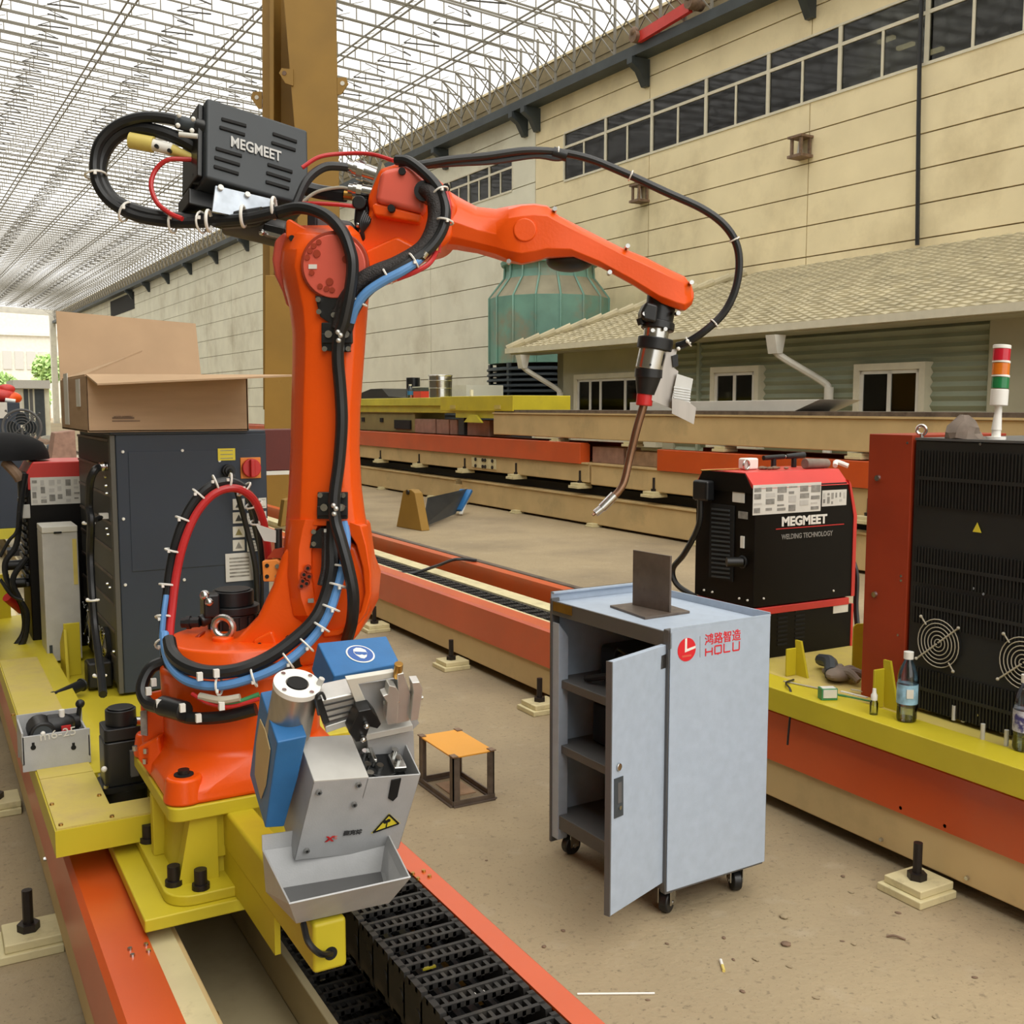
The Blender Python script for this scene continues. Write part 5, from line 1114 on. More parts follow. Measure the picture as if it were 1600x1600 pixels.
for (px, py) in ((480, 888), (474, 898), (482, 901), (478, 912), (470, 916), (472, 908)): d_ = disc(px, py, .0075, -.118, -.105, 12).build('bolt_recess', 'orange_dark', RO); disc(px + 1, py, .004, -.119, -.117, 8).build('bolt_head', 'vent_dark', d_)
for (px, py) in ((530, 957), (535, 955), (553, 900), (558, 903)): disc(px, py, .006, -.02, -.01, 10).build('bolt_recess', 'orange_dark', RO)
plate([(481, 936), (490, 935), (490, 942), (481, 942)], -.119, -.115).build('small_label', 'print_grey', RO)
# black bracket inside the opening
plate([(484, 856), (487, 838), (500, 825), (522, 826), (522, 858)], -.105, -.095).build('hose_bracket', 'black_metal', RO)
for (px, py) in ((490, 850), (490, 831)): disc(px, py, .006, -.112, -.104, 10).build('bolt', 'steel', RO)
plate([(506, 827), (519, 826), (519, 831), (506, 832)], -.112, -.105).build('small_label', 'paper', RO)
# elbow hub
hb = disc(523, 415, .079, -.113, -.1, 48).build('hub_ring', 'orange_dark', RO, bev=.003)
hc = disc(522, 416, .072, -.119, -.11, 48).build('hub_cover', 'hub_red', RO, bev=.003)
for (px, py) in ((498, 378), (490, 384), (484, 392), (480, 402), (495, 396), (487, 426), (540, 405), (500, 447), (510, 451), (519, 453), (515, 440), (555, 407), (556, 418), (549, 385)):
    d_ = disc(px, py, .0062 if (px, py) not in ((495, 396), (515, 440), (540, 405)) else .0085, -.1225, -.118, 14).build('hub_bolt', 'orange_dark', hc); disc(px + .5, py - .5, .003, -.1235, -.122, 8).build('hex', 'hub_red', d_) if 0 else None
plate([(482, 413), (495, 413), (495, 420), (482, 420)], -.1215, -.1185).build('white_label', 'paper', hc)
plate([(446, 372), (446, 345), (452, 341), (470, 352), (482, 358), (470, 368)], -.06, .0).build('lifting_ear', 'orange', RO, bev=.006)
disc(456, 372, .007, -.066, -.055, 12).build('ear_hole', 'vent_dark', RO)
# third-axis motor bulging out on the left
plate([(428, 375), (445, 360), (462, 380), (462, 470), (452, 482), (446, 475), (440, 455), (428, 430), (424, 405)], .0, .16).build('elbow_casting', 'hub_red', RO, bev=.02, seg=3)
a, b = RV(352, 345, .12), RV(448, 368, .12); MB().cyl(a, b, .034, n=20).build('axis_motor', 'cart_dark', RO, bev=.006)
plate([(412, 348), (446, 356), (443, 372), (408, 366)], .02, .1).build('motor_plug', 'black_metal', RO, bev=.004)
plate([(414, 360), (440, 367), (439, 372), (413, 366)], .015, .03).build('plug_clip', 'steel', RO)
MB().sph(RV(409, 363, .0), .008, 8).build('plug_nut', 'steel', RO)
plate([(482, 335), (550, 345), (560, 380), (500, 360), (478, 352)], .02, .16).build('gear_cover', 'cart_dark', RO, bev=.01)
plate([(480, 332), (494, 334), (494, 354), (480, 354)], .0, .04).build('black_clip', 'black_plastic', RO, bev=.003)
# elbow casting and forearm
plate([(548, 398), (562, 352), (578, 330), (572, 312), (592, 262), (633, 250), (672, 268), (700, 292), (716, 322), (706, 372), (690, 388), (655, 396), (618, 425), (575, 440), (556, 430)], .0, .17).build('elbow', 'orange', RO, bev=.018, seg=3)
plate([(594, 266), (634, 256), (668, 282), (662, 334), (585, 316)], -.05, .01).build('elbow_cover', 'hub_red', RO, bev=.014, seg=2)
plate([(580, 322), (586, 316), (660, 335), (655, 348), (584, 336)], -.04, .02).build('elbow_step', 'orange', RO, bev=.008)
for (px, py) in ((628, 267), (611, 325), (697, 292)): disc(px, py, .0085, -.06 if px < 690 else -.012, -.03 if px < 690 else .01, 14).build('bolt_hole', 'vent_dark', RO)
plate([(568, 392), (620, 368), (660, 388), (618, 424), (575, 438)], -.03, .02).build('elbow_web', 'orange', RO, bev=.01)
st = [(686, 288, 390), (715, 307, 391), (745, 323, 396), (775, 326, 405), (795, 322, 411), (815, 319, 414), (835, 318, 410), (855, 321, 404), (885, 337, 402), (930, 361, 419), (980, 386, 447), (1022, 402, 476), (1050, 417, 486), (1070, 432, 486), (1081, 447, 476), (1084, 457, 466)]
rings = []
for (x, t_, b_) in st:
    hd = .075 if x < 720 else (.062 if x < 790 else (.074 if x < 900 else .066)); hd *= 1 if x < 1060 else (.9 if x < 1075 else .6)
    ring = []
    for (qa, qb) in ((1, -.62), (1, 0), (1, .62), (.74, .95), (0, 1), (-.74, .95), (-1, .62), (-1, 0), (-1, -.62), (-.74, -.95), (0, -1), (.74, -.95)):
        ca, sa = qa, qb; l_ = math.hypot(qa, qb); f_ = 1 if x > 800 else (.6 if x > 780 else .1)
        ca, sa = ca * f_ + ca / l_ * (1 - f_), sa * f_ + sa / l_ * (1 - f_)
        y = (t_ + b_) / 2 - sa * (b_ - t_) / 2; ring.append(RV(x - (y - (t_ + b_) / 2) * (-.35 if 860 < x < 1060 else 0), y, .075 - ca * hd))
    rings.append(ring)
FA = MB().loft(rings).build('forearm', 'orange', RO, bev=.005, seg=3, sm=38)
fv = .075 - .074
disc(820, 359, .028, fv - .004, fv + .01, 28).build('forearm_disc', 'orange', RO, bev=.004)
for (px, py, v) in ((867, 326, .02), (981, 384, .02), (953, 425, .005), (795, 408, .005), (1081, 441, .02), (1060, 489, .03)): disc(px, py, .0055, v - .012, v + .02, 10).build('bolt', 'steel', RO)
# black fourth/fifth-axis cover under and above the forearm
MB().sph(RV(890, 408, .12), .06, 14, (1, 1, .45)).build('wrist_motor_cover', 'black_plastic', RO)
# wrist
wa, wb_ = RV(1035, 462, .075), RV(1028, 512, .065)
MB().cyl(wa, wb_, .038, .034, 24).build('wrist', 'black_metal', RO, bev=.005)
plate([(1001, 487), (1010, 470), (1030, 476), (1026, 506), (1004, 500)], .02, .1).build('wrist_block', 'black_metal', RO, bev=.008)
w1, w2 = RV(1029, 503, .065), RV(1027, 516, .063); MB().cyl(w1, w2, .041, n=28).build('tool_flange', 'black_metal', RO, bev=.003)
MB().cyl(RV(1000, 497, .05), RV(1003, 507, .05), .01).build('wrist_stop', 'black_plastic', RO)
for (px, py) in ((1007, 490), (1020, 516), (1040, 514)): disc(px, py, .005, .02, .03, 8).build('bolt', 'steel', RO)
# connectors on the elbow
for (x0, y0, x1, y1, r_) in ((553, 263, 592, 276, .02), (552, 296, 585, 302, .016)):
    a, b = RV(x0, y0, .04), RV(x1, y1, .04); MB().cyl(a, b, r_, n=18).cyl(a.lerp(b, .18), a.lerp(b, .42), r_ * 1.2, n=10).cyl(a - (b - a) * .22, a, r_ * .75, n=14).bx(-.004, .004, -r_ * 1.5, r_ * 1.5, -r_ * 1.5, r_ * 1.5, frame(b, b - a, (0, 0, 1))).build('hose_coupling', 'steel', RO)
plate([(555, 308), (575, 306), (580, 330), (574, 375), (558, 372), (552, 345)], .03, .14).build('valve_block', 'black_metal', RO, bev=.01)
disc(561, 316, .017, .01, .03, 20).build('valve_knob', 'black_plastic', RO, bev=.003)
for (px, py) in ((575, 342), (557, 369), (560, 352)): MB().sph(RV(px, py, .02), .007, 8).build('valve_nut', 'steel', RO)
MB().cyl(RV(538, 304, .05), RV(552, 306, .05), .012, n=12).build('brass_nut', 'brass', RO)
# hose clamps on the lower arm
def clamp(cx_, cy_, flip):
    P = plate([(cx_ - 24, cy_ - 23), (cx_ + 24, cy_ - 23), (cx_ + 25, cy_ + 9), (cx_ + 22, cy_ + 11), (cx_ + 22, cy_ + 23), (cx_ + 8, cy_ + 23), (cx_ + 6, cy_ + 9), (cx_ - 6, cy_ + 9), (cx_ - 8, cy_ + 22), (cx_ - 23, cy_ + 20), (cx_ - 24, cy_ + 9)] if not flip else [(cx_ - 24, cy_ + 22), (cx_ + 24, cy_ + 22), (cx_ + 24, cy_ - 20), (cx_ - 23, cy_ - 20)], -.115, -.105).build('clamp_plate', 'black_metal', RO, bev=.002)
    br = plate([(cx_ - 24, cy_ - 6), (cx_ + 24, cy_ - 6), (cx_ + 24, cy_ + 9), (cx_ - 24, cy_ + 9)] if not flip else [(cx_ - 24, cy_ + 2), (cx_ + 24, cy_ + 2), (cx_ + 24, cy_ + 17), (cx_ - 24, cy_ + 17)], -.124, -.114).build('clamp_bar', 'black_plastic', RO, bev=.002)
    dy = 0 if not flip else 9
    for dx in (-13, 14): disc(cx_ + dx, cy_ - 5 + dy, .0085, -.134, -.12, 16).build('clamp_screw', 'steel', br)
    for dx, dd in ((-19, 18), (18, 18)) if not flip else ((-19, -15), (17, -15)): disc(cx_ + dx, cy_ + dd, .006, -.122, -.112, 12).build('clamp_screw', 'steel', P)
    for dx, dd in ((2, -8), (6, -3), (3, 5)): MB().sph(RV(cx_ + dx, cy_ + dd + dy, -.155), .006, 8).build('clamp_buckle', 'alu', br)
clamp(526, 527, False); clamp(519, 789, True)
# bracket under the elbow hub
plate([(492, 462), (535, 466), (540, 500), (520, 508), (500, 495)], -.115, -.105).build('hose_bracket', 'black_metal', RO, bev=.002)
for (px, py) in ((497, 468), (498, 487), (521, 492), (524, 493)): disc(px, py, .006, -.125, -.112, 12).build('clamp_screw', 'steel', RO)
# yellow stop block and the grey plate left of the arm
yb_ = plate([(409, 877), (432, 874), (441, 881), (441, 909), (411, 909)], -.06, -.03).build('stop_block', 'orange_switch', RO, bev=.003)
for (px, py) in ((417, 884), (417, 901)): disc(px, py, .005, -.063, -.058, 10).build('block_hole', 'vent_dark', yb_)
for (px, py) in ((433, 885), (433, 901)): disc(px, py, .0055, -.066, -.058, 10).build('block_bolt', 'steel', yb_)
plate([(441, 880), (448, 878), (448, 906), (441, 909)], -.06, .0).build('stop_tab', 'orange', RO)
plate([(417, 872), (428, 858), (446, 855), (440, 872)], -.05, -.02).build('stop_tab', 'orange_dark', RO)
plate([(399, 819), (431, 829), (431, 848), (412, 845)], -.05, -.046).build('grey_plate', 'grey_light', RO)
MB().cyl(RV(435, 826, -.04), RV(435, 857, -.04), .009).build('black_pin', 'black_metal', RO)
# ---------------- hoses and cables of the dress pack
c1 = cable(RO, [(430, 333, -.02), (470, 325, -.05), (508, 336, -.09), (535, 362, -.13), (548, 395, -.145), (551, 420, -.15), (547, 455, -.15), (538, 500, -.145), (530, 525, -.14), (528, 560, -.135), (532, 610, -.13), (534, 660, -.13), (530, 720, -.13), (523, 775, -.135), (524, 812, -.14), (533, 845, -.15), (545, 890, -.16), (552, 930, -.16), (550, 970, -.14), (542, 1000, -.1), (538, 1020, -.05)], .0145, n=10)
c2 = cable(RO, [(537, 815, -.1), (541, 845, -.11), (537, 880, -.125), (528, 915, -.14), (517, 950, -.155), (498, 985, -.17), (468, 1018, -.19), (430, 1045, -.21), (380, 1064, -.225), (335, 1072, -.225), (295, 1065, -.21), (270, 1045, -.17), (259, 1018, -.1), (257, 990, -.05)], .011, 'blue_hose', 'blue_hose', 10)
c3 = cable(RO, [(520, 815, -.1), (519, 850, -.11), (519, 890, -.13), (508, 935, -.145), (490, 970, -.165), (455, 1003, -.185), (415, 1030, -.205), (370, 1047, -.22), (325, 1050, -.22), (290, 1040, -.2), (270, 1022, -.15), (264, 1000, -.1)], .016, n=10)
cable(RO, [(510, 830, -.1), (510, 860, -.11), (509, 890, -.12), (503, 915, -.13)], .012, 'braid', 'braided_hose')
for t_ in (.17, .24, .31, .38, .44, .5, .6, .68): tie(RO, c2, t_, .019)
# bundle that loops up from the base to the cabinet
L1 = [(262, 1030, -.05), (259, 990, 0), (263, 945, .03), (270, 890, .05), (282, 840, .06), (302, 795, .08), (330, 765, .1), (362, 757, .12), (388, 772, .14), (404, 805, .16), (412, 850, .18), (416, 900, .2)]
HL = thing('hose_loop', 'red and black cable loop standing between cabinet and robot base', 'cables', RV(262, 1030, .0))
l1 = cable(HL, [(x - 3, y - 4, v) for x, y, v in L1], .0125, n=10); l2 = cable(HL, [(x + 6, y + 6, v - .01) for x, y, v in L1], .0105, 'red_hose', 'red_cable', 10)
cable(HL, [(256, 1035, -.05), (253, 1000, -.02), (256, 960, .0), (260, 930, .02)], .007, 'blue_hose', 'blue_hose')
for t_ in (.06, .15, .24, .33, .42, .5, .58, .64, .72, .8, .86): tie(HL, l1, t_, .02)
cable(RO, [(318, 1095, -.23), (345, 1100, -.235), (375, 1096, -.235), (405, 1085, -.23)], .006, 'green_wire', 'green_wire')
cable(RO, [(300, 1084, -.22), (325, 1098, -.235), (360, 1104, -.24), (405, 1092, -.235)], .005, 'red_hose', 'red_wire'); cable(RO, [(312, 1088, -.225), (345, 1094, -.24), (375, 1090, -.24)], .009, 'clear_hose', 'clear_sleeve')
cable(RO, [(262, 1032, -.05), (235, 1045, -.06), (222, 1075, -.08), (230, 1098, -.1), (250, 1106, -.14), (270, 1112, -.18), (300, 1122, -.21), (350, 1120, -.22), (400, 1108, -.22)], .015, n=10)
a, b = RV(252, 1102, -.17), RV(290, 1112, -.22); MB().cyl(a, b, .024, n=16).build('cable_joint', 'black_rubber', RO, bev=.006)
for (px, py, v) in ((240, 1066, -.1), (232, 1080, -.12), (248, 1099, -.19), (310, 1122, -.24), (285, 1106, -.25), (346, 1103, -.25), (312, 1057, -.25), (338, 1052, -.24)): MB().box(RV(px, py, v), (.012, .012, .018)).build('cable_tie', 'white_plastic', RO)
# braided conduits and hoses from the elbow down to the clamp
cable(RO, [(664, 297, -.06), (676, 305, -.08), (683, 335, -.09), (674, 370, -.1), (650, 398, -.11), (610, 418, -.12), (575, 432, -.125), (552, 452, -.125), (538, 485, -.12), (530, 515, -.12)], .019, 'braid', 'braided_hose', 12)
disc(663, 298, .024, -.07, -.02, 20).build('conduit_port', 'black_rubber', RO)
cable(RO, [(676, 312, -.06), (676, 345, -.075), (660, 382, -.085), (620, 408, -.1), (580, 425, -.11), (545, 455, -.115), (525, 490, -.11)], .013, 'braid', 'braided_hose', 10)
c4 = cable(RO, [(620, 250, -.03), (640, 253, -.05), (668, 275, -.07), (688, 300, -.085), (697, 330, -.1), (690, 362, -.11), (668, 392, -.12), (635, 415, -.13), (600, 435, -.13), (570, 460, -.13), (550, 492, -.125), (543, 515, -.12)], .0125, n=10)
c5 = cable(RO, [(672, 380, -.1), (655, 405, -.125), (630, 423, -.14), (598, 440, -.145), (572, 458, -.145), (556, 480, -.14), (548, 503, -.13)], .0105, 'blue_hose', 'blue_hose', 10)
cable(RO, [(686, 385, -.09), (672, 410, -.12), (650, 424, -.13), (620, 436, -.13)], .006, 'red_hose', 'red_hose')
cable(RO, [(698, 300, -.09), (703, 325, -.1), (700, 350, -.105), (688, 372, -.1), (686, 395, -.1)], .0045, 'red_hose', 'red_hose')
for t_ in (.42, .28, .62, .72, .86): tie(RO, c4, t_, .017)
MB().cyl(RV(677, 378, -.11), RV(683, 370, -.11), .009).build('air_fitting', 'blue_paint', RO); MB().cyl(RV(666, 393, -.12), RV(676, 382, -.12), .008).cyl(RV(680, 400, -.1), RV(684, 380, -.1), .006).build('air_fitting', 'brass', RO); MB().cyl(RV(660, 402, -.125), RV(666, 394, -.125), .0095).build('air_fitting', 'steel', RO)
cable(RO, [(472, 262, .02), (500, 245, .03), (540, 240, .04), (580, 241, .03), (615, 251, .0)], .005, 'red_hose', 'red_hose')
cable(RO, [(470, 318, .02), (500, 318, .02), (550, 322, .02), (580, 330, .05)], .005, 'red_hose', 'red_hose')
cable(RO, [(462, 320, -.02), (480, 282, .0), (505, 262, .02), (530, 260, .03), (555, 264, .04)], .0105, 'black_rubber', 'cable')
cable(RO, [(470, 318, .04), (495, 300, .05), (530, 293, .05), (552, 297, .04)], .004, 'clear_hose', 'clear_tube')
cable(RO, [(470, 292, .08), (500, 300, .08), (540, 305, .06)], .018, 'black_rubber', 'cable')
for k in range(5): cable(RO, [(570 + 2 * k, 330 + 3 * k, .0), (563 + 3 * k, 350, -.01), (568 - 2 * k, 372, .0), (560, 390, .02)], .004, 'black_rubber', 'thin_cable')

# ================================================================== wire feeder box on the elbow
def img_frame(o, d, a, b, c):
    """orthonormal frame whose axes show as the image vectors a (right), b (up), c (depth)"""
    r = ray(*o); z = r.normalized(); x = RT - z * RT.dot(z); x.normalize(); y = x.cross(z)
    ab = -(a[0] * b[0] + a[1] * b[1]); ac = -(a[0] * c[0] + a[1] * c[1]); bc = -(b[0] * c[0] + b[1] * c[1])
    a3 = math.sqrt(abs(ab * ac / bc)); 
    if ac < 0: a3 = -a3
    b3 = ab / a3; c3 = ac / a3
    if c3 < 0: a3, b3, c3 = -a3, -b3, -c3
    V = [x * p[0] + y * p[1] + z * q for p, q in ((a, a3), (b, b3), (c, c3))]
    ex = V[0].normalized(); ez = (V[1] - ex * V[1].dot(ex)).normalized(); ey = ez.cross(ex)
    O = EYE + r * d; s_ = d * r.length / FPX
    return Matrix(((ex.x, ey.x, ez.x, O.x), (ex.y, ey.y, ez.y, O.y), (ex.z, ey.z, ez.z, O.z), (0, 0, 0, 1))), V[0].length * s_, V[1].length * s_, V[2].length * s_
WFM, wl, wh, wd = img_frame((322, 270), 2.5, (148, -43), (10, 106), (-18, -22))
wd = .14
WF = thing('wire_feeder', 'black wire feeder box with white lettering on top of the robot', 'wire feeder', WFM @ Vector((wl / 2, wd / 2, 0)))
def onwf(px, py, y=-.001):
    o = WFM @ Vector((0, y, 0)); n = WFM.to_3x3() @ Vector((0, 1, 0)); r = ray(px, py); return EYE + r * ((o - EYE).dot(n) / r.dot(n))
MB(WFM).bx(0, wl, 0, wd, -.012, wh).build('case', 'feeder_black' if 'feeder_black' in MATS else pm('feeder_black', '34393D', .5, var=.06, scale=6), WF, bev=.008)
MB(WFM).bx(-.014, 0, .02, wd - .01, 0, wh - .01).build('side_flange', 'black_metal', WF, bev=.004)
MB(WFM).bx(-.02, wl * .55, .06, wd, -.055, -.012).build('lower_case', 'black_metal', WF, bev=.004)
ex3 = WFM.to_3x3() @ Vector((1, 0, 0)); ny3 = WFM.to_3x3() @ Vector((0, -1, 0))
for (x0, y0, x1, y1) in ((346, 186, 385, 197), (343, 199, 383, 211), (337, 232, 378, 244), (335, 246, 375, 258), (334, 260, 373, 272), (426, 209, 464, 222), (424, 223, 462, 235), (418, 257, 457, 269), (416, 270, 454, 282), (415, 284, 452, 295)):
    MB().bar(onwf(x0, y0), onwf(x1, y1), .0095, .006, up=ny3).build('vent_slot', 'vent_dark', WF, bev=.002)
text('MEGMEET', .04, frame(onwf(360, 228, -.003), ex3, ny3), 'silver_print', WF, off=.0009, sx=wl * .54 / .192, label='bold silver lettering')
gp_ = MB(); P = [onwf(*q, .0) for q in ((337, 290), (433, 313), (430, 322), (388, 336), (362, 336), (332, 330))]; n_ = -ny3 * .006
gp_.add(P + [p + n_ for p in P], [(5, 4, 3, 2, 1, 0), (6, 7, 8, 9, 10, 11)] + [(i, (i + 1) % 6, 6 + (i + 1) % 6, 6 + i) for i in range(6)]).build('mount_plate', 'galv', WF)
for q in ((344, 294), (386, 305), (426, 317)): p = onwf(*q, -.001); MB().cyl(p, p - ny3 * -.006, .007, n=10).build('bolt', 'white_plastic', WF)
# rear connectors and their cables
def wcyl(p, q, r, mat, name, v=.06, **k): a, b = RV(*p, v), RV(*q, v); return MB().cyl(a, b, r, n=16, **k).build(name, mat, WF)
wcyl((277, 190), (313, 201), .017, 'dark_slate', 'plug'); wcyl((308, 198), (328, 204), .021, 'black_metal', 'socket')
for q in ((280, 180), (278, 196), (300, 204), (302, 186)): MB().sph(RV(*q, .035), .006, 6).build('plug_screw', 'white_plastic', WF)
wcyl((280, 210), (309, 213), .006, 'paper', 'cable_mark', v=.03)
wcyl((203, 219), (240, 226), .019, 'yellow_sleeve', 'sleeve'); wcyl((238, 226), (270, 234), .0145, 'white_plastic', 'valve'); wcyl((268, 234), (302, 246), .013, 'yellow_sleeve', 'sleeve', r1=.008) if 0 else MB().cyl(RV(268, 234, .06), RV(302, 247, .06), .014, .008, 16).build('sleeve', 'yellow_sleeve', WF)
for q in ((244, 228), (264, 235)): disc(*q, .005, .038, .06, 10).build('valve_screw', 'black_metal', WF)
wcyl((300, 247), (316, 258), .006, 'brass', 'fitting'); MB().sph(RV(317, 258, .05), .009, 8).build('fitting_nut', 'white_plastic', WF)
plate([(300, 270), (316, 265), (316, 290), (300, 288)], .02, .08).build('latch', 'black_plastic', WF, bev=.004)
# big cable loop
CL = thing('feeder_cable_loop', 'thick black cable loop sweeping out left of the wire feeder', 'cables', RV(290, 345, .05))
k1 = cable(CL, [(300, 200, .06), (272, 187, .06), (225, 183, .06), (185, 195, .06), (158, 220, .06), (149, 250, .06), (152, 285, .05), (172, 315, .05), (210, 337, .04), (255, 346, .03), (300, 348, .02), (345, 345, .0), (390, 341, -.02), (432, 332, -.03)], .0135, n=10)
cable(CL, [(318, 240, .07), (290, 222, .07), (250, 206, .07), (210, 201, .075), (180, 215, .075), (160, 245, .075), (158, 280, .065), (178, 312, .06), (215, 330, .05), (260, 340, .04), (310, 344, .03), (360, 341, .01), (410, 334, -.01)], .0165, n=10)
cable(CL, [(318, 250, .06), (290, 249, .05), (262, 250, .04), (243, 266, .04), (236, 290, .03), (245, 316, .02), (265, 333, .0), (285, 342, -.01)], .006, 'red_hose', 'red_hose')
for t_ in (.44, .6, .73, .8): tie(CL, k1, t_, .022)
plate([(332, 330), (345, 332), (430, 320), (440, 330), (400, 352), (345, 356)], .03, .06).build('cable_saddle', 'black_rubber', CL, bev=.004)
for q in ((380, 338), (428, 325), (326, 345)): p = RV(*q, -.02); MB().torus(p, RT, .024, .004).build('cable_tie', 'white_plastic', CL)

# ================================================================== torch, its cable and shield
TC = thing('torch_cable', 'long black torch cable arching over the forearm to the wrist', 'cable', RV(640, 252, 0))
t1 = cable(TC, [(625, 258, .0), (650, 258, -.01), (700, 250, .0), (760, 244, .01), (820, 236, .02), (872, 238, .03), (920, 248, .03), (975, 270, .03), (1040, 300, .03), (1095, 325, .03), (1130, 350, .03), (1150, 380, .03), (1155, 415, .03), (1148, 455, .03), (1130, 490, .03), (1100, 518, .03), (1072, 536, .04), (1058, 541, .05)], .0095, n=10)
cable(TC, [(640, 262, .01), (700, 256, .01), (770, 252, .02), (835, 243, .03), (868, 247, .03), (884, 245, .03)], .008, 'dark_slate', 'cable')
for t_ in (.3, .43, .64, .86, .94): tie(TC, t1, t_, .011)
MB().cyl(RV(864, 238, .03), RV(886, 244, .03), .0135).build('cable_joint', 'black_rubber', TC)
TO = thing('welding_torch', 'welding torch with copper gooseneck hanging from the robot wrist', 'welding torch', RV(1027, 516, .06))
v0 = .062
def tcyl(p, q, r, mat, name, r1=None, bev=0): return MB().cyl(RV(*p, v0), RV(*q, v0), r, r1, 28).build(name, mat, TO, bev)
tcyl((1026, 514), (1024, 530), .031, 'steel', 'collar'); tcyl((1025, 528), (1022, 547), .044, 'black_plastic', 'clamp_ring', bev=.003)
tcyl((1021, 545), (1014, 578), .0345, 'steel', 'body_sleeve', bev=.003); tcyl((1014, 577), (1013, 590), .035, 'black_rubber', 'shock_sensor'); tcyl((1013, 588), (1009, 616), .033, 'black_rubber', 'neck_boot', r1=.023)
tcyl((1008, 615), (1006, 634), .0205, 'red_plastic', 'red_nut', bev=.003)
pm('copper_tube', '8E6E58', .3, metal=.85, var=.12, scale=18)
MB().tube([RV(1006, 632, v0), RV(995, 670, v0), RV(984, 715, v0), RV(976, 750, v0 - .005), RV(968, 766, v0 - .01), RV(956, 779, v0 - .015)], lambda t_: .0105 - .0015 * t_, 14).build('gooseneck', 'copper_tube', TO)
MB().cyl(RV(960, 774, v0 - .013), RV(940, 794, v0 - .02), .012, .0115, 16).cyl(RV(940, 794, v0 - .02), RV(930, 802, v0 - .023), .0095, n=16).build('gas_nozzle', 'steel', TO)
MB().cyl(RV(932, 800, v0 - .022), RV(926, 805, v0 - .025), .004).build('contact_tip', 'copper_tube', TO)
disc(1016, 570, .003, .024, .03, 8).build('set_screw', 'black_metal', TO)
plate([(1034, 548), (1058, 545), (1053, 575), (1060, 580), (1052, 640), (1046, 637), (1017, 625), (1022, 595), (1030, 575)], .05, .053).build('shield_plate', 'steel_brushed', TO)
plate([(1050, 556), (1059, 553), (1060, 572), (1052, 574)], .04, .05).build('shield_lip', 'black_metal', TO)
a_ = [(1058, 584), (1083, 592), (1077, 628), (1050, 622)]; plate(a_, .03, .034).build('shield_wing', 'alu', TO)
plate([(1050, 622), (1076, 628), (1088, 637), (1084, 663), (1050, 646)], .015, .02).build('shield_wing', 'steel_brushed', TO)
for k in range(6): plate([(1053, 604 + k * 4), (1079, 608 + k * 4), (1079, 609.5 + k * 4), (1053, 605.5 + k * 4)], .026, .03).build('shield_rib', 'steel', TO)
for q in ((1074, 533), (1060, 545)): MB().sph(RV(*q, .03), .005, 6).build('tie_head', 'white_plastic', TO)
# ================================================================== torch cleaning station on the outrigger
SM, sl, sh, sd = img_frame((490, 1222), 1.95, (165, 12), (24, 118), (-27, 66))
SX = SM.to_3x3() @ Vector((1, 0, 0)); SY = SM.to_3x3() @ Vector((0, 1, 0)); SZ = SM.to_3x3() @ Vector((0, 0, 1))
def SP(px, py, y=0.): o = SM @ Vector((0, y, 0)); r = ray(px, py); return EYE + r * ((o - EYE).dot(SY) / r.dot(SY))
def SPz(px, py, z): o = SM @ Vector((0, 0, z)); r = ray(px, py); return EYE + r * ((o - EYE).dot(SZ) / r.dot(SZ))
def ext(P, d): 
    n = len(P); return MB().add(P + [p + d for p in P], [tuple(range(n - 1, -1, -1)), tuple(range(n, 2 * n))] + [(i, (i + 1) % n, n + (i + 1) % n, n + i) for i in range(n)])
ST = thing('torch_cleaner', 'grey and blue torch cleaning station in front of the robot base', 'torch cleaner', SM @ Vector((sl / 2, sd / 2, -sh)))
w3 = .003
MB(SM).bx(0, sl, 0, w3, -sh, -.0).build('front_panel', 'grey_paint', ST, bev=.0015)
MB(SM).bx(0, w3, 0, sd, -sh, 0).build('side_panel', 'grey_paint', ST, bev=.0015); MB(SM).bx(sl - w3, sl, 0, sd, -sh, 0).build('side_panel', 'grey_paint', ST, bev=.0015)
MB(SM).bx(0, sl, sd - w3, sd, -sh, .0).build('back_panel', 'grey_light', ST)
cx_ = sl * .5
MB(SM).bx(0, cx_, 0, sd, -.001, w3).build('top_panel', 'grey_light', ST, bev=.0015)
MB(SM).bx(cx_, sl - w3, w3, sd - w3, -.05, -.047).build('well_floor', 'black_metal', ST); MB(SM).bx(cx_ - .002, cx_, 0, sd, -.05, 0).build('well_wall', 'grey_paint', ST)
MB(SM).cyl((sl * .72, sd * .55, -.047), (sl * .72, sd * .55, -.02), .045, n=28).build('wheel', 'black_metal', ST, bev=.002)
MB(SM).bx(sl * .8, sl * .93, sd * .25, sd * .6, -.02, -.008).build('cutter_block', 'steel', ST, bev=.003)
for q in (.3, .5): MB(SM).cyl((sl * .86, sd * q + .012, -.008), (sl * .86, sd * q + .012, .002), .007, n=12).build('screw', 'steel', ST)
for (a, b) in ((.57, .4), (.6, .7), (.68, .35), (.56, .2)): MB(SM).cyl((sl * a, sd * b, -.02), (sl * a, sd * b, -.008), .007, n=12).build('screw', 'steel', ST)
MB(SM).bx(sl * .62, sl * .66, sd * .4, sd * .8, -.02, .0).build('spindle_arm', 'steel', ST, bev=.003)
ext([SP(612, 1220, -.003), SP(627, 1217, -.003), SP(621, 1245, -.003), SP(614, 1252, -.003), SP(607, 1248, -.003)], SY * .004).build('slot', 'vent_dark', ST)
for (px, py) in ((498, 1237), (560, 1225), (553, 1256), (479, 1328)):
    p = SP(px, py, -.001); s_ = MB().cyl(p, p - SY * .005, .0055, n=12).build('screw', 'steel', ST); MB().cyl(p - SY * .005, p - SY * .0055, .0028, n=6).build('hex', 'vent_dark', s_)
ext([SP(580, 1302, -.001), SP(625, 1286, -.001), SP(608, 1271, -.001)], SY * -.0008).build('warning_sticker', 'label_yellow', ST)
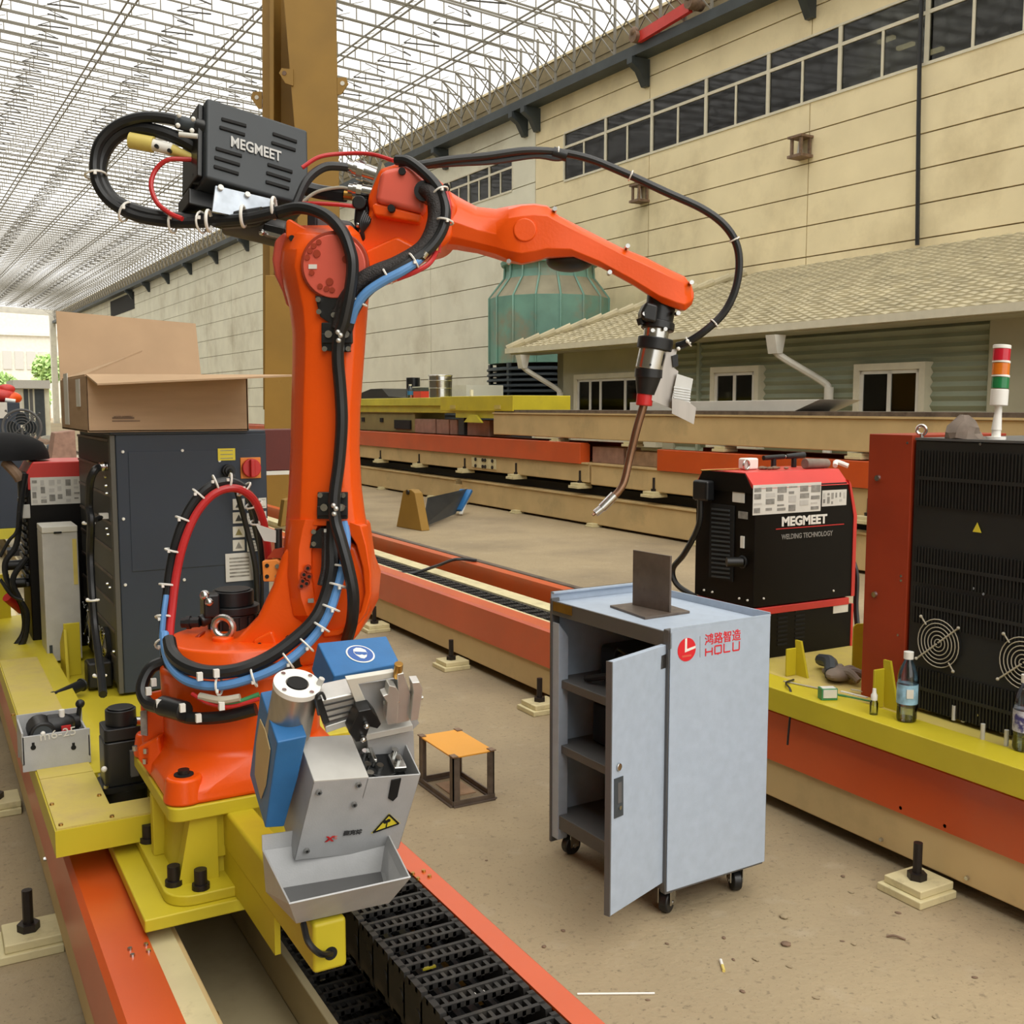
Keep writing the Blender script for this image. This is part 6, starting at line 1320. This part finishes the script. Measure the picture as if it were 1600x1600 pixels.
tr = [(583, 1301), (623, 1287), (608, 1273)]
for i in range(3): a, b = SP(*tr[i], -.0022), SP(*tr[(i + 1) % 3], -.0022); MB().bar(a, b, .0035, .0008, up=SY).build('sticker_edge', 'vent_dark', ST)
for q in ((602, 1284), (607, 1282)): p = SP(*q, -.002); MB().cyl(p, p - SY * .001, .0042, n=12).build('sticker_icon', 'vent_dark', ST)
MB().bar(SP(605, 1285, -.0024), SP(603, 1294, -.0024), .002, .001, up=SY).build('sticker_icon', 'vent_dark', ST)
text('X', .017, frame(SP(509, 1315, -.002), SX, -SY), 'red_plastic', ST, off=.0008, sx=1.2); text('C', .01, frame(SP(521, 1311, -.002), SX, -SY), 'hub_red', ST)
text('赛克博', .0125, frame(SP(536, 1305, -.002), SX, -SY), 'print_dark', ST, off=.0003)
# blue housing: left body with an oval window, and the hood with the goggles sign
fr_ = [SP(*q, .05) for q in ((433, 1160), (480, 1150), (466, 1215), (444, 1292), (414, 1294))]
ext(fr_, SY * .15).build('blue_body', 'blue_paint', ST, bev=.003)
A4, D4 = fr_[0], fr_[4]; nl = (D4 - A4).cross(SY).normalized(); nl = nl if nl.dot(SX) < 0 else -nl
def lf(u, v): return A4.lerp(D4, v) + SY * (.15 * u) + nl * .001
ext([lf(.2, .2), lf(.5, .16), lf(.8, .2), lf(.82, .5), lf(.7, .8), lf(.3, .84), lf(.18, .6)], nl * .002).build('window_opening', 'beige', ST)
P = [SPz(*q, .09) for q in ((496, 1004), (604, 993), (623, 1031), (619, 1037), (522, 1056))]
ext(P, SZ * -.07).build('hood', 'blue_paint', ST, bev=.004)
p = SPz(563, 1022, .0905); fx = SX
ic = MB().cyl(p, p + SZ * .0008, .0305, n=40).build('goggles_sign', 'white_plastic', ST); MB().cyl(p + SZ * .0006, p + SZ * .0014, .027, n=40).build('sign_field', 'sign_blue' if 'sign_blue' in MATS else pm('sign_blue', '3A62A8', .5, var=.03), ic)
G_ = frame(p + SZ * .0014, SX, SZ)
MB(G_).prism([(-.014, .004), (-.012, .014), (-.004, .02), (.006, .019), (.014, .012), (.015, .0), (.01, -.012), (.003, -.018), (-.004, -.016), (-.011, -.006)], 0, .0008).build('head_icon', 'white_plastic', ic)
MB(G_).prism([(-.013, .006), (.014, .003), (.014, -.004), (.006, -.007), (.002, -.004), (-.003, -.006), (-.011, -.003)], .0006, .0014).build('goggles_icon', 'sign_blue', ic)
# steel canister
a, b = SP(449, 1145, .125), SP(464, 1070, .125); ax = SZ
MB().cyl(a, b, .0435, .043, 40).build('canister', 'steel_brushed', ST, bev=.003)
ax = (b - a).normalized(); F_ = frame(b, SX, ax)
MB(F_).lathe([(.019, .0045), (.019, -.02), (.022, .004), (.0445, .004), (.0445, -.006), (.043, -.008)], 40).build('canister_lid', 'white_plastic', ST); MB(F_).cyl((0, 0, -.012), (0, 0, .0056), .0195, n=24).build('canister_bore', 'vent_dark', ST)
for k in range(4): MB(F_).cyl((.036 * math.cos(k * 1.57 + .6), .036 * math.sin(k * 1.57 + .6), .004), (.036 * math.cos(k * 1.57 + .6), .036 * math.sin(k * 1.57 + .6), .006), .0045, n=8).build('lid_screw', 'steel', ST)
MB().tube([SP(470, 1095, .12), SP(490, 1085, .12), SP(503, 1060, .12)], .006, 8).build('clear_tube', 'grey_light', ST)
MB().tube([SP(498, 1116, .07), SP(494, 1090, .05), SP(503, 1083, .06), SP(508, 1092, .08)], .003, 8).build('wire', 'black_rubber', ST)
# pneumatic actuator, clamp jaws and black lever
ay = .085
A_ = [SP(*q, ay) for q in ((502, 1095), (556, 1083), (568, 1112), (512, 1128))]; 
ext(A_, SY * .05).build('actuator', 'alu', ST, bev=.003)
for k in range(3): t_ = .22 + .28 * k; MB().bar(A_[0].lerp(A_[3], t_) - SY * .001, A_[1].lerp(A_[2], t_) - SY * .001, .003, .002, up=SY).build('actuator_groove', 'print_dark', ST)
ext([SP(*q, ay - .003) for q in ((492, 1094), (503, 1091), (516, 1130), (506, 1134))], SY * .055).build('actuator_end', 'black_metal', ST, bev=.003)
ext([SP(*q, ay) for q in ((508, 1136), (558, 1120), (562, 1128), (510, 1146))], SY * .04).build('actuator_foot', 'alu', ST, bev=.002)
ext([SP(*q, ay - .005) for q in ((541, 1062), (616, 1050), (622, 1058), (560, 1069), (577, 1108), (563, 1116))], SY * .012).build('angle_plate', 'white_paint', ST, bev=.0015)
ext([SP(*q, ay + .01) for q in ((560, 1069), (622, 1060), (655, 1130), (645, 1140), (575, 1150), (577, 1108))], SY * .006).build('support_plate', 'grey_paint', ST)
ext([SP(*q, ay - .012) for q in ((572, 1148), (645, 1133), (646, 1142), (572, 1158))], SY * .03).build('ledge', 'grey_light', ST, bev=.002)
ext([SP(*q, ay + .002) for q in ((574, 1157), (646, 1142), (648, 1200), (580, 1210))], SY * .004).build('rear_plate', 'grey_paint', ST)
for (P, y) in (([(608, 1071), (619, 1074), (624, 1083), (621, 1130), (606, 1133), (603, 1122), (605, 1098), (598, 1088), (606, 1085)], ay - .03), ([(621, 1054), (631, 1052), (642, 1086), (640, 1126), (618, 1132), (622, 1090)], ay - .02), ([(644, 1067), (656, 1066), (661, 1078), (654, 1124), (641, 1127), (646, 1082)], ay - .03)):
    ext([SP(*q, y) for q in P], SY * .022).build('clamp_jaw', 'alu', ST, bev=.0015)
MB().cyl(SP(621, 1058, ay - .01), SP(623, 1037, ay - .01), .0085, n=16).build('brass_post', 'brass', ST, bev=.001)
MB().cyl(SP(600, 1098, ay - .02), SP(660, 1090, ay - .01), .004).build('guide_pin', 'steel', ST)
ext([SP(*q, ay - .035) for q in ((560, 1112), (580, 1108), (590, 1120), (596, 1132), (590, 1139), (578, 1136), (573, 1150), (570, 1158), (556, 1160), (545, 1145))], SY * .03).build('lever', 'black_metal', ST, bev=.002)
for q in ((571, 1131), (566, 1152)): p = SP(*q, ay - .036); MB().cyl(p, p - SY * .008, .0065, n=12).sph(p - SY * .008, .005, 6).build('lever_bolt', 'steel', ST)
# chip tray under the station
TRY = thing('chip_tray', 'grey sheet metal chip tray below the torch cleaner', 'tray', (.65, 1.95, .665))
z1, z0 = .70, .628
rim = [atz(*q, z1) for q in ((410, 1329), (606, 1300), (642, 1371), (452, 1413))]
bot = [atz(463, 1443, z0), atz(608, 1411, z0)]
bot = [rim[0].lerp(rim[3], .1), rim[1].lerp(rim[0], .08).lerp(rim[2], .1), bot[1], bot[0]]; bot = [Vector((p.x, p.y, z0)) for p in bot]
for i, nm in ((0, 'back_wall'), (1, 'side_wall'), (2, 'front_wall'), (3, 'side_wall')):
    j = (i + 1) % 4; Q = [bot[i], bot[j], rim[j], rim[i]]; c_ = (bot[0] + bot[1] + bot[2] + bot[3]) / 4; n_ = (Q[1] - Q[0]).cross(Q[3] - Q[0]).normalized() * .003
    if n_.dot(c_ - Q[0]) < 0: n_ = -n_
    ext(Q, n_).build(nm, 'grey_paint', TRY)
ext(bot, Vector((0, 0, .003))).build('bottom', 'cart_dark', TRY)
ext([rim[0], rim[0].lerp(rim[1], .28), rim[0].lerp(rim[1], .28) + Vector((0, 0, .03)), rim[0] + Vector((0, 0, .03))], Vector((0, .003, 0))).build('hanger', 'blue_paint' if 0 else 'grey_paint', TRY)

# ================================================================== grey tool cart with its door open
CR = R(2.5); CK = Vector((1.89, 2.41, 0)); CM_ = Matrix.Translation(CK) @ Matrix.Rotation(CR, 4, 'Z')
cw, cd, ct_, cb_ = .405, .625, .9, .105
TCt = thing('tool_cart', 'grey steel tool cart on casters with its door standing open', 'tool cart', CM_ @ Vector((cw / 2, cd / 2, 0)), CR)
MB(CM_).bx(0, cw, 0, .004, cb_, ct_).build('side_panel', 'cart_grey', TCt, bev=.002)
MB(CM_).bx(-.003, .028, .0045, .03, cb_ - .01, ct_).build('corner_post', 'cart_dark', TCt, bev=.003)
MB(CM_).bx(-.004, .03, cd - .012, cd, .04, ct_).build('corner_post', 'cart_dark', TCt, bev=.003)
MB(CM_).prism([(.0, .06), (.04, .06), (.04, ct_ - .13), (.0, ct_ - .08)], cd - .05, cd - .012, Matrix(((1, 0, 0, 0), (0, 0, 1, 0), (0, 1, 0, 0), (0, 0, 0, 1)))).build('jamb', 'cart_grey', TCt, bev=.002)
MB(CM_).bx(0, cw, cd - .004, cd, cb_, ct_).build('side_panel', 'cart_grey', TCt)
MB(CM_).bx(cw - .004, cw, 0, cd, cb_, ct_ + .012).build('back_panel', 'cart_grey', TCt, bev=.002)
MB(CM_).bx(.006, cw - .004, .004, cd - .006, ct_ - .035, ct_ - .012).build('worktop', 'cart_grey', TCt, bev=.002)
MB(CM_).bx(-.002, .006, 0, cd, ct_ - .055, ct_ - .008).build('front_rail', 'cart_dark', TCt)
MB(CM_).bx(-.004, -.001, cd - .13, cd - .02, ct_ - .04, ct_ - .01).build('tape', 'brass', TCt)
MB(CM_).bx(0, cw, cd - .006, cd, ct_ - .012, ct_ + .022).bx(0, cw, cd - .02, cd, ct_ + .016, ct_ + .022).build('rear_rim', 'cart_grey', TCt); MB(CM_).bx(0, cw, 0, .004, ct_, ct_ + .006).build('rim', 'cart_grey', TCt)
def cz(px, py): p = CM_.inverted() @ EYE; d = CM_.to_3x3().inverted() @ ray(px, py); t_ = (0 - p.x) / d.x; return (p + d * t_)
for k, py in enumerate((1063, 1165)):
    z = cz(872, py).z; MB(CM_).bx(.012, cw - .004, .004, cd - .004, z - .03, z).build('shelf', 'cart_dark', TCt, bev=.003)
z = cz(868, 1272).z; MB(CM_).bx(.004, cw - .004, .004, cd - .004, z - .05, z).build('bottom_shelf', 'cart_dark', TCt, bev=.003)
MB(CM_).bx(.02, cw, .02, cd - .02, cb_ - .012, cb_).build('underframe', 'cart_dark', TCt)
# open door
h = CM_ @ Vector((-.004, .026, 0)); ft = atz(951, 1043, .852); fb_ = atz(949, 1416, .13); fe = (ft + fb_) / 2; dv = Vector((fe.x - h.x, fe.y - h.y, 0)); dw = dv.length
DMx = frame((h.x, h.y, 0), dv, (0, 0, 1)); dh0, dh1 = .128, .855
dr = MB(DMx).bx(0, dw, -.009, .009, dh0, dh1).build('door', 'cart_grey', TCt, bev=.002)
MB(DMx).bx(dw - .004, dw + .001, -.0095, .0095, dh0, dh1).build('door_edge', 'cart_dark', dr)
def onD(px, py, off=.0): o = DMx @ Vector((0, 0, 0)); n = DMx.to_3x3() @ Vector((0, 1, 0)); r = ray(px, py); return EYE + r * ((o - EYE).dot(n) / r.dot(n))
sgn = 1 if (DMx.inverted() @ EYE).y > 0 else -1
dn = (DMx.to_3x3() @ Vector((0, sgn, 0))); dx_ = dv.normalized()
p = onD(962, 1197) + dn * .009; l_ = MB().cyl(p, p + dn * .006, .011, n=20).build('lock', 'steel', dr, bev=.002)
Q = [onD(*q) + dn * .009 for q in ((955, 1216), (969, 1211), (969, 1272), (955, 1278))]; ext(Q, dn * .002).build('handle_recess', 'dark_slate', dr); 
Q = [onD(*q) + dn * .011 for q in ((960, 1222), (966, 1220), (966, 1252), (960, 1254))]; ext(Q, dn * .001).build('handle_slot', 'cart_dark', dr)
p = onD(963, 1260) + dn * .011; MB().cyl(p, p + dn * .004, .006, n=12).build('handle_screw', 'steel', dr)
Q = [onD(*q) + dn * .0092 for q in ((1029, 1024), (1039, 1020), (1038, 1042), (1028, 1045))]; ext(Q, dn * .001).build('hinge_plate', 'steel', dr)
# casters
def caster(x, y, a):
    p = CM_ @ Vector((x, y, 0)); M_ = Matrix.Translation(p) @ Matrix.Rotation(a, 4, 'Z')
    c = MB(M_).cyl((0, 0, .085), (0, 0, cb_), .022).bx(-.018, .018, -.022, -.019, .03, .09).bx(-.018, .018, .019, .022, .03, .09).build('caster_fork', 'steel', TCt)
    MB(M_).cyl((0, -.015, .034), (0, .015, .034), .034, n=24).build('wheel', 'black_rubber', c, bev=.006); MB(M_).cyl((0, -.024, .034), (0, .024, .034), .007).build('axle', 'steel', c)
for x, y, a in ((.06, .07, .5), (.055, cd - .05, .1), (cw - .06, .07, 1.2), (cw - .06, cd - .07, .4)): caster(x, y, a)
# tangled bundle and red case, then black bags added to darken the shelves
bn = thing('shelf_bundle', 'dark tangled tool bundle on the upper shelf of the cart', 'bundle', CM_ @ Vector((.2, .35, .6)))
zz = cz(872, 1063).z
for k in range(6): MB(CM_).tube([(.06 + .05 * k, .5 - .05 * k, zz + .015), (.1 + .03 * k, .35, zz + .05), (.2 + .02 * k, .2 + .04 * k, zz + .015)], .012, 7).build('cord', 'black_rubber', bn)
zz = cz(868, 1272).z; single(MB(CM_).box((.1, .3, zz + .03), (.12, .08, .06), rz=.3), 'red_tool_case', 'orange_dark', 'small red case at the bottom of the tool cart', 'case', bev=.008)
for k, (x, y, z_, sx_, sy_, sz_, lab) in enumerate(((.26, .42, cz(872, 1063).z, .2, .3, .11, 'black bag added to darken the upper shelf of the cart'), (.24, .38, cz(872, 1165).z, .24, .36, .15, 'black bag added to darken the middle shelf of the cart'), (.27, .42, cz(868, 1272).z, .2, .28, .17, 'black bag added to darken the bottom of the cart'))):
    B_ = thing('shade_bag', lab, 'bag', CM_ @ Vector((x, y, z_)), CR, 'black bags added to darken the cart')
    MB(CM_).prism(rr(x - sx_ / 2, x + sx_ / 2, y - sy_ / 2, y + sy_ / 2, .03), z_, z_ + sz_).build('body', 'black_rubber', B_, bev=.015, seg=3)
    MB(CM_).tube([(x - sx_ / 2 + .01, y - .06, z_ + sz_ * .7), (x - sx_ / 2 - .02, y, z_ + sz_ + .01), (x - sx_ / 2 + .01, y + .06, z_ + sz_ * .7)], .007, 7).build('strap', 'black_rubber', B_)
# printed logo: round mark, four characters and block letters
def onF(px, py): o = CM_ @ Vector((0, -.0005, 0)); n = CM_.to_3x3() @ Vector((0, 1, 0)); r = ray(px, py); return EYE + r * ((o - EYE).dot(n) / r.dot(n))
fx_ = CM_.to_3x3() @ Vector((1, 0, 0)); fn = CM_.to_3x3() @ Vector((0, -1, 0)); pm('logo_red', 'D8202C', .5, var=.02)
p = onF(1073, 1015); LF = frame(p, fx_, fn); rL = (onF(1087, 1015) - onF(1059, 1015)).length / 2
lg = MB(LF).cyl((0, 0, 0), (0, 0, .0006), rL, n=40).build('round_mark', 'logo_red', TCt)
MB(LF).prism([(-.22 * rL, .95 * rL), (0, rL), (0, .05 * rL), (.95 * rL, .22 * rL), (.97 * rL, .02 * rL), (-.22 * rL, -.22 * rL)], .0006, .0011).build('mark_stroke', 'white_plastic', lg)
MB(LF).bx(-.5 * rL, .5 * rL, -.62 * rL, -.46 * rL, .0006, .001).build('mark_stroke', 'hub_red', lg)
MB().bar(onF(1094, 1027), onF(1094, 994), .001, .001, up=fn).build('divider', 'print_grey', TCt)
hz = (onF(1101, 990) - onF(1101, 1008)).length
text('鸿路智造', hz * 1.05, frame(onF(1101, 1007), fx_, fn), 'logo_red', TCt, off=.0003, sx=(onF(1157, 1000) - onF(1101, 1000)).length / (hz * 1.05 * 4.0), label='red printed characters')
# HOLU in squared strokes
a0 = onF(1101.5, 1025.5); W4 = (onF(1157, 1015) - onF(1101, 1015)).length; hh_ = (onF(1101, 1011) - onF(1101, 1026)).length
def glyph(i, strokes):
    mb = MB(frame(a0 + fx_ * (W4 / 4 * i), fx_, fn)); s_ = W4 / 4 * .84; t_ = .0042
    for (x0, y0, x1, y1) in strokes: mb.bx(x0 * s_ - (t_ / 2 if x0 == x1 else 0), x1 * s_ + (t_ / 2 if x0 == x1 else 0), y0 * hh_ - (t_ / 2 if y0 == y1 else 0), y1 * hh_ + (t_ / 2 if y0 == y1 else 0), 0, .0006)
    mb.build('block_letter', 'logo_red', TCt)
glyph(0, ((.08, 0, .08, .8), (.08, .42, .92, .42), (.92, .0, .92, .8))); glyph(1, ((.08, .1, .08, .9), (.92, .1, .92, .9), (.08, .1, .92, .1), (.08, .9, .92, .9), (.5, -.05, .5, .15)))
glyph(2, ((.08, .1, .08, 1), (.08, .1, .92, .1))); glyph(3, ((.08, .1, .08, 1), (.92, .1, .92, 1), (.08, .1, .92, .1)))
# T-shaped steel weldment on the cart
zt2 = ct_ - .012
WP = thing('steel_weldment', 'brown steel plate welded upright on a base plate on the cart', 'steel plate', atz(1015, 952, zt2))
B4 = [atz(*q, zt2 + .007) for q in ((953, 946), (1008, 965), (1078, 955), (1022, 938))]
ext([Vector((p.x, p.y, zt2)) for p in B4], Vector((0, 0, .008))).build('base_plate', 'raw_steel', WP, bev=.001)
a, b = atz(988, 945, zt2 + .008), atz(1046, 957, zt2 + .008); d = (a - EYE).dot(FW); ta = atd(989, 858, d).z; n_ = (b - a).cross(Vector((0, 0, 1))).normalized() * .008
if n_.dot(EYE - a) > 0: n_ = -n_
ext([a, b, Vector((b.x, b.y, ta - .002)), Vector((a.x, a.y, ta))], n_).build('upright_plate', 'raw_steel', WP, bev=.001)

# ================================================================== small welded stand with orange top
SS = thing('steel_stand', 'low welded angle-iron stand with an orange yellow sheet top', 'stand', (1.85, 3.72, 0))
x0, x1, y0, y1, zs = 1.748, 1.93, 3.565, 3.88, .2
pm('sheet_orange', 'E8A33C', .5, var=.04, scale=4)
MB().bx(x0, x1, y0, y1, zs - .006, zs).build('top_sheet', 'sheet_orange', SS, bev=.001)
for (x, y, sx_, sy_) in ((x0, y0, 1, 1), (x1, y0, -1, 1), (x0, y1, 1, -1), (x1, y1, -1, -1)):
    mb = MB().bx(min(x, x + .03 * sx_), max(x, x + .03 * sx_), min(y, y + .005 * sy_), max(y, y + .005 * sy_), 0, zs - .004).bx(min(x, x + .005 * sx_), max(x, x + .005 * sx_), min(y, y + .03 * sy_), max(y, y + .03 * sy_), 0, zs - .004)
    mb.build('leg', 'raw_steel', SS)
    MB().bx(x - .012, x + .012, y - .018, y + .018, zs, zs + .004, Matrix.Translation((.008 * sx_, .01 * sy_, 0))).build('corner_plate', 'rust', SS)
for (a, b) in (((x0, y0), (x1, y0)), ((x0, y1), (x1, y1)), ((x0, y0), (x0, y1)), ((x1, y0), (x1, y1))): MB().bar((a[0], a[1], .012), (b[0], b[1], .012), .006, .024).bar((a[0], a[1], .003), (b[0], b[1], .003), .024, .006).build('bottom_rail', 'raw_steel', SS)
for k in (-1, 1): MB().bar((x0 + .01, y0 + .02, .012) if k > 0 else (x1 - .01, y0 + .02, .012), (x0 + .01, y1 - .02, .19) if k > 0 else (x1 - .01, y1 - .02, .19), .004, .004).build('brace', 'rust', SS) if 0 else None
MB().bx(x0 + .05, x1 - .03, y0 + .1, y1 - .05, .0, .004).build('base_sheet', 'wood', SS)

# ================================================================== scraps on the floor
a, b = atz(902, 1553, .003), atz(1023, 1552, .003); single(MB().cyl(a, b, .0028), 'white_stick', 'white_plastic', 'thin white stick on the floor beside the orange rail', 'stick')
a, b = atz(1126, 1500, .004), atz(1131, 1517, .004); T = thing('cigarette_end', 'pale cigarette end on the floor', 'litter', a); MB().cyl(a, a.lerp(b, .5), .0045).build('paper_roll', 'white_plastic', T); MB().cyl(a.lerp(b, .5), b, .0045).build('filter', 'yellow_sleeve', T)
single(MB().tube([atz(1385, 1463, .003), atz(1398, 1462, .008), atz(1415, 1468, .003)], .0035, 6), 'twig', 'rust', 'short dark twig on the floor before the right foot plate', 'twig')
q = random.Random(4); pebs = [(1225, 1434), (1228, 1477), (1316, 1471), (1334, 1476), (1365, 1312), (1146, 1500), (1181, 1500), (1042, 1475), (1061, 1378), (1083, 1450), (1131, 1466), (1012, 1563), (1233, 1511), (1403, 1427), (1523, 1528), (1460, 1590), (850, 1480), (1160, 1550), (1275, 1560), (760, 1345), (880, 1455), (1330, 1395), (1317, 1370)]
for i, (px, py) in enumerate(pebs):
    p = atz(px, py, 0); s_ = q.uniform(.004, .008) if i > 1 else .014
    M_ = Matrix.Translation(p) @ Matrix.Rotation(q.uniform(0, 6), 4, 'Z')
    o = single(MB(M_).sph((0, 0, s_ * .35), s_, 5, (q.uniform(1, 1.9), 1, .4)), 'floor_chip' if i > 1 else 'dry_leaf', 'rust' if i % 3 else 'concrete', ('small stone chip scattered on the floor near the tool cart' if i > 1 else ('curled dry leaf on the floor, the farther of two' if i == 0 else 'curled dry leaf on the floor, the nearer of two')), 'stone chip' if i > 1 else 'leaf', 'stone chips on the floor' if i > 1 else None, sm=0)

# ================================================================== far left: second robot cell, fan, cabin and clutter
FR = thing('far_cabinet', 'blue grey cabinet with a white paper at the left edge, far along the track', 'cabinet', (.3, 11, 0))
a = aty(-12, 700, 11.0); b = aty(34, 700, 11.0); zt3 = aty(20, 629, 11.0).z
MB().bx(a.x, b.x, 11, 11.6, .4, zt3).build('body', 'dark_slate' if 0 else 'cab_grey', FR, bev=.005); p = aty(5, 641, 10.99); MB().box(p, (.07, .004, .15)).build('paper', 'paper', FR)
MB().bx(a.x, b.x, 11, 12.5, 0.3, .4).build('plinth', 'yellow_far', FR)
RT2 = thing('far_robot', 'small red and orange robot base standing behind the far cabinet', 'robot', (.0, 12, zt3))
for (px, py, r_, mt) in ((4, 618, .09, 'red_paint'), (16, 622, .08, 'orange'), (10, 608, .06, 'red_paint')): MB().sph(aty(px, py, 11.2), r_, 10, (1.3, 1, .8)).build('casting', mt, RT2)
MB().cyl(aty(8, 625, 11.1), aty(24, 627, 11.1), .02).build('rail', 'white_plastic', RT2); MB().bx(aty(0, 627, 11.3).x, aty(26, 627, 11.3).x, 11.25, 11.4, zt3, zt3 + .04).build('foot', 'black_metal', RT2)
FN = thing('drum_fan', 'round caged floor fan left of the cardboard box', 'fan', (.55, 9.5, 0))
c_ = aty(34, 668, 9.0); nf = Vector((-.25, -1, .1)); fan_guard(FN, c_, nf, .13, 'cart_dark', 'cage'); MB().torus(c_, nf, .138, .01, 32, 8).build('cage_ring', 'cart_dark', FN)
for k in range(4): q_ = nf.to_track_quat('Z', 'Y'); v_ = q_ @ Vector((math.cos(k * 1.57), math.sin(k * 1.57), 0)); MB().cyl(c_ + v_ * .07 + Vector((0, .04, 0)), c_ + v_ * .07 + Vector((.01, .05, 0)), .05, n=14).build('blade', 'dark_slate', FN)
MB().cyl(c_, (c_.x, c_.y, .46), .012).cyl((c_.x, c_.y, .45), (c_.x, c_.y, .47), .1).build('stand', 'cart_dark', FN); MB().bx(c_.x - .15, c_.x + .15, c_.y - .1, c_.y + .1, .402, .45).build('base', 'black_metal', FN)
CN = thing('site_cabin', 'grey beige cabin with dark doors near the far end of the hall', 'cabin', (2.6, 60, 0))
yv = 60.; X_ = lambda px: aty(px, 640, yv).x; Z_ = lambda py: aty(40, py, yv).z
MB().bx(X_(22), X_(78), yv, yv + 4, 0, Z_(597)).build('walls', 'panel_pale', CN); MB().bx(X_(21), X_(79), yv - .3, yv + 4, Z_(607), Z_(594)).build('fascia', 'grey_light', CN)
for (p, q_, mt) in ((24, 35, 'white_paint'), (38, 45, 'dark_slate'), (47, 52, 'cart_dark'), (55, 70, 'dark_slate')): MB().bx(X_(p), X_(q_), yv - .05, yv, 0, Z_(608)).build('door_leaf', mt, CN)
pm('sack_grey', '9A9688', .9, var=.2, scale=3)
q = random.Random(8)
for i in range(9):
    px = 40 + i * 6.5; yv = 36 + (i % 3) * 2.5; p = aty(px, 652, yv)
    single(MB().sph((p.x, yv, q.uniform(.15, .3)), q.uniform(.28, .45), 7, (1, .8, .7)), 'rubble_sack', q.choice(['sack_grey', 'rust', 'dark_slate', 'sack_grey']), 'grey sack of scrap before the far cabin, %s from the left' % ('first', 'second', 'third', 'fourth', 'fifth', 'sixth', 'seventh', 'eighth', 'ninth')[i], 'sack', 'sacks and scrap before the far cabin', sm=0)
p0, p1 = aty(73, 655, 26), aty(96, 655, 26)
single(MB().loft([[(p0.x, 26, .0), (p1.x + .3, 26, 0), (p1.x + .3, 27, 0), (p0.x, 27, 0)], [(p0.x + .18, 26.2, .95), (p1.x + .3, 26.2, 1.0), (p1.x + .3, 27, 1), (p0.x + .18, 27, .95)]]), 'brown_crate', 'brick_wood', 'brown crate on the floor left of the cardboard box', 'crate', bev=.02)
T = thing('far_rail', 'pale steel rail on the floor running to the far end', 'rail', (1.6, 20, 0)); MB().bx(1.55, 1.63, 8, 60, 0, .1).build('rail_head', 'white_paint', T); MB().bx(1.45, 1.55, 8, 60, 0, .05).build('rail_foot', 'rust', T)
